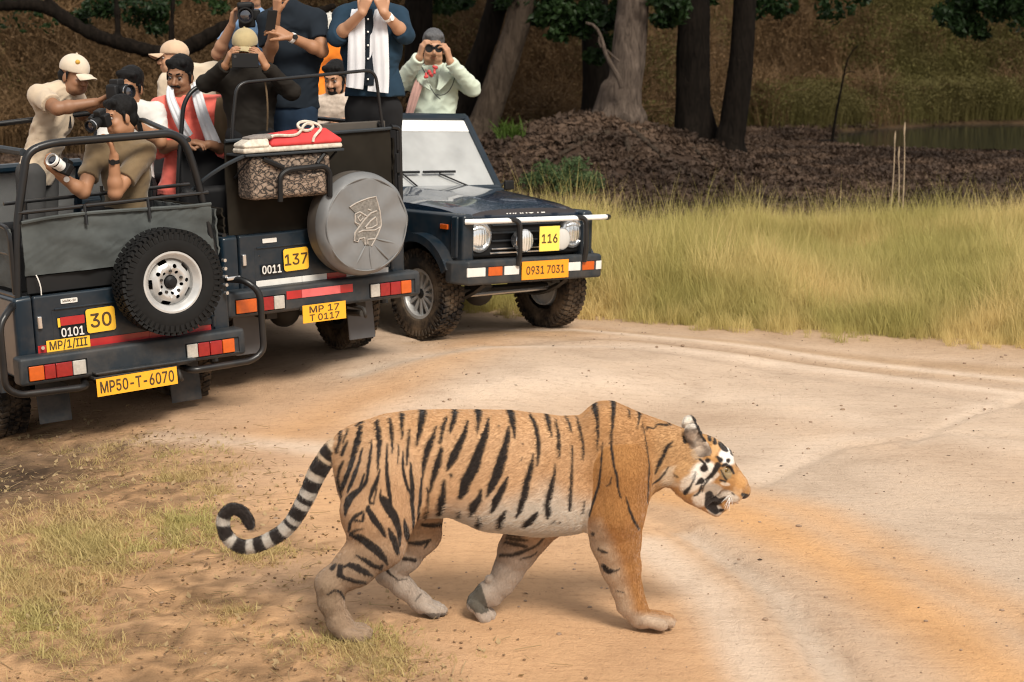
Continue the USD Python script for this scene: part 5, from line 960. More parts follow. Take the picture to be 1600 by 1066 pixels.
for u, v, rx, ry, cc, a in ((330, 620, 130, 95, (.52, .40, .28), -10), (430, 600, 110, 120, (.46, .28, .13), 0), (470, 690, 110, 80, (.60, .52, .43), -30), (590, 590, 120, 105, (.70, .66, .60), -40), (815, 435, 85, 75, (.74, .71, .67), 25), (540, 400, 60, 70, (.42, .30, .19), 0), (700, 350, 34, 90, (.46, .27, .12), 20),
                            (690, 760, 110, 70, (.34, .275, .215), 25), (820, 800, 105, 50, (.46, .39, .32), 20), (905, 750, 45, 42, (.50, .32, .17), 0), (965, 620, 60, 130, (.44, .24, .09), 28), (690, 920, 80, 60, (.48, .42, .36), 30), (560, 830, 80, 75, (.60, .53, .45), -20), (800, 590, 50, 55, (.26, .19, .10), 0), (790, 690, 42, 17, (.58, .48, .38), 10), (700, 610, 36, 24, (.58, .50, .41), -30)):
    cx, cy = Hc(u, v); C = spot(C, cx, cy, rx / 5.922, ry / 5.922, cc, a, sel=hs, soft=.22)
BK = np.array((.016, .011, .009)); ink = np.zeros(len(V)); key = (X_ * 0)
def stripe(o, sc, pts, sel, str_=1.0, hard=1.1):
    global ink
    P = np.array([(o[0] + a / sc, o[1] + b / sc, c / sc) for a, b, c in pts])
    if len(P) == 1: P = np.vstack([P, P + [.4, .4, 0]])
    lo, hi = P[:, :2].min(0) - 12, P[:, :2].max(0) + 12
    w = np.nonzero(sel & (Q[:, 0] > lo[0]) & (Q[:, 0] < hi[0]) & (Q[:, 1] > lo[1]) & (Q[:, 1] < hi[1]))[0]
    if not len(w): return
    q = Q[w]; best = np.full(len(w), 99.0)
    for a, b in zip(P, P[1:]):
        d = b[:2] - a[:2]; t = np.clip(((q - a[:2]) @ d) / max(d @ d, 1e-9), 0, 1); dd = np.hypot(*(q - a[:2] - t[:, None] * d).T) - (a[2] + (b[2] - a[2]) * t); best = np.minimum(best, dd)
    ink[w] = np.maximum(ink[w], smooth01(hard, -hard, best - .15) * str_)
A_, B_, C_, D_, E_2, F_, H_ = ((500, 630), 6.6625), ((480, 780), 4.636), ((620, 630), 5.075), ((760, 630), 5.076), ((890, 620), 4.847), ((720, 810), 4.571), ((1000, 640), 5.922)
nearb = np.isin(gid, (0, 1, 3, 6)); nearb &= True
S = [
 (A_, [[(600,190,22),(610,290,28),(620,400,30),(615,520,22),(605,640,12),(598,700,5)], [(430,250,22),(400,380,32),(360,520,28),(310,680,24),(250,830,24),(215,930,14)], [(440,470,10),(420,590,14),(370,720,20),(320,850,18),(290,930,8)],
   [(540,380,8),(530,520,16),(505,660,18),(490,780,16),(450,870,20),(380,920,32),(310,990,38),(280,1066,32)], [(460,740,10),(430,830,16),(420,880,16)], [(250,600,12),(205,690,18),(188,780,18),(200,880,16),(225,960,12)], [(735,170,14),(745,280,22),(755,400,18),(752,520,6)],
   [(860,130,28),(855,210,24),(855,310,14),(852,380,5)], [(935,280,8),(925,420,16),(905,560,16),(900,640,8)], [(700,420,5),(697,560,14),(695,700,18),(710,840,24),(725,950,24),(735,1050,18)],
   [(862,500,5),(860,620,14),(870,740,18),(900,850,18),(940,930,14),(960,1000,20),(965,1066,20)], [(940,620,8),(940,740,14),(955,850,16),(965,950,18)], [(625,690,8),(600,790,18),(560,880,24),(525,970,18),(515,1040,12),(560,1045,10),(580,960,10),(590,880,6)],
   [(630,900,8),(630,980,18),(670,1040,28),(720,1066,24)], [(220,290,18),(205,400,16),(180,510,18)], [(300,270,10),(265,350,12),(240,420,8)], [(290,390,8),(250,480,22),(230,540,14)], [(380,240,10),(460,190,10)], [(1050,830,10),(1045,960,16),(1040,1066,16)], [(820,430,6),(815,560,7),(810,640,4)]]),
 (B_, [[(300,0,24),(285,60,18),(275,110,10)], [(405,90,10),(340,130,14),(310,170,12),(300,230,8)], [(345,150,8),(400,160,10),(408,110,8)], [(405,213,4),(350,225,8),(315,250,12)], [(320,262,8),(380,275,26),(450,325,32),(520,385,30),(560,430,20),(580,470,10)],
   [(355,405,5),(410,435,12),(470,475,18),(530,500,14),(545,480,10)], [(440,55,16),(440,75,20),(490,150,26),(540,220,20),(565,270,10)], [(550,0,28),(590,60,34),(640,140,32),(665,230,20),(672,330,8)], [(590,215,10),(620,280,24),(645,340,24),(655,385,18)], [(705,150,8),(715,220,16),(735,280,22),(745,300,12)],
   [(755,0,14),(768,80,12),(770,170,10),(765,250,5)], [(820,0,12),(815,80,14),(805,190,10)], [(880,0,8),(880,130,7)], [(255,490,8),(310,475,16),(370,500,28),(430,530,18),(475,555,6)], [(240,490,22),(235,550,20),(280,575,14),(350,595,14),(425,605,10)], [(180,500,18),(205,470,10)], [(145,690,5),(200,660,8),(240,670,10),(268,715,8)]]),
 (C_, [[(212,75,30),(205,120,30),(190,200,24),(160,330,8)], [(315,185,7),(285,280,20),(245,380,30),(220,480,20),(205,590,8)], [(400,110,7),(370,190,18),(345,320,10)], [(470,75,24),(445,160,18),(420,240,6)], [(355,360,14),(330,470,28),(295,580,22),(275,670,14),(260,710,10)], [(240,670,6),(252,750,10),(252,830,8),(245,920,6)],
   [(195,600,8),(190,700,12),(182,820,14),(172,960,12)], [(110,480,6),(118,600,14),(125,740,16),(125,880,10),(130,990,6)], [(380,610,10),(375,700,24),(360,800,32),(355,870,24)], [(565,140,7),(545,230,20),(510,310,26),(460,410,36),(420,490,24),(405,530,10)], [(655,70,28),(650,150,18),(638,240,6)],
   [(735,120,7),(715,210,22),(690,290,30),(650,400,38),(610,520,48),(560,610,46),(530,700,36),(512,745,20)], [(670,690,10),(650,770,30),(610,830,36),(595,890,16)], [(430,570,14)], [(500,860,8),(505,900,14)], [(655,910,16),(665,980,18)], [(60,920,8),(75,1000,20),(90,1060,24)], [(5,950,12),(20,1050,10)]]),
 (D_, [[(200,70,26),(210,140,26),(225,230,12),(225,280,5)], [(180,190,9),(165,300,24),(130,430,38),(90,560,42),(40,670,28),(10,735,8)], [(170,590,10),(130,680,26),(80,780,34),(40,870,10)], [(375,400,6),(360,500,18),(325,630,26),(305,740,28),(270,840,24),(240,905,8)], [(355,100,10),(395,180,18),(415,290,18),(418,400,14),(405,495,5)],
   [(490,105,18),(505,190,14),(518,270,5)], [(555,140,6),(570,230,14),(580,330,14),(583,430,6)], [(645,120,9),(665,190,10),(680,235,4)], [(720,115,6),(740,180,12),(760,270,12),(770,370,9),(766,450,4)], [(683,340,6),(682,450,10),(678,600,12),(672,740,14),(665,850,14)], [(550,490,6),(535,590,14),(510,700,22),(485,810,24),(495,870,26),(488,915,10)],
   [(155,855,8),(125,920,30),(118,985,16)], [(405,870,12),(370,920,28),(320,965,24)], [(545,940,9)], [(580,950,9)], [(780,780,5),(768,870,7)], [(290,320,6)], [(284,430,5),(276,455,4)], [(98,178,6)]]),
 (E_2, [[(200,80,22),(212,180,15),(214,300,10),(212,410,4)], [(337,45,20),(332,150,14),(322,280,9),(320,400,9),(332,500,9),(355,600,9),(365,680,10),(390,765,5)], [(255,345,4),(240,470,7),(232,600,8),(215,690,9),(180,800,9),(150,900,6)], [(455,105,7),(458,160,4)], [(535,130,14),(522,190,7),(518,245,3)], [(552,195,3),(570,290,5),(590,400,5),(602,520,5),(600,660,5),(590,800,3)],
   [(425,755,4),(450,850,9),(490,940,10),(525,1000,8)], [(325,605,3),(310,650,5),(280,675,4)], [(585,260,4),(595,230,6),(635,240,6),(670,215,6),(740,218,7),(780,210,6),(822,215,5)], [(780,372,4),(745,385,8),(710,450,14),(680,510,14),(650,580,6)], [(750,530,4),(715,590,8),(670,635,8),(630,660,4)], [(785,585,4),(822,610,6)], [(115,790,5),(105,880,8)], [(175,1035,14)]]),
 (F_, [[(985,215,10),(1010,235,12),(1045,245,4)], [(1015,335,12),(1050,375,20),(1100,375,10),(1135,355,4)], [(1110,515,4),(1165,530,4)]])]
for (o, sc), L in S:
    for p in L: stripe(o, sc, p, nearb)
for p in ([(830,185,12),(900,190,18),(970,180,14)], [(740,315,8),(820,320,16),(890,295,10),(850,350,8)], [(650,400,6),(700,430,12),(780,440,16)], [(560,490,14),(600,540,9),(660,585,5),(720,580,3)], [(780,735,3),(825,690,4)]): stripe(*B_, p, gid == 2)
for p in ([(320,170,10),(400,185,18),(470,200,10)], [(280,260,10),(360,265,14),(430,240,12),(500,215,10),(560,180,8),(600,130,6)], [(340,110,16),(420,120,14),(520,110,8),(610,110,6)], [(330,140,10),(420,150,10),(480,160,5)], [(430,290,5),(500,275,6),(540,240,4)]): stripe(*F_, p, gid == 4, .92)
for p in ([(640,240,10),(645,280,14)], [(690,275,8),(695,310,12)], [(740,320,14),(780,360,22),(800,380,14)], [(840,400,6),(880,450,5)], [(715,440,8),(745,470,16)], [(815,470,15)], [(655,390,6),(645,415,8)], [(550,460,8),(580,480,8),(600,500,10),(595,540,28)], [(625,470,16)], [(725,515,20),(690,570,18),(660,615,14),(610,650,8)],
          [(570,660,22),(525,690,8)], [(515,580,4),(505,640,5),(470,710,7),(420,770,18)], [(570,705,8),(545,770,8),(500,800,6)], [(760,525,8),(790,505,12),(835,530,10),(868,590,9)], [(740,650,7),(790,668,8)], [(640,790,26),(650,880,38),(700,940,24)], [(680,850,44),(735,850,20),(790,815,7)], [(740,935,14),(770,930,8)], [(950,790,12),(985,805,20)], [(855,770,4),(870,790,4)], [(400,250,8),(420,300,12)], [(300,300,5),(250,345,9),(215,430,10)], [(560,720,4),(530,790,5)], [(640,640,5),(600,690,7),(575,760,5)], [(870,430,4),(900,520,4)], [(745,560,4),(780,620,6),(800,650,6)]): stripe(*H_, [(a, b, c * 1.35) for a, b, c in p], hs | (gid == 7))
C = lerp(C, [BK] * len(V), ink)

if tl.any():
    seg = np.zeros(tl.sum()); d2 = ((V[tl][:, None, :] - TAILP[None]) ** 2).sum(-1); k = np.clip(d2.argmin(1), 1, 58); dv = TAILP[k + 1] - TAILP[k - 1]; f = k + ((V[tl] - TAILP[k]) * dv).sum(1) / (dv * dv).sum(1) * 2; f += .5 * nf[tl] + 60 * (V[tl][:, 1] - YC) * 0
    g = np.linspace(0, 59, 60)
    for a, b in ((1.6, 4.2), (5.2, 9.0), (11, 14), (16, 17.6), (19.2, 22.4), (23.8, 25.0), (27.4, 30.6), (32.8, 35.6), (37.6, 41.2), (43.2, 46.8), (48.8, 60)):
        seg = np.maximum(seg, smooth01(a - .22, a + .22, f) * smooth01(b + .22, b - .22, f))
    C[tl] = lerp(C[tl], np.tile(BK, (tl.sum(), 1)), seg)
ea = gid == 7; inner = np.zeros(len(V), bool)
C[ea] = lerp(np.tile((.40, .32, .25), (ea.sum(), 1)), np.tile((.12, .09, .07), (ea.sum(), 1)), smooth01(.3, .6, meshkit.fbm(V[ea] * 30, 3, 3)) * .8)
C[ea] = lerp(C[ea], np.tile((.62, .57, .50), (ea.sum(), 1)), smooth01(672, 667, Y_[ea]) * .9); C[ea] = lerp(C[ea], np.tile(BK, (ea.sum(), 1)), smooth01(663, 660, Y_[ea] + 4 * nf[ea])); C[ea] = lerp(C[ea], np.tile(BK, (ea.sum(), 1)), smooth01(6, 3, np.abs(X_[ea] - np.interp(Y_[ea], [655, 680, 705], [1086, 1098, 1112]))) * (Y_[ea] < 690))
C = np.maximum(C, .006)
M_FUR = usdkit.material(stage, '/World/Looks/tiger_fur', {'a': ('attribute', {'attribute': 'col'}), 'g': ('geometry', {}), 'mp': ('mapping', {'scale': (1.0, 1.6, 2.6), 'rotation': (0, .5, 0)}), 'n': ('noise_texture', {'scale': 130.0, 'detail': 5.0, 'roughness': .7}), 'n2': ('noise_texture', {'scale': 24.0, 'detail': 4.0}), 'r': ('rgb_ramp', {'ramp': [(.25, (.72, .70, .68)), (.5, (1, 1, 1)), (.75, (1.12, 1.1, 1.08))]}), 'r2': ('rgb_ramp', {'ramp': [(.3, (.90, .88, .86)), (.65, (1.05, 1.05, 1.05))]}),
    'm': ('mix', {'mix_type': 'multiply', 'fac': 1.0}), 'm2': ('mix', {'mix_type': 'multiply', 'fac': 1.0}), 'b': ('bump', {'strength': .35, 'distance': .006}), 'p': ('principled_bsdf', {'roughness': .78, 'specular_ior_level': .18, 'sheen_weight': .25, 'sheen_roughness': .5})},
    [('g.position', 'mp.vector'), ('mp.vector', 'n.vector'), ('g.position', 'n2.vector'), ('n.fac', 'r.fac'), ('n2.fac', 'r2.fac'), ('a.color', 'm.color1'), ('r.color', 'm.color2'), ('m.color', 'm2.color1'), ('r2.color', 'm2.color2'), ('m2.color', 'p.base_color'), ('n.fac', 'b.height'), ('b.normal', 'p.normal')], surface='p.BSDF')
tg_ = thing('tiger', 'striped orange tiger walking across the dirt road with its tail curled', 'tiger')
obj('body', tm, M_FUR, tg_, True, col=C)
M_EYE = mat('amber_eye', (.20, .12, .03), .08, coat=1.0)
for s in (-1, 1):
    ey = obj('eye', xm(T(tp(1131, 729, s * .052)), trimesh.creation.icosphere(2, .0125)), M_EYE, tg_, True)
    obj('pupil', xm(T(tp(1133, 729, s * .0615)) @ np.diag([1, .45, 1, 1]), trimesh.creation.icosphere(2, .0058)), M_INK if 'M_INK' in globals() else M_EYE, ey, True)
obj('nose', Blob(.01).ball(tp(1166, 771), (px(6), .020, px(6))).ball(tp(1162, 776), (px(5), .010, px(4))).mesh(.003), mat('dark_nose_leather', (.05, .025, .02), .4), tg_, True)
wk = []
rw = np.random.default_rng(2)
for s in (-1, 1):
    for i in range(9):
        a = tp(1136 + 2.2 * (i % 3), 769 + 2.5 * (i // 3), s * .052); e = a + np.array([rw.uniform(-.05, .02), s * rw.uniform(.05, .08), rw.uniform(-.05, .0)])
        wk.append(tube([a, (a + e) / 2 + [0, s * .01, .004], e], [.0009, .0007, .0003], 4))
obj('whiskers', cat_(wk), mat('white_whisker', (.8, .78, .74), .4), tg_, True, kind='stuff')

# short fur lying along the body
rfur = np.random.default_rng(21); tri = V[tm.faces]; ar = np.linalg.norm(np.cross(tri[:, 1] - tri[:, 0], tri[:, 2] - tri[:, 0]), axis=1); NF = 170000
fi = rfur.choice(len(ar), NF, p=ar / ar.sum()); bc_ = rfur.dirichlet((1, 1, 1), NF); P0 = (tri[fi] * bc_[..., None]).sum(1); fc_ = (C[tm.faces[fi]] * bc_[..., None]).sum(1)
nrm_ = meshkit.arrays(tm, True)[2]; n_ = (nrm_[tm.faces[fi]] * bc_[..., None]).sum(1); gg = gid[tm.faces[fi][:, 0]]
flow = np.tile(np.array([-1.0, 0, -.30]), (NF, 1)); flow[np.isin(gg, (1, 2, 3, 4))] = (-.25, 0, -1.0); flow[gg == 6] = (-1.0, 0, .1); low_ = P0[:, 2] < .09; 
tt = gg == 5; kk = ((P0[tt][:, None] - TAILP[None, ::3]) ** 2).sum(-1).argmin(1) * 3; flow[tt] = TAILP[np.minimum(kk + 1, 59)] - TAILP[np.maximum(kk - 1, 0)]
flow = flow + rfur.normal(size=flow.shape) * .22; flow -= n_ * (flow * n_).sum(1)[:, None]; flow /= np.maximum(np.linalg.norm(flow, axis=1, keepdims=True), 1e-6)
Lf = np.where(gg == 6, .0055, np.where(np.isin(gg, (1, 2, 3, 4)), .009, .012)) * rfur.uniform(.6, 1.3, NF); Lf = np.where((P0[:, 2] < 0.09), .006, Lf); Lf = np.where((gg == 0) & (n_[:, 2] < -.4), Lf * 1.6, Lf)
P1 = P0 + (flow * .8 + n_ * .32) * (Lf * .5)[:, None]; P2 = P0 + (flow * 1.0 + n_ * .30) * Lf[:, None] - [0, 0, .001]
cv_ = UsdGeom.BasisCurves.Define(stage, path_of('fur', ppath(tg_))); cv_.CreateTypeAttr('linear'); cv_.CreateCurveVertexCountsAttr(Vt.IntArray.FromNumpy(np.full(NF, 3, np.int32)))
cv_.CreatePointsAttr(Vt.Vec3fArray.FromNumpy(np.stack([P0 - n_ * .001, P1, P2], 1).reshape(-1, 3).astype(np.float32)))
cv_.CreateWidthsAttr(Vt.FloatArray.FromNumpy(np.tile(np.array([.0013, .0010, .0003], np.float32), NF))); cv_.SetWidthsInterpolation('vertex')
fcol = np.clip(fc_ * rfur.uniform(.82, 1.2, (NF, 1)), .004, 1)
UsdGeom.PrimvarsAPI(cv_).CreatePrimvar('col', Sdf.ValueTypeNames.Color3fArray, 'vertex').Set(Vt.Vec3fArray.FromNumpy(np.repeat(fcol, 3, 0).astype(np.float32)))
M_HAIRS = usdkit.material(stage, '/World/Looks/fur_hair', {'a': ('attribute', {'attribute': 'col'}), 'p': ('principled_bsdf', {'roughness': .65, 'specular_ior_level': .2})}, [('a.color', 'p.base_color')], surface='p.BSDF')
UsdShade.MaterialBindingAPI.Apply(cv_.GetPrim()).Bind(M_HAIRS); tag(cv_.GetPrim(), kind='stuff')
# ---------------------------------------------------------------- people
M_SKIN = {k: vcol_mat('skin_' + k, rough=.55, var=.10, vscale=14, spec=.4) for k in ('brown',)}['brown']
M_EYEW = mat('eye_white', (.24, .20, .18), .3); M_IRIS = mat('dark_iris', (.012, .008, .006), .15, coat=1.0)
def cloth(name, c, var=.18, sheen=None, vscale=9, rough=.9): return mat(name, c, rough, var=var, vscale=vscale, bump=.25, bscale=350, sheen=(.2 if max(c) > .15 else 0.0) if sheen is None else sheen, spec=.25)
M_HAIR = mat('black_hair', (.006, .0055, .0055), .55, var=.3, vscale=60, bump=.5, bscale=250, spec=.15); M_HAIRG = mat('grey_hair', (.085, .085, .09), .6, var=.5, vscale=80, bump=.5, bscale=250)
def hframe(c, yaw, pitch, roll):
    f = np.array([math.sin(math.radians(yaw)), -math.cos(math.radians(yaw)), 0.0]); u = np.array([0, 0, 1.0]); f = f * math.cos(math.radians(pitch)) - u * math.sin(math.radians(pitch))
    x = unit(np.cross(f, u)); u = np.cross(x, f); cr, sr = math.cos(math.radians(roll)), math.sin(math.radians(roll)); x, u = x * cr + u * sr, u * cr - x * sr
    return frame(c, x, f, u)     # x: the person's right, y: forward, z: up
def ribbon(path, w, th, nrm, folds=.010, n=26, m=9, seed=0, taper=(1, 1)):
    P = smoothpath(path, n); t = np.gradient(P, axis=0); t /= np.linalg.norm(t, axis=1, keepdims=True); V = []
    ws = np.interp(np.linspace(0, 1, n), np.linspace(0, 1, len(np.atleast_1d(w))), np.atleast_1d(w))
    for i in range(n):
        nn = unit(nrm - t[i] * (nrm @ t[i])); s = np.cross(t[i], nn)
        for k in range(m):
            q = k / (m - 1) - .5; V.append(P[i] + s * q * ws[i] + nn * (folds * math.sin(q * 15 + seed + i * .12) * (.4 + .6 * i / n) - abs(q) ** 2 * ws[i] * .35))
    V = np.array(V); N = len(V); nn = unit(nrm); B = V - nn * th
    F = [(i * m + k, i * m + k + 1, (i + 1) * m + k + 1, (i + 1) * m + k) for i in range(n - 1) for k in range(m - 1)]
    e = [k for k in range(m)] + [i * m + m - 1 for i in range(1, n)] + [(n - 1) * m + k for k in range(m - 2, -1, -1)] + [i * m for i in range(n - 2, 0, -1)]
    Fs = [(e[(i + 1) % len(e)], e[i], e[i] + N, e[(i + 1) % len(e)] + N) for i in range(len(e))]
    Vv, Ff = np.vstack([V, B]), np.array(F + [(d + N, c + N, b + N, a + N) for a, b, c, d in F] + Fs)
    mm = trimesh.Trimesh(*meshkit.arrays((Vv, Ff))[:2], process=False)
    return mm
def hand(b, wrist, d, n, s, curl=50, sc=1.0, spread=.16, thumb=35):
    """Palm, four unequal bent fingers and a thumb. d: from the wrist along the hand, n: where the palm looks, s: +1 thumb on the d x n side."""
    d = unit(d); n = unit(n - d * (n @ d)); l = np.cross(d, n) * s
    w = np.asarray(wrist, float); k0 = w + d * .085 * sc
    for q in (-.028, -.009, .010, .029): b.bone(w + l * q * .55 * sc + d * .012 * sc, k0 + l * q * sc, .0155 * sc, .0135 * sc, k=.010)
    for q, L in ((-.031, .78), (-.0105, .94), (.0105, 1.0), (.031, .92)):
        a = math.radians(curl) * .35; p = k0 + l * q * sc; r_ = .0088 * sc
        for seg, dl in ((.042, 1.0), (.027, .85), (.021, .62)):
            v = unit(d * math.cos(a) + n * math.sin(a) + l * q * spread * 12); e = p + v * seg * L * sc; b.bone(p, e, r_ * 1.02, r_ * .93, k=.004); p = e; r_ *= .92; a += math.radians(curl) * dl * .75
    a = math.radians(thumb); p = w + d * .022 * sc + l * .026 * sc; v = unit(d * math.cos(a) + l * math.sin(a) + n * .25)
    e = p + v * .045 * sc; b.bone(p, e, .014 * sc, .0115 * sc, k=.010); v2 = unit(v + d * .35 + n * .25 - l * .15); e2 = e + v2 * .03 * sc; b.bone(e, e2, .0112 * sc, .0100 * sc, k=.005); b.bone(e2, e2 + unit(v2 + n * .25) * .022 * sc, .0100 * sc, .0082 * sc, k=.004)
PEOPLE = 'people watching from the jeeps'
def person(label, Y, head, hh, skin, neck, sh, arms, pel, legs, shirt, sleeve, trousers, hair=None, cap=None, hat=None, chest=None, gr=1.0, mous=False, beard=False, glasses=False, brow=True, collar=None, wide=1.0, hem=None, tuck=False, wrinkle=.012, jacket=None):
    """head: (px, py, dY, yaw, pitch, roll); sh: two shoulders; arms: two of (elbow, wrist, hand direction, palm normal, thumb side, curl) in pixels with depth; pel: pelvis."""
    K = lambda p: U(p[0], p[1], Y + (p[2] if len(p) > 2 else 0))
    t = thing('person', label, 'person', PEOPLE); S = hh / .235 * gr; sH = hh / .235
    H = hframe(K(head[:3]), *head[3:]); hp = lambda x, y, z: app(H, np.array([x, y, z]) * sH)
    b = Blob(.02); R3 = H[:3, :3]
    b.ball(hp(0, -.012, .040), np.array([.074, .094, .082]) * sH, R=R3).ball(hp(0, .018, -.030), np.array([.062, .072, .082]) * sH, R=R3).ball(hp(0, .048, -.088), np.array([.040, .034, .028]) * sH, R=R3, k=.03)
    for s in (-1, 1): b.ball(hp(s * .045, .035, -.075), np.array([.022, .04, .03]) * sH, R=R3, k=.03)
    b.bone(hp(-.036, .080, .020), hp(.036, .080, .020), .013 * sH, k=.014).bone(hp(0, .086, -.004), hp(0, .106, -.036), .0085 * sH, .0135 * sH, k=.010)
    for s in (-1, 1):
        b.ball(hp(s * .013, .097, -.042), .0085 * sH, k=.006).ball(hp(s * .032, .100, -.002), np.array([.018, .014, .011]) * sH, R=R3, k=.012, cut=True).ball(hp(s * .038, .062, -.035), np.array([.022, .025, .022]) * sH, R=R3, k=.02)
        b.ball(hp(s * .077, -.004, -.018), np.array([.009, .019, .031]) * sH, R=R3, k=.008)
    b.ball(hp(0, .083, -.062), np.array([.024, .014, .007]) * sH, R=R3, k=.006).ball(hp(0, .081, -.074), np.array([.021, .014, .007]) * sH, R=R3, k=.006)
    nb, pe = K(neck), K(pel); s0, s1 = K(sh[0]), K(sh[1]); mid = (s0 + s1) / 2; across = unit(s1 - s0)
    b.bone(hp(0, -.022, -.075), nb - [0, 0, .03], .054 * S, .060 * S, k=.03)
    sq = (unit(np.cross(across, mid - pe)), .66)
    ch = K(chest) if chest is not None else mid * .68 + pe * .32; hw = np.linalg.norm(s1 - s0) / 2
    def torso_(b, g, k=.05, pf=1.0):
        b.bone(s0 + across * hw * .30 - [0, 0, .03], s1 - across * hw * .30 - [0, 0, .03], .072 * S + g, k=k)
        b.bone(ch - across * hw * .34 * wide, ch + across * hw * .34 * wide, hw * .62 * wide + g, k=k, sq=sq)
        b.bone(ch * .6 + pe * .4, pe, hw * .82 * wide * pf + g, hw * .80 * wide * pf + g, k=k, sq=sq).bone(s0, nb, .05 * S + g, .045 * S + g, k=k).bone(s1, nb, .05 * S + g, .045 * S + g, k=k)
    torso_(b, -.006, pf=.80)
    A = []
    for sp, ar in zip((s0, s1), arms):
        if ar is None: continue
        e, w = K(ar[0]), K(ar[1]); A.append((sp, e, w, ar))
        b.bone(sp, e, .052 * S, .043 * S, k=.03).bone(e, w, .043 * S, .029 * S, k=.015)
        b.ball(e * .72 + w * .28, .044 * S, k=.02)
        hand(b, w, np.array(ar[2], float), np.array(ar[3], float), ar[4], ar[5] if len(ar) > 5 else 50, .98 * S * (ar[6] if len(ar) > 6 else 1))
    Lg = []
    for L in legs:
        p = [K(q) for q in L]; Lg.append(p); b.chain(p, [.085 * S, .060 * S, .042 * S][:len(p)], k=.03)
        if len(p) == 3: b.bone(p[2] + [0, 0, -.02], p[2] + np.array([.02, -.15, -.05]), .04 * S, .03 * S)
    m = b.mesh(.0062, smooth=1); V = np.array(m.vertices)
    col = np.tile(np.array(skin), (len(V), 1)); q = (V - H[:3, 3]) @ H[:3, :3] / sH; face = (np.abs(q) < .2).all(1)
    def dab(x, y, z, r_, c, a=.6):
        nonlocal col
        d = np.sqrt((((q - [x, y, z]) / r_) ** 2).sum(1)); w = (smooth01(1.2, .5, d) * face * a)[:, None]; col = col * (1 - w) + np.array(c) * w
    sk = np.array(skin)
    for s in (-1, 1): dab(s * .032, .085, -.004, (.022, .03, .014), sk * .45, .7); dab(s * .045, .06, -.035, (.03, .03, .025), sk * [1.15, 1.05, 1.0], .5)
    dab(0, .09, -.067, (.027, .03, .011), sk * [.85, .55, .5], .8); dab(0, .1, -.04, (.02, .03, .02), sk * [1.15, 1.08, 1.05], .5); dab(0, .06, -.09, (.06, .08, .04), sk * [.72, .74, .78], .55)
    obj('body', m, M_SKIN, t, True, col=col)
    # face and hair
    for s in (-1, 1):
        ey = obj('eye', xm(T(hp(s * .032, .0795, -.003)), trimesh.creation.icosphere(1, .0104 * sH)), M_EYEW, t, True)
        obj('iris', xm(T(hp(s * .0325, .0855, -.004)), trimesh.creation.icosphere(1, .0080 * sH)), M_IRIS, ey, True)
        if brow: obj('eyebrow', tube([hp(s * .014, .094, .021), hp(s * .034, .091, .027), hp(s * .054, .075, .019)], [.0045 * sH, .0050 * sH, .002 * sH], 6), M_HAIR, t, True)
    hm = M_HAIRG if hair == 'grey' else M_HAIR
    if mous: obj('moustache', Blob(.006).bone(hp(-.030, .082, -.058), hp(-.004, .098, -.050), .0065 * sH, .0085 * sH).bone(hp(.030, .082, -.058), hp(.004, .098, -.050), .0065 * sH, .0085 * sH).mesh(.004), hm, t, True)
    if beard:
        bb = Blob(.02).ball(hp(0, .052, -.095), np.array([.050, .042, .045]) * sH, R=R3)
        for s in (-1, 1): bb.bone(hp(s * .066, .01, -.02), hp(s * .052, .045, -.085), .012 * sH, .020 * sH)
        bb.bone(hp(-.03, .085, -.055), hp(.03, .085, -.055), .009 * sH).ball(hp(0, .095, -.070), np.array([.018, .02, .006]) * sH, R=R3, cut=True, k=.004)
        obj('beard', bb.mesh(.006, warp=lambda X: .006 * (meshkit.fbm(X * 60, 2, 3) - .5)), hm, t, True)
    if hair and not cap:
        hb = Blob(.02).ball(hp(0, -.020, .050), np.array([.080, .101, .087]) * sH, R=R3)
        hb.ball(hp(0, .065, -.025), np.array([.066, .075, .075]) * sH, R=R3, cut=True, k=.014)
        for s in (-1, 1): hb.bone(hp(s * .076, .012, .015), hp(s * .077, .014, -.030), .010 * sH, .006 * sH, k=.012)
        hb.bone(hp(-.045, .050, .088), hp(.05, .052, .086), .022 * sH, .024 * sH)
        hb.ball(hp(0, -.06, -.02), np.array([.068, .045, .06]) * sH, R=R3)
        obj('hair', hb.mesh(.006, warp=lambda X: .011 * (meshkit.fbm(X * [70, 70, 26], 3, 3) - .5)), hm, t, True)
    elif hair:
        hb = Blob(.02).ball(hp(0, -.045, -.01), np.array([.079, .065, .06]) * sH, R=R3)
        for s in (-1, 1): hb.bone(hp(s * .078, .012, .02), hp(s * .077, .015, -.022), .009 * sH, .005 * sH, k=.01)
        obj('hair', hb.mesh(.006), hm, t, True)
    if cap:
        cb = Blob(.012).ball(hp(0, -.008, .048), np.array([.087, .106, .090]) * sH, R=R3).fn(lambda X: ((X - H[:3, 3]) @ H[:3, :3] / sH)[..., 2] * sH - .026 * sH, hp(0, 0, 0) - .3, hp(0, 0, 0) + .3, k=.004, cut=True)
        pass
        cm = obj('cap', cb.mesh(.006), cap, t, True)
        u, v = np.meshgrid(np.linspace(-1, 1, 15), np.linspace(0, 1, 6), indexing='ij'); bw = np.stack([u * .072 * (1 - .12 * v), .078 + (.085 * v + .018) * np.sqrt(np.maximum(1 - (u * .92) ** 2, 0)), .034 - .010 * v - .026 * u * u * (.4 + .6 * v)], -1).reshape(-1, 3)
        Qd = [(i * 6 + k, (i + 1) * 6 + k, (i + 1) * 6 + k + 1, i * 6 + k + 1) for i in range(14) for k in range(5)]; N = len(bw); e = [i * 6 for i in range(15)] + [14 * 6 + k for k in range(1, 6)] + [i * 6 + 5 for i in range(13, -1, -1)] + [k for k in range(4, 0, -1)]
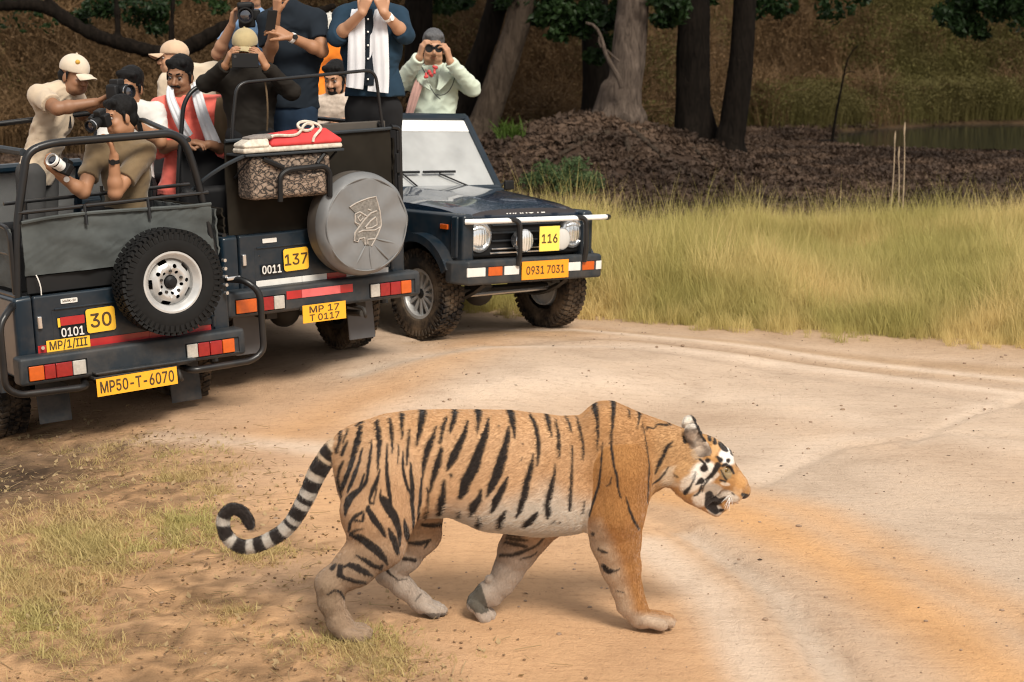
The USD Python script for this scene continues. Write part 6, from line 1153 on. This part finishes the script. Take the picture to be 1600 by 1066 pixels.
        Vb = np.vstack([bw, bw - [0, 0, .006]]); Fb = np.array(Qd + [(d + N, c + N, b_ + N, a + N) for a, b_, c, d in Qd] + [(e[i], e[i] + N, e[(i + 1) % len(e)] + N, e[(i + 1) % len(e)]) for i in range(len(e))])
        obj('brim', (app(H, Vb * sH), Fb), cap, cm, 40); obj('button', xm(T(hp(0, -.008, .139)), trimesh.creation.icosphere(1, .008 * sH)), cap, cm, True)
    if hat:
        hb = Blob(.012).ball(hp(0, -.008, .055), np.array([.088, .106, .080]) * sH, R=R3).ball(hp(0, 0, .040), np.array([.155, .165, .012]) * sH, R=R3, k=.02); obj('hat', hb.mesh(.007), hat, t, True)
    if glasses:
        L = [tube([hp(s * .033 + .021 * math.cos(a), .104, -.004 + .016 * math.sin(a)) for a in np.linspace(0, 2 * math.pi, 16)], .0022, 5, False) for s in (-1, 1)] + [tube([hp(-.013, .104, 0), hp(.013, .104, 0)], .002, 5)] + [tube([hp(s * .054, .102, .002), hp(s * .078, .0, .002)], .002, 5) for s in (-1, 1)]
        obj('spectacles', cat_(L), M_BLK, t, True)
    # clothes
    c = Blob(.04); torso_(c, .012); seed = int(abs(head[0]) * 7) % 97
    for sp, e, w, ar in A:
        if sleeve == 'short':
            f = .66; d = unit(e - sp); end = sp + (e - sp) * f
            c.fn(lambda X, sp=sp, e=e, d=d, end=end: np.maximum(Blob.dist(('c', sp - d * .0, sp + (e - sp) * .9, .066 * S, .063 * S, 0, None), X), (X - end) @ d), np.minimum(sp, end) - .1, np.maximum(sp, end) + .1, k=.03)
        elif sleeve == 'elbow':
            d = unit(w - e); end = e + d * .05
            c.bone(sp, e, .068 * S, .062 * S, k=.03).fn(lambda X, e=e, w=w, d=d, end=end: np.maximum(Blob.dist(('c', e, w, .062 * S, .05 * S, 0, None), X), (X - end) @ d), np.minimum(e, end) - .1, np.maximum(e, end) + .1, k=.02)
        else:
            d = unit(w - e); end = w - d * .012
            c.bone(sp, e, .067 * S, .060 * S, k=.03).fn(lambda X, e=e, w=w, d=d, end=end: np.maximum(Blob.dist(('c', e, w, .060 * S, .043 * S, 0, None), X), (X - end) @ d), np.minimum(e, w) - .1, np.maximum(e, w) + .1, k=.02)
    low = pe if hem is None else K(hem); ax = unit(mid - pe)
    c.fn(lambda X: (X - low + ax * .11 * (hem is None)) @ ax, np.minimum(pe, low) - .6, np.maximum(pe, low) + .6 + .0, k=.004, cut=True)
    if hem is not None: c.items.insert(5, ('c', pe, low, hw * .84 * wide + .01, hw * .88 * wide + .01, .04, sq, False))
    wrinkle = wrinkle * 1.5
    def wr(X):
        q_ = np.stack([X[..., 0] * 7 + X[..., 2] * 6, X[..., 1] * 7, X[..., 2] * 9 - X[..., 0] * 5], -1) + seed + (meshkit.noise(X * 5, seed)[..., None] - .5) * 1.6
        return wrinkle * (1.1 * (meshkit.fbm(q_, 3, seed) - .5) + .9 * (np.abs(meshkit.noise(q_ * 1.5, seed + 5) - .5) - .25))
    sh_ = obj('shirt', c.mesh(.0078, warp=wr, smooth=1), shirt, t, True)
    if collar is not None:
        a = np.linspace(-2.4, 2.4, 16); fx = unit(np.cross(across, [0, 0, 1.0])); fx = fx if fx @ H[:3, 1] > 0 else -fx
        pts = [nb + [0, 0, .012 * S] + (math.sin(q) * across * .072 + -math.cos(q) * fx * .062) * S + np.array([0, 0, -.03 * S]) * (abs(q) / 2.4) ** 3 for q in a]
        obj('collar', tube(pts, .015 * S, 6), collar, sh_, True)
    if Lg:
        tb = Blob(.04).bone(ch * .25 + pe * .75, pe, hw * .74 * wide + .004, hw * .76 * wide + .004, sq=sq)
        for p in Lg: tb.chain(p, [.098 * S, .078 * S, .062 * S][:len(p)])
        obj('trousers', tb.mesh(.011, warp=lambda X: .008 * (meshkit.fbm(X * 10, 3, 5) - .5), smooth=1), trousers, t, True)
        for p in Lg:
            if len(p) == 3: obj('shoe', Blob(.02).bone(p[2] + [0, 0, -.035], p[2] + np.array([.02, -.17, -.05]), .052 * S, .042 * S).mesh(.012), M_BLK, t, True)
    return t, H, hp, K
def watch(t, a, b, r_, m, face, frac=.9):
    a, b = np.asarray(a), np.asarray(b); d = unit(b - a); c = a + (b - a) * frac
    w = obj('wristwatch', cyl(c - d * .012, c + d * .012, r_, n=20), m, t, 40)
    n = unit(np.array([0, -1.0, .4]) - d * (np.array([0, -1.0, .4]) @ d)); obj('watch_face', cyl(c + n * (r_ - .004), c + n * (r_ + .008), .019, n=18), face, w, 30)
def camera(label, c, fwd, up, lens=(.045, .14), lm=None, sc=1.0, cat='camera', grip=True):
    f = unit(fwd); x = unit(np.cross(f, up)); u = np.cross(x, f); M = frame(np.asarray(c, float), x, f, u) @ np.diag([sc, sc, sc, 1])
    t = thing('photo_camera', label, cat, 'cameras held by the people'); ln, L = lens; lm = lm or M_BLK
    obj('camera_body', xm(M, Manifold.batch_hull([rbox(-.068, .068, -.03, .032, -.048, .042, .010)]) + rbox(-.030, .030, -.04, .034, .03, .072, .010) + rbox(.035, .072, -.03, .052, -.048, .036, .012)), M_BLK, t, 35)
    l_ = obj('lens', xm(M @ frame((0, .03, -.004), (1, 0, 0), (0, 0, -1), (0, 1, 0)), trimesh.creation.revolve(np.array([(0, 0), (ln * .9, 0), (ln * .9, L * .35), (ln, L * .38), (ln, L * .62), (ln * .95, L * .64), (ln * .95, L * .78), (ln * 1.08, L * .8), (ln * 1.08, L), (ln * .92, L), (ln * .9, L - .015), (0, L - .018)]), sections=32)), lm, t, 30)
    obj('lens_ring', xm(M @ frame((0, .03, -.004), (1, 0, 0), (0, 0, -1), (0, 1, 0)), trimesh.creation.revolve(np.array([(ln * .95, L * .66), (ln * 1.0, L * .66), (ln * 1.0, L * .74), (ln * .95, L * .74)]), sections=32)), M_CHROME if lm is M_BLK else M_BLK, l_, 30)
    obj('front_glass', xm(M @ frame((0, .03 + L - .016, -.004), (1, 0, 0), (0, 0, -1), (0, 1, 0)), trimesh.creation.revolve(np.array([(ln * .88, 0), (ln * .5, .006), (0, .008)]), sections=24)), mat('coated_lens_glass', (.01, .012, .02), .05, coat=1.0, spec=1.0), l_, True)
    return t, M
def phone(label, c, nrm, up, w=.16, h=.08, th=.012, name='phone', cat='phone'):
    f = unit(nrm); x = unit(np.cross(f, up)); u = np.cross(x, f); M = frame(np.asarray(c, float), x, f, u)
    t = thing(name, label, cat, 'cameras held by the people'); obj('case', xm(M, rbox(-w / 2, w / 2, -th / 2, th / 2, -h / 2, h / 2, .005)), M_BLK, t, 30)
    obj('camera_eye', xm(M, cyl((w * .36, th / 2 - .001, h * .28), (w * .36, th / 2 + .003, h * .28), .010, n=14)), M_IRIS, t, 30); return t
def binoculars(label, c, fwd, up, sc=1.0):
    f = unit(fwd); x = unit(np.cross(f, up)); u = np.cross(x, f); M = frame(np.asarray(c, float), x, f, u) @ np.diag([sc, sc, sc, 1]); t = thing('binoculars', label, 'binoculars', 'cameras held by the people')
    for s in (-1, 1):
        b = obj('barrel', xm(M @ frame((s * .036, -.05, 0), (1, 0, 0), (0, 0, -1), (0, 1, 0)), trimesh.creation.revolve(np.array([(0, 0), (.018, 0), (.02, .03), (.027, .06), (.030, .12), (.026, .12), (.024, .112), (0, .110)]), sections=24)), M_BLK, t, 30)
    obj('hinge', xm(M, cyl((0, -.02, 0), (0, .04, 0), .012, n=12) + rbox(-.03, .03, -.01, .02, -.006, .006, .003)), M_BLK, t, 30); return t
W_CREAM = cloth('cream_shirt', (.50, .40, .29)); W_TAN = cloth('khaki_shirt', (.155, .108, .058)); W_WHITE = cloth('white_shirt', (.62, .60, .57)); W_GREY = cloth('grey_shirt', (.28, .27, .26)); W_CORAL = cloth('coral_shirt', (.85, .17, .13)); W_SCARF = cloth('white_scarf', (.62, .63, .66), .1)
W_DARK = cloth('dark_brown_jacket', (.012, .0095, .007)); W_NAVY = cloth('navy_shirt', (.008, .013, .020)); W_BLUE = cloth('blue_shirt', (.012, .032, .056)); W_LBLUE = cloth('light_blue_shirt', (.16, .27, .44)); W_JEANS = cloth('blue_jeans', (.016, .032, .060), .35); W_BLACK = cloth('black_trousers', (.008, .008, .009)); W_MINT = cloth('mint_shirt', (.50, .57, .47), .1); W_PINK = cloth('pink_scarf', (.50, .30, .26)); W_ORANGE = cloth('orange_shirt', (.75, .20, .015)); W_VEST = cloth('brown_vest', (.13, .088, .05)); W_STRIPE = cloth('pale_striped_shirt', (.48, .40, .33), .3, vscale=30); W_BEIGE = cloth('beige_shirt', (.58, .48, .36)); W_OLIVE = cloth('dark_trousers', (.05, .05, .05))
C_CREAM = cloth('cream_cap', (.55, .47, .37), .15); C_KHAKI = cloth('khaki_cap', (.40, .32, .17), .25); C_PEACH = cloth('peach_cap', (.56, .40, .27), .2); C_GREY = cloth('grey_hat', (.13, .12, .11)); C_LACE = cloth('white_lace_cap', (.55, .53, .48), .5, vscale=60)
SK1, SK2, SK3 = (.30, .150, .080), (.38, .205, .120), (.22, .108, .058)
# 1 man in cream with a cream cap, leaning out to the right
t, H, hp, K = person('man in cream shirt and cream cap leaning right with a small camera held out', 12.4, (116, 118, 0, 58, 12, 4), .25, SK3, (99, 142), ((62, 150, -.12), (112, 142, .16)),
    [((90, 170, -.30), (150, 160, -.22), (1, .1, .45), (.3, -.2, -.9), 1, 55), ((128, 178, .25), (168, 158, .02), (1, -.2, .5), (-.2, -1, .2), -1, 60)], (58, 268), [((48, 272, -.08), (50, 370, -.1), (50, 462, .0)), ((68, 272, .1), (72, 370, .1), (74, 460, .1))], W_CREAM, 'short', W_OLIVE, hair='black', cap=C_CREAM, chest=(84, 190), collar=W_CREAM, wide=1.04, hem=(54, 284), wrinkle=.020)
obj('cap_badge', xm(H @ np.diag([.25 / .235] * 3 + [1]), xm(T((-.045 + .09, .062, .105)), trimesh.creation.icosphere(1, .012)) if False else xm(T((.048, .058, .098)), trimesh.creation.icosphere(1, .016))), mat('yellow_stitching', (.60, .34, .05), .8, var=.4, vscale=60), t, True)
camera('small black camera held out at arm length by the man in the cream cap', U(184, 143, 12.12), (.75, -.5, .05), (0, 0, 1), (.038, .075), sc=1.15)
# 2 seated man in khaki with a long camera at his face
t, H, hp, K = person('man in khaki shirt holding a black camera to his face behind the grey canvas', 11.9, (188, 182, 0, -50, 6, -4), .252, SK1, (190, 222, .02), ((226, 238, -.02), (152, 236, .0)),
    [((180, 302, -.25), (178, 244, -.28), (-.15, -.2, 1), (-.5, -.2, .6), -1, 55), ((130, 300, -.22), (93, 274, -.32), (-.7, -.2, .7), (.3, -.2, .8), 1, 60)], (198, 335, .05), [((186, 338, .05), (150, 345, .15), (150, 420, .12)), ((214, 338, .08), (190, 345, .2), (190, 420, .15))], W_TAN, 'short', W_BLACK, hair='black', mous=False, collar=W_TAN, chest=(196, 270, .02))
watch(t, K((180, 302, -.25)), K((178, 244, -.28)), .036, M_BLK, M_BLK, .86)
camera('large black camera with silver lens ring at the face of the man in khaki', U(158, 187, 11.70), (-.42, -.80, -.30), (0, 0, 1), (.040, .10), sc=.95)
watch(t, K((130, 300, -.22)), K((93, 274, -.32)), .032, M_BLK, M_WHITEP, .8)
camera('camera with a long white lens held low beside the roll hoop', U(100, 262, 11.52), (-.35, -.75, .45), (.3, 0, 1), (.046, .13), lm=M_WHITEP, sc=.85)
# 3 man with spectacles behind them
person('man with black hair and spectacles in white and grey shirt behind the camera holders', 13.2, (203, 135, 0, -14, 8, 6), .262, SK1, (206, 168), ((170, 186, .02), (243, 176, .04)),
    [((165, 235, -.1), (195, 215, -.25), (.8, -.3, .2), (0, 0, -1), -1, 50), ((250, 222, -.1), (205, 188, -.22), (-.9, -.2, .1), (0, -.3, -1), 1, 50)], (208, 290), [((195, 292), (192, 330, -.3)), ((222, 292), (222, 330, -.3))], W_WHITE, 'short', W_BLACK, hair='black', glasses=True, collar=W_GREY)
# 4 man in coral shirt with white scarf
t, H, hp, K = person('moustached man in coral shirt and white scarf standing behind the roll hoop', 13.35, (281, 118, 0, -12, 8, 3), .272, SK3, (290, 158), ((250, 168, .0), (344, 166, .05)),
    [((246, 232, -.10), (286, 224, -.26), (.95, -.2, .1), (0, .2, -1), -1, 45), ((352, 232, -.05), (325, 226, -.24), (-.9, -.2, .1), (0, .1, -1), 1, 45)], (298, 290), [((283, 292), (283, 362, -.1), (284, 432, .0)), ((315, 292), (316, 362, -.1), (316, 430, 0))], W_CORAL, 'elbow', W_BLACK, hair='black', mous=True, collar=W_CORAL, wide=1.05, hem=(292, 305), wrinkle=.016)
dn = np.array([-.1, -1.0, .12])
ka = lambda L, d: [U(a, b, 13.35 + c + d) for a, b, c in L]
obj('scarf', ribbon(ka([(303, 128, -.02), (306, 140, -.11), (314, 172, -.17), (324, 200, -.18), (334, 226, -.16)], -.02), (.06, .08, .09, .11), .008, dn), W_SCARF, t, 40)
obj('scarf', ribbon(ka([(268, 132, -.04), (265, 146, -.10), (272, 170, -.17), (283, 195, -.185), (294, 214, -.17)], -.02), (.05, .07, .08, .08), .008, dn, seed=2), W_SCARF, t, 40)
obj('vest', ribbon(ka([(344, 152, -.05), (347, 175, -.12), (350, 205, -.14), (352, 236, -.12)], -.01), (.05, .11, .15, .13), .01, np.array([.25, -1, .1]), folds=.006), W_VEST, t, 40)
# 5 man in beige behind him
person('man in beige shirt and peach cap half hidden behind the man in coral', 14.1, (271, 92, 0, -70, -4, -8), .25, SK2, (292, 112), ((262, 128, -.05), (338, 112, .1)), [((255, 190, -.1), (270, 220, -.2), (.5, -.5, .2), (0, 0, -1), -1), ((352, 150, .1), (345, 190, -.0), (-.3, -.3, -1), (-1, 0, 0), 1)], (305, 250), [((295, 250), (295, 330), (295, 405)), ((318, 250), (318, 330), (318, 405))], W_BEIGE, 'short', W_OLIVE, cap=C_PEACH, chest=(303, 165))
# 6 man in dark jacket with khaki cap
t, H, hp, K = person('man in dark brown jacket and khaki cap photographing with both hands raised', 12.98, (383, 76, 0, 2, 10, 0), .25, SK1, (388, 112, .02), ((350, 126, .02), (428, 124, .02)),
    [((322, 130, -.12), (352, 103, -.26), (.42, -.25, .9), (.8, .3, -.2), 1, 45), ((455, 142, -.08), (415, 104, -.26), (-.42, -.25, .9), (-.8, .3, -.2), -1, 45)], (392, 212), [((375, 214), (376, 300), (378, 385)), ((408, 214), (408, 300), (408, 385))], W_DARK, 'long', W_BLACK, hair='black', cap=C_KHAKI, collar=W_DARK, wide=1.05)
phone('black phone held sideways before the face of the man in the khaki cap', U(383, 95, 12.66), (0, -1, .05), (0, 0, 1), .185, .10, .03)
obj('strap', ribbon([U(414, 128, 12.80), U(417, 150, 12.78), U(418, 180, 12.80), U(417, 205, 12.84)], .012, .004, dn, folds=0), W_VEST, t, 40)
# 7 man in light blue with a raised camera
t, H, hp, K = person('man in light blue shirt and grey hat raising an upright black camera', 13.75, (392, -14, 0, 0, 6, 0), .25, SK2, (398, 24), ((372, 44, -.05), (428, 40, .02)), [((340, 84, -.12), (362, 40, -.25), (.25, -.2, 1), (.8, -.2, .0), 1, 70, 1.1), ((440, 100), (425, 150, -.1), (0, 0, -1), (-1, 0, 0), 1)], (402, 160), [((392, 160), (392, 250), (392, 335)), ((414, 160), (414, 250), (414, 335))], W_LBLUE, 'short', W_JEANS, hair='black', hat=C_GREY, chest=(404, 80))
camera('black upright camera raised by the man in light blue', U(386, 24, 13.42), (.1, -1, 0), (1, 0, .05), (.04, .10), sc=1.35)
# 8 man in navy shirt
t, H, hp, K = person('man in navy shirt and blue jeans wearing a white wristwatch and holding a phone', 13.3, (444, -28, 0, -35, 12, 0), .262, SK1, (450, 12), ((418, 34, -.02), (494, 30, .03)),
    [((422, 92, -.06), (432, 22, -.20), (.1, -.1, 1), (.5, .5, 0), -1, 45), ((503, 80, -.12), (454, 58, -.26), (-.9, -.12, .45), (-.2, .5, -.6), 1, 42, 1.08)], (456, 168), [((440, 172), (440, 260), (442, 345)), ((474, 172), (474, 260), (474, 345))], W_NAVY, 'short', W_JEANS, hair='black', chest=(459, 82), wide=1.22, hem=(456, 168))
watch(t, K((503, 80, -.12)), K((454, 58, -.26)), .038, M_WHITEP, M_BLK, .94)
phone('black phone held in front of the man in the navy shirt', U(424, 32, 13.0), (-.5, .8, .2), (.1, 0, 1), .075, .15, .012)
# 9 man in blue shirt and long white scarf
t, H, hp, K = person('man in blue shirt and long white scarf with both hands at his face', 13.2, (578, -34, 0, 0, 4, 0), .262, SK2, (578, 8), ((536, 26, .02), (622, 26, .02)),
    [((527, 58, -.10), (566, 20, -.27), (.35, -.1, 1), (.3, .9, 0), 1, 60), ((632, 54, -.08), (600, 20, -.27), (-.3, -.1, 1), (-.3, .9, 0), -1, 60)], (582, 168), [((562, 172), (560, 250), (560, 335)), ((606, 172), (608, 250), (608, 335))], W_BLUE, 'elbow', W_BLACK, hair='black', chest=(580, 78), wide=1.12, hem=(588, 150))
watch(t, K((632, 54, -.08)), K((600, 20, -.27)), .037, M_WHITEP, M_WHITEP, .8)
kb = lambda L: [U(a, b, 13.2 + c) for a, b, c in L]
obj('scarf', ribbon(kb([(560, 14, -.12), (557, 50, -.19), (556, 95, -.20), (553, 138, -.19)]), (.10, .12, .13, .13), .008, dn, seed=1), W_SCARF, t, 40)
obj('scarf', ribbon(kb([(594, 14, -.12), (592, 50, -.19), (592, 95, -.20), (590, 144, -.19)]), (.08, .13, .14, .15), .008, dn, seed=4), W_SCARF, t, 40)
obj('shirt_front', ribbon(kb([(575, 14, -.15), (575, 60, -.178), (575, 134, -.18)]), (.06, .10, .11), .006, dn, folds=.002), W_NAVY, t, 40)
for y_b in (30, 50, 71, 92, 112, 124): obj('shirt_button', xm(T(U(575, y_b, 13.2 - .192)), trimesh.creation.icosphere(1, .0075)), M_WHITEP, t, True)
# 10 bearded man seated in the far jeep, 11 man in orange behind him
person('bearded man in pale striped shirt seated low in the far jeep', 15.4, (524, 122, 0, -20, 14, 0), .27, SK2, (524, 152), ((496, 166), (552, 166)), [((490, 205), (520, 200, -.2), (.5, -.3, .5), (0, 0, -1), -1), ((556, 205), (530, 198, -.2), (-.5, -.3, .5), (0, 0, -1), 1)], (524, 250), [((512, 252), (510, 270, -.3)), ((536, 252), (538, 270, -.3))], W_STRIPE, 'long', W_BLACK, hair='black', beard=True)
person('man in orange shirt and white lace cap standing behind the bearded man', 16.1, (516, 46, 0, 0, 5, 0), .25, SK1, (520, 70), ((500, 82), (548, 80)), [((496, 130), (505, 160, -.1), (0, -.2, -1), (1, 0, 0), -1), ((553, 130), (545, 160, -.1), (0, -.2, -1), (-1, 0, 0), 1)], (524, 180), [((514, 180), (514, 250), (514, 320)), ((534, 180), (534, 250), (534, 320))], W_ORANGE, 'long', W_BLACK, hair='black', cap=C_LACE)
# 12 person in mint with binoculars
t, H, hp, K = person('person in mint shirt with grey hair looking through black binoculars above the dusty windscreen', 15.85, (677, 74, 0, 8, 6, 4), .285, SK2, (678, 106), ((646, 122, .0), (712, 120, .0)),
    [((628, 128, -.08), (655, 90, -.28), (.3, -.12, 1), (.7, .3, -.3), 1, 65), ((738, 138, -.06), (703, 96, -.28), (-.25, -.12, 1), (-.7, .3, -.3), -1, 65)], (678, 200), [((664, 202), (664, 270), (664, 340)), ((692, 202), (692, 270), (692, 340))], W_MINT, 'long', W_BLACK, hair='grey', chest=(678, 152), wide=1.1, wrinkle=.014)
binoculars('black binoculars held to the eyes of the person in mint', U(677, 75, 15.60), (.12, -1, -.05), (0, 0, 1), 1.15)
kc = lambda L: [U(a, b, 15.85 + c) for a, b, c in L]
obj('scarf', ribbon(kc([(662, 108, -.08), (656, 125, -.16), (646, 155, -.17), (636, 190, -.12)]), (.05, .08, .08, .06), .006, np.array([-.2, -1, .1])), W_PINK, t, 40)
obj('collar', ribbon(kc([(693, 100, -.05), (694, 120, -.17), (684, 140, -.20)]), (.06, .12, .03), .006, dn, folds=.003), W_MINT, t, 40); obj('collar', ribbon(kc([(664, 104, -.05), (660, 122, -.17), (674, 140, -.20)]), (.05, .11, .03), .006, dn, folds=.003), W_MINT, t, 40)
rf = np.random.default_rng(4); fl = Blob(.006)
for i in range(16): fl.ball(U(674 + rf.normal() * 5, 115 + rf.normal() * 5, 15.60 + rf.uniform(-.01, .01)), rf.uniform(.010, .017))
obj('red_flower', fl.mesh(.005), mat('red_flower_cloth', (.55, .06, .06), .7, var=.4, vscale=50), t, True)
obj('strap', cat_([tube(smoothpath(kc([(655, 100, -.05), (668, 125, -.17), (682, 150, -.215), (688, 155, -.21)]), 12), .004, 5)]), M_BLK, t, True); obj('strap', tube(smoothpath(kc([(712, 104, -.05), (708, 130, -.16), (694, 148, -.20), (682, 148, -.215)]), 12), .004, 5), M_BLK, t, True)
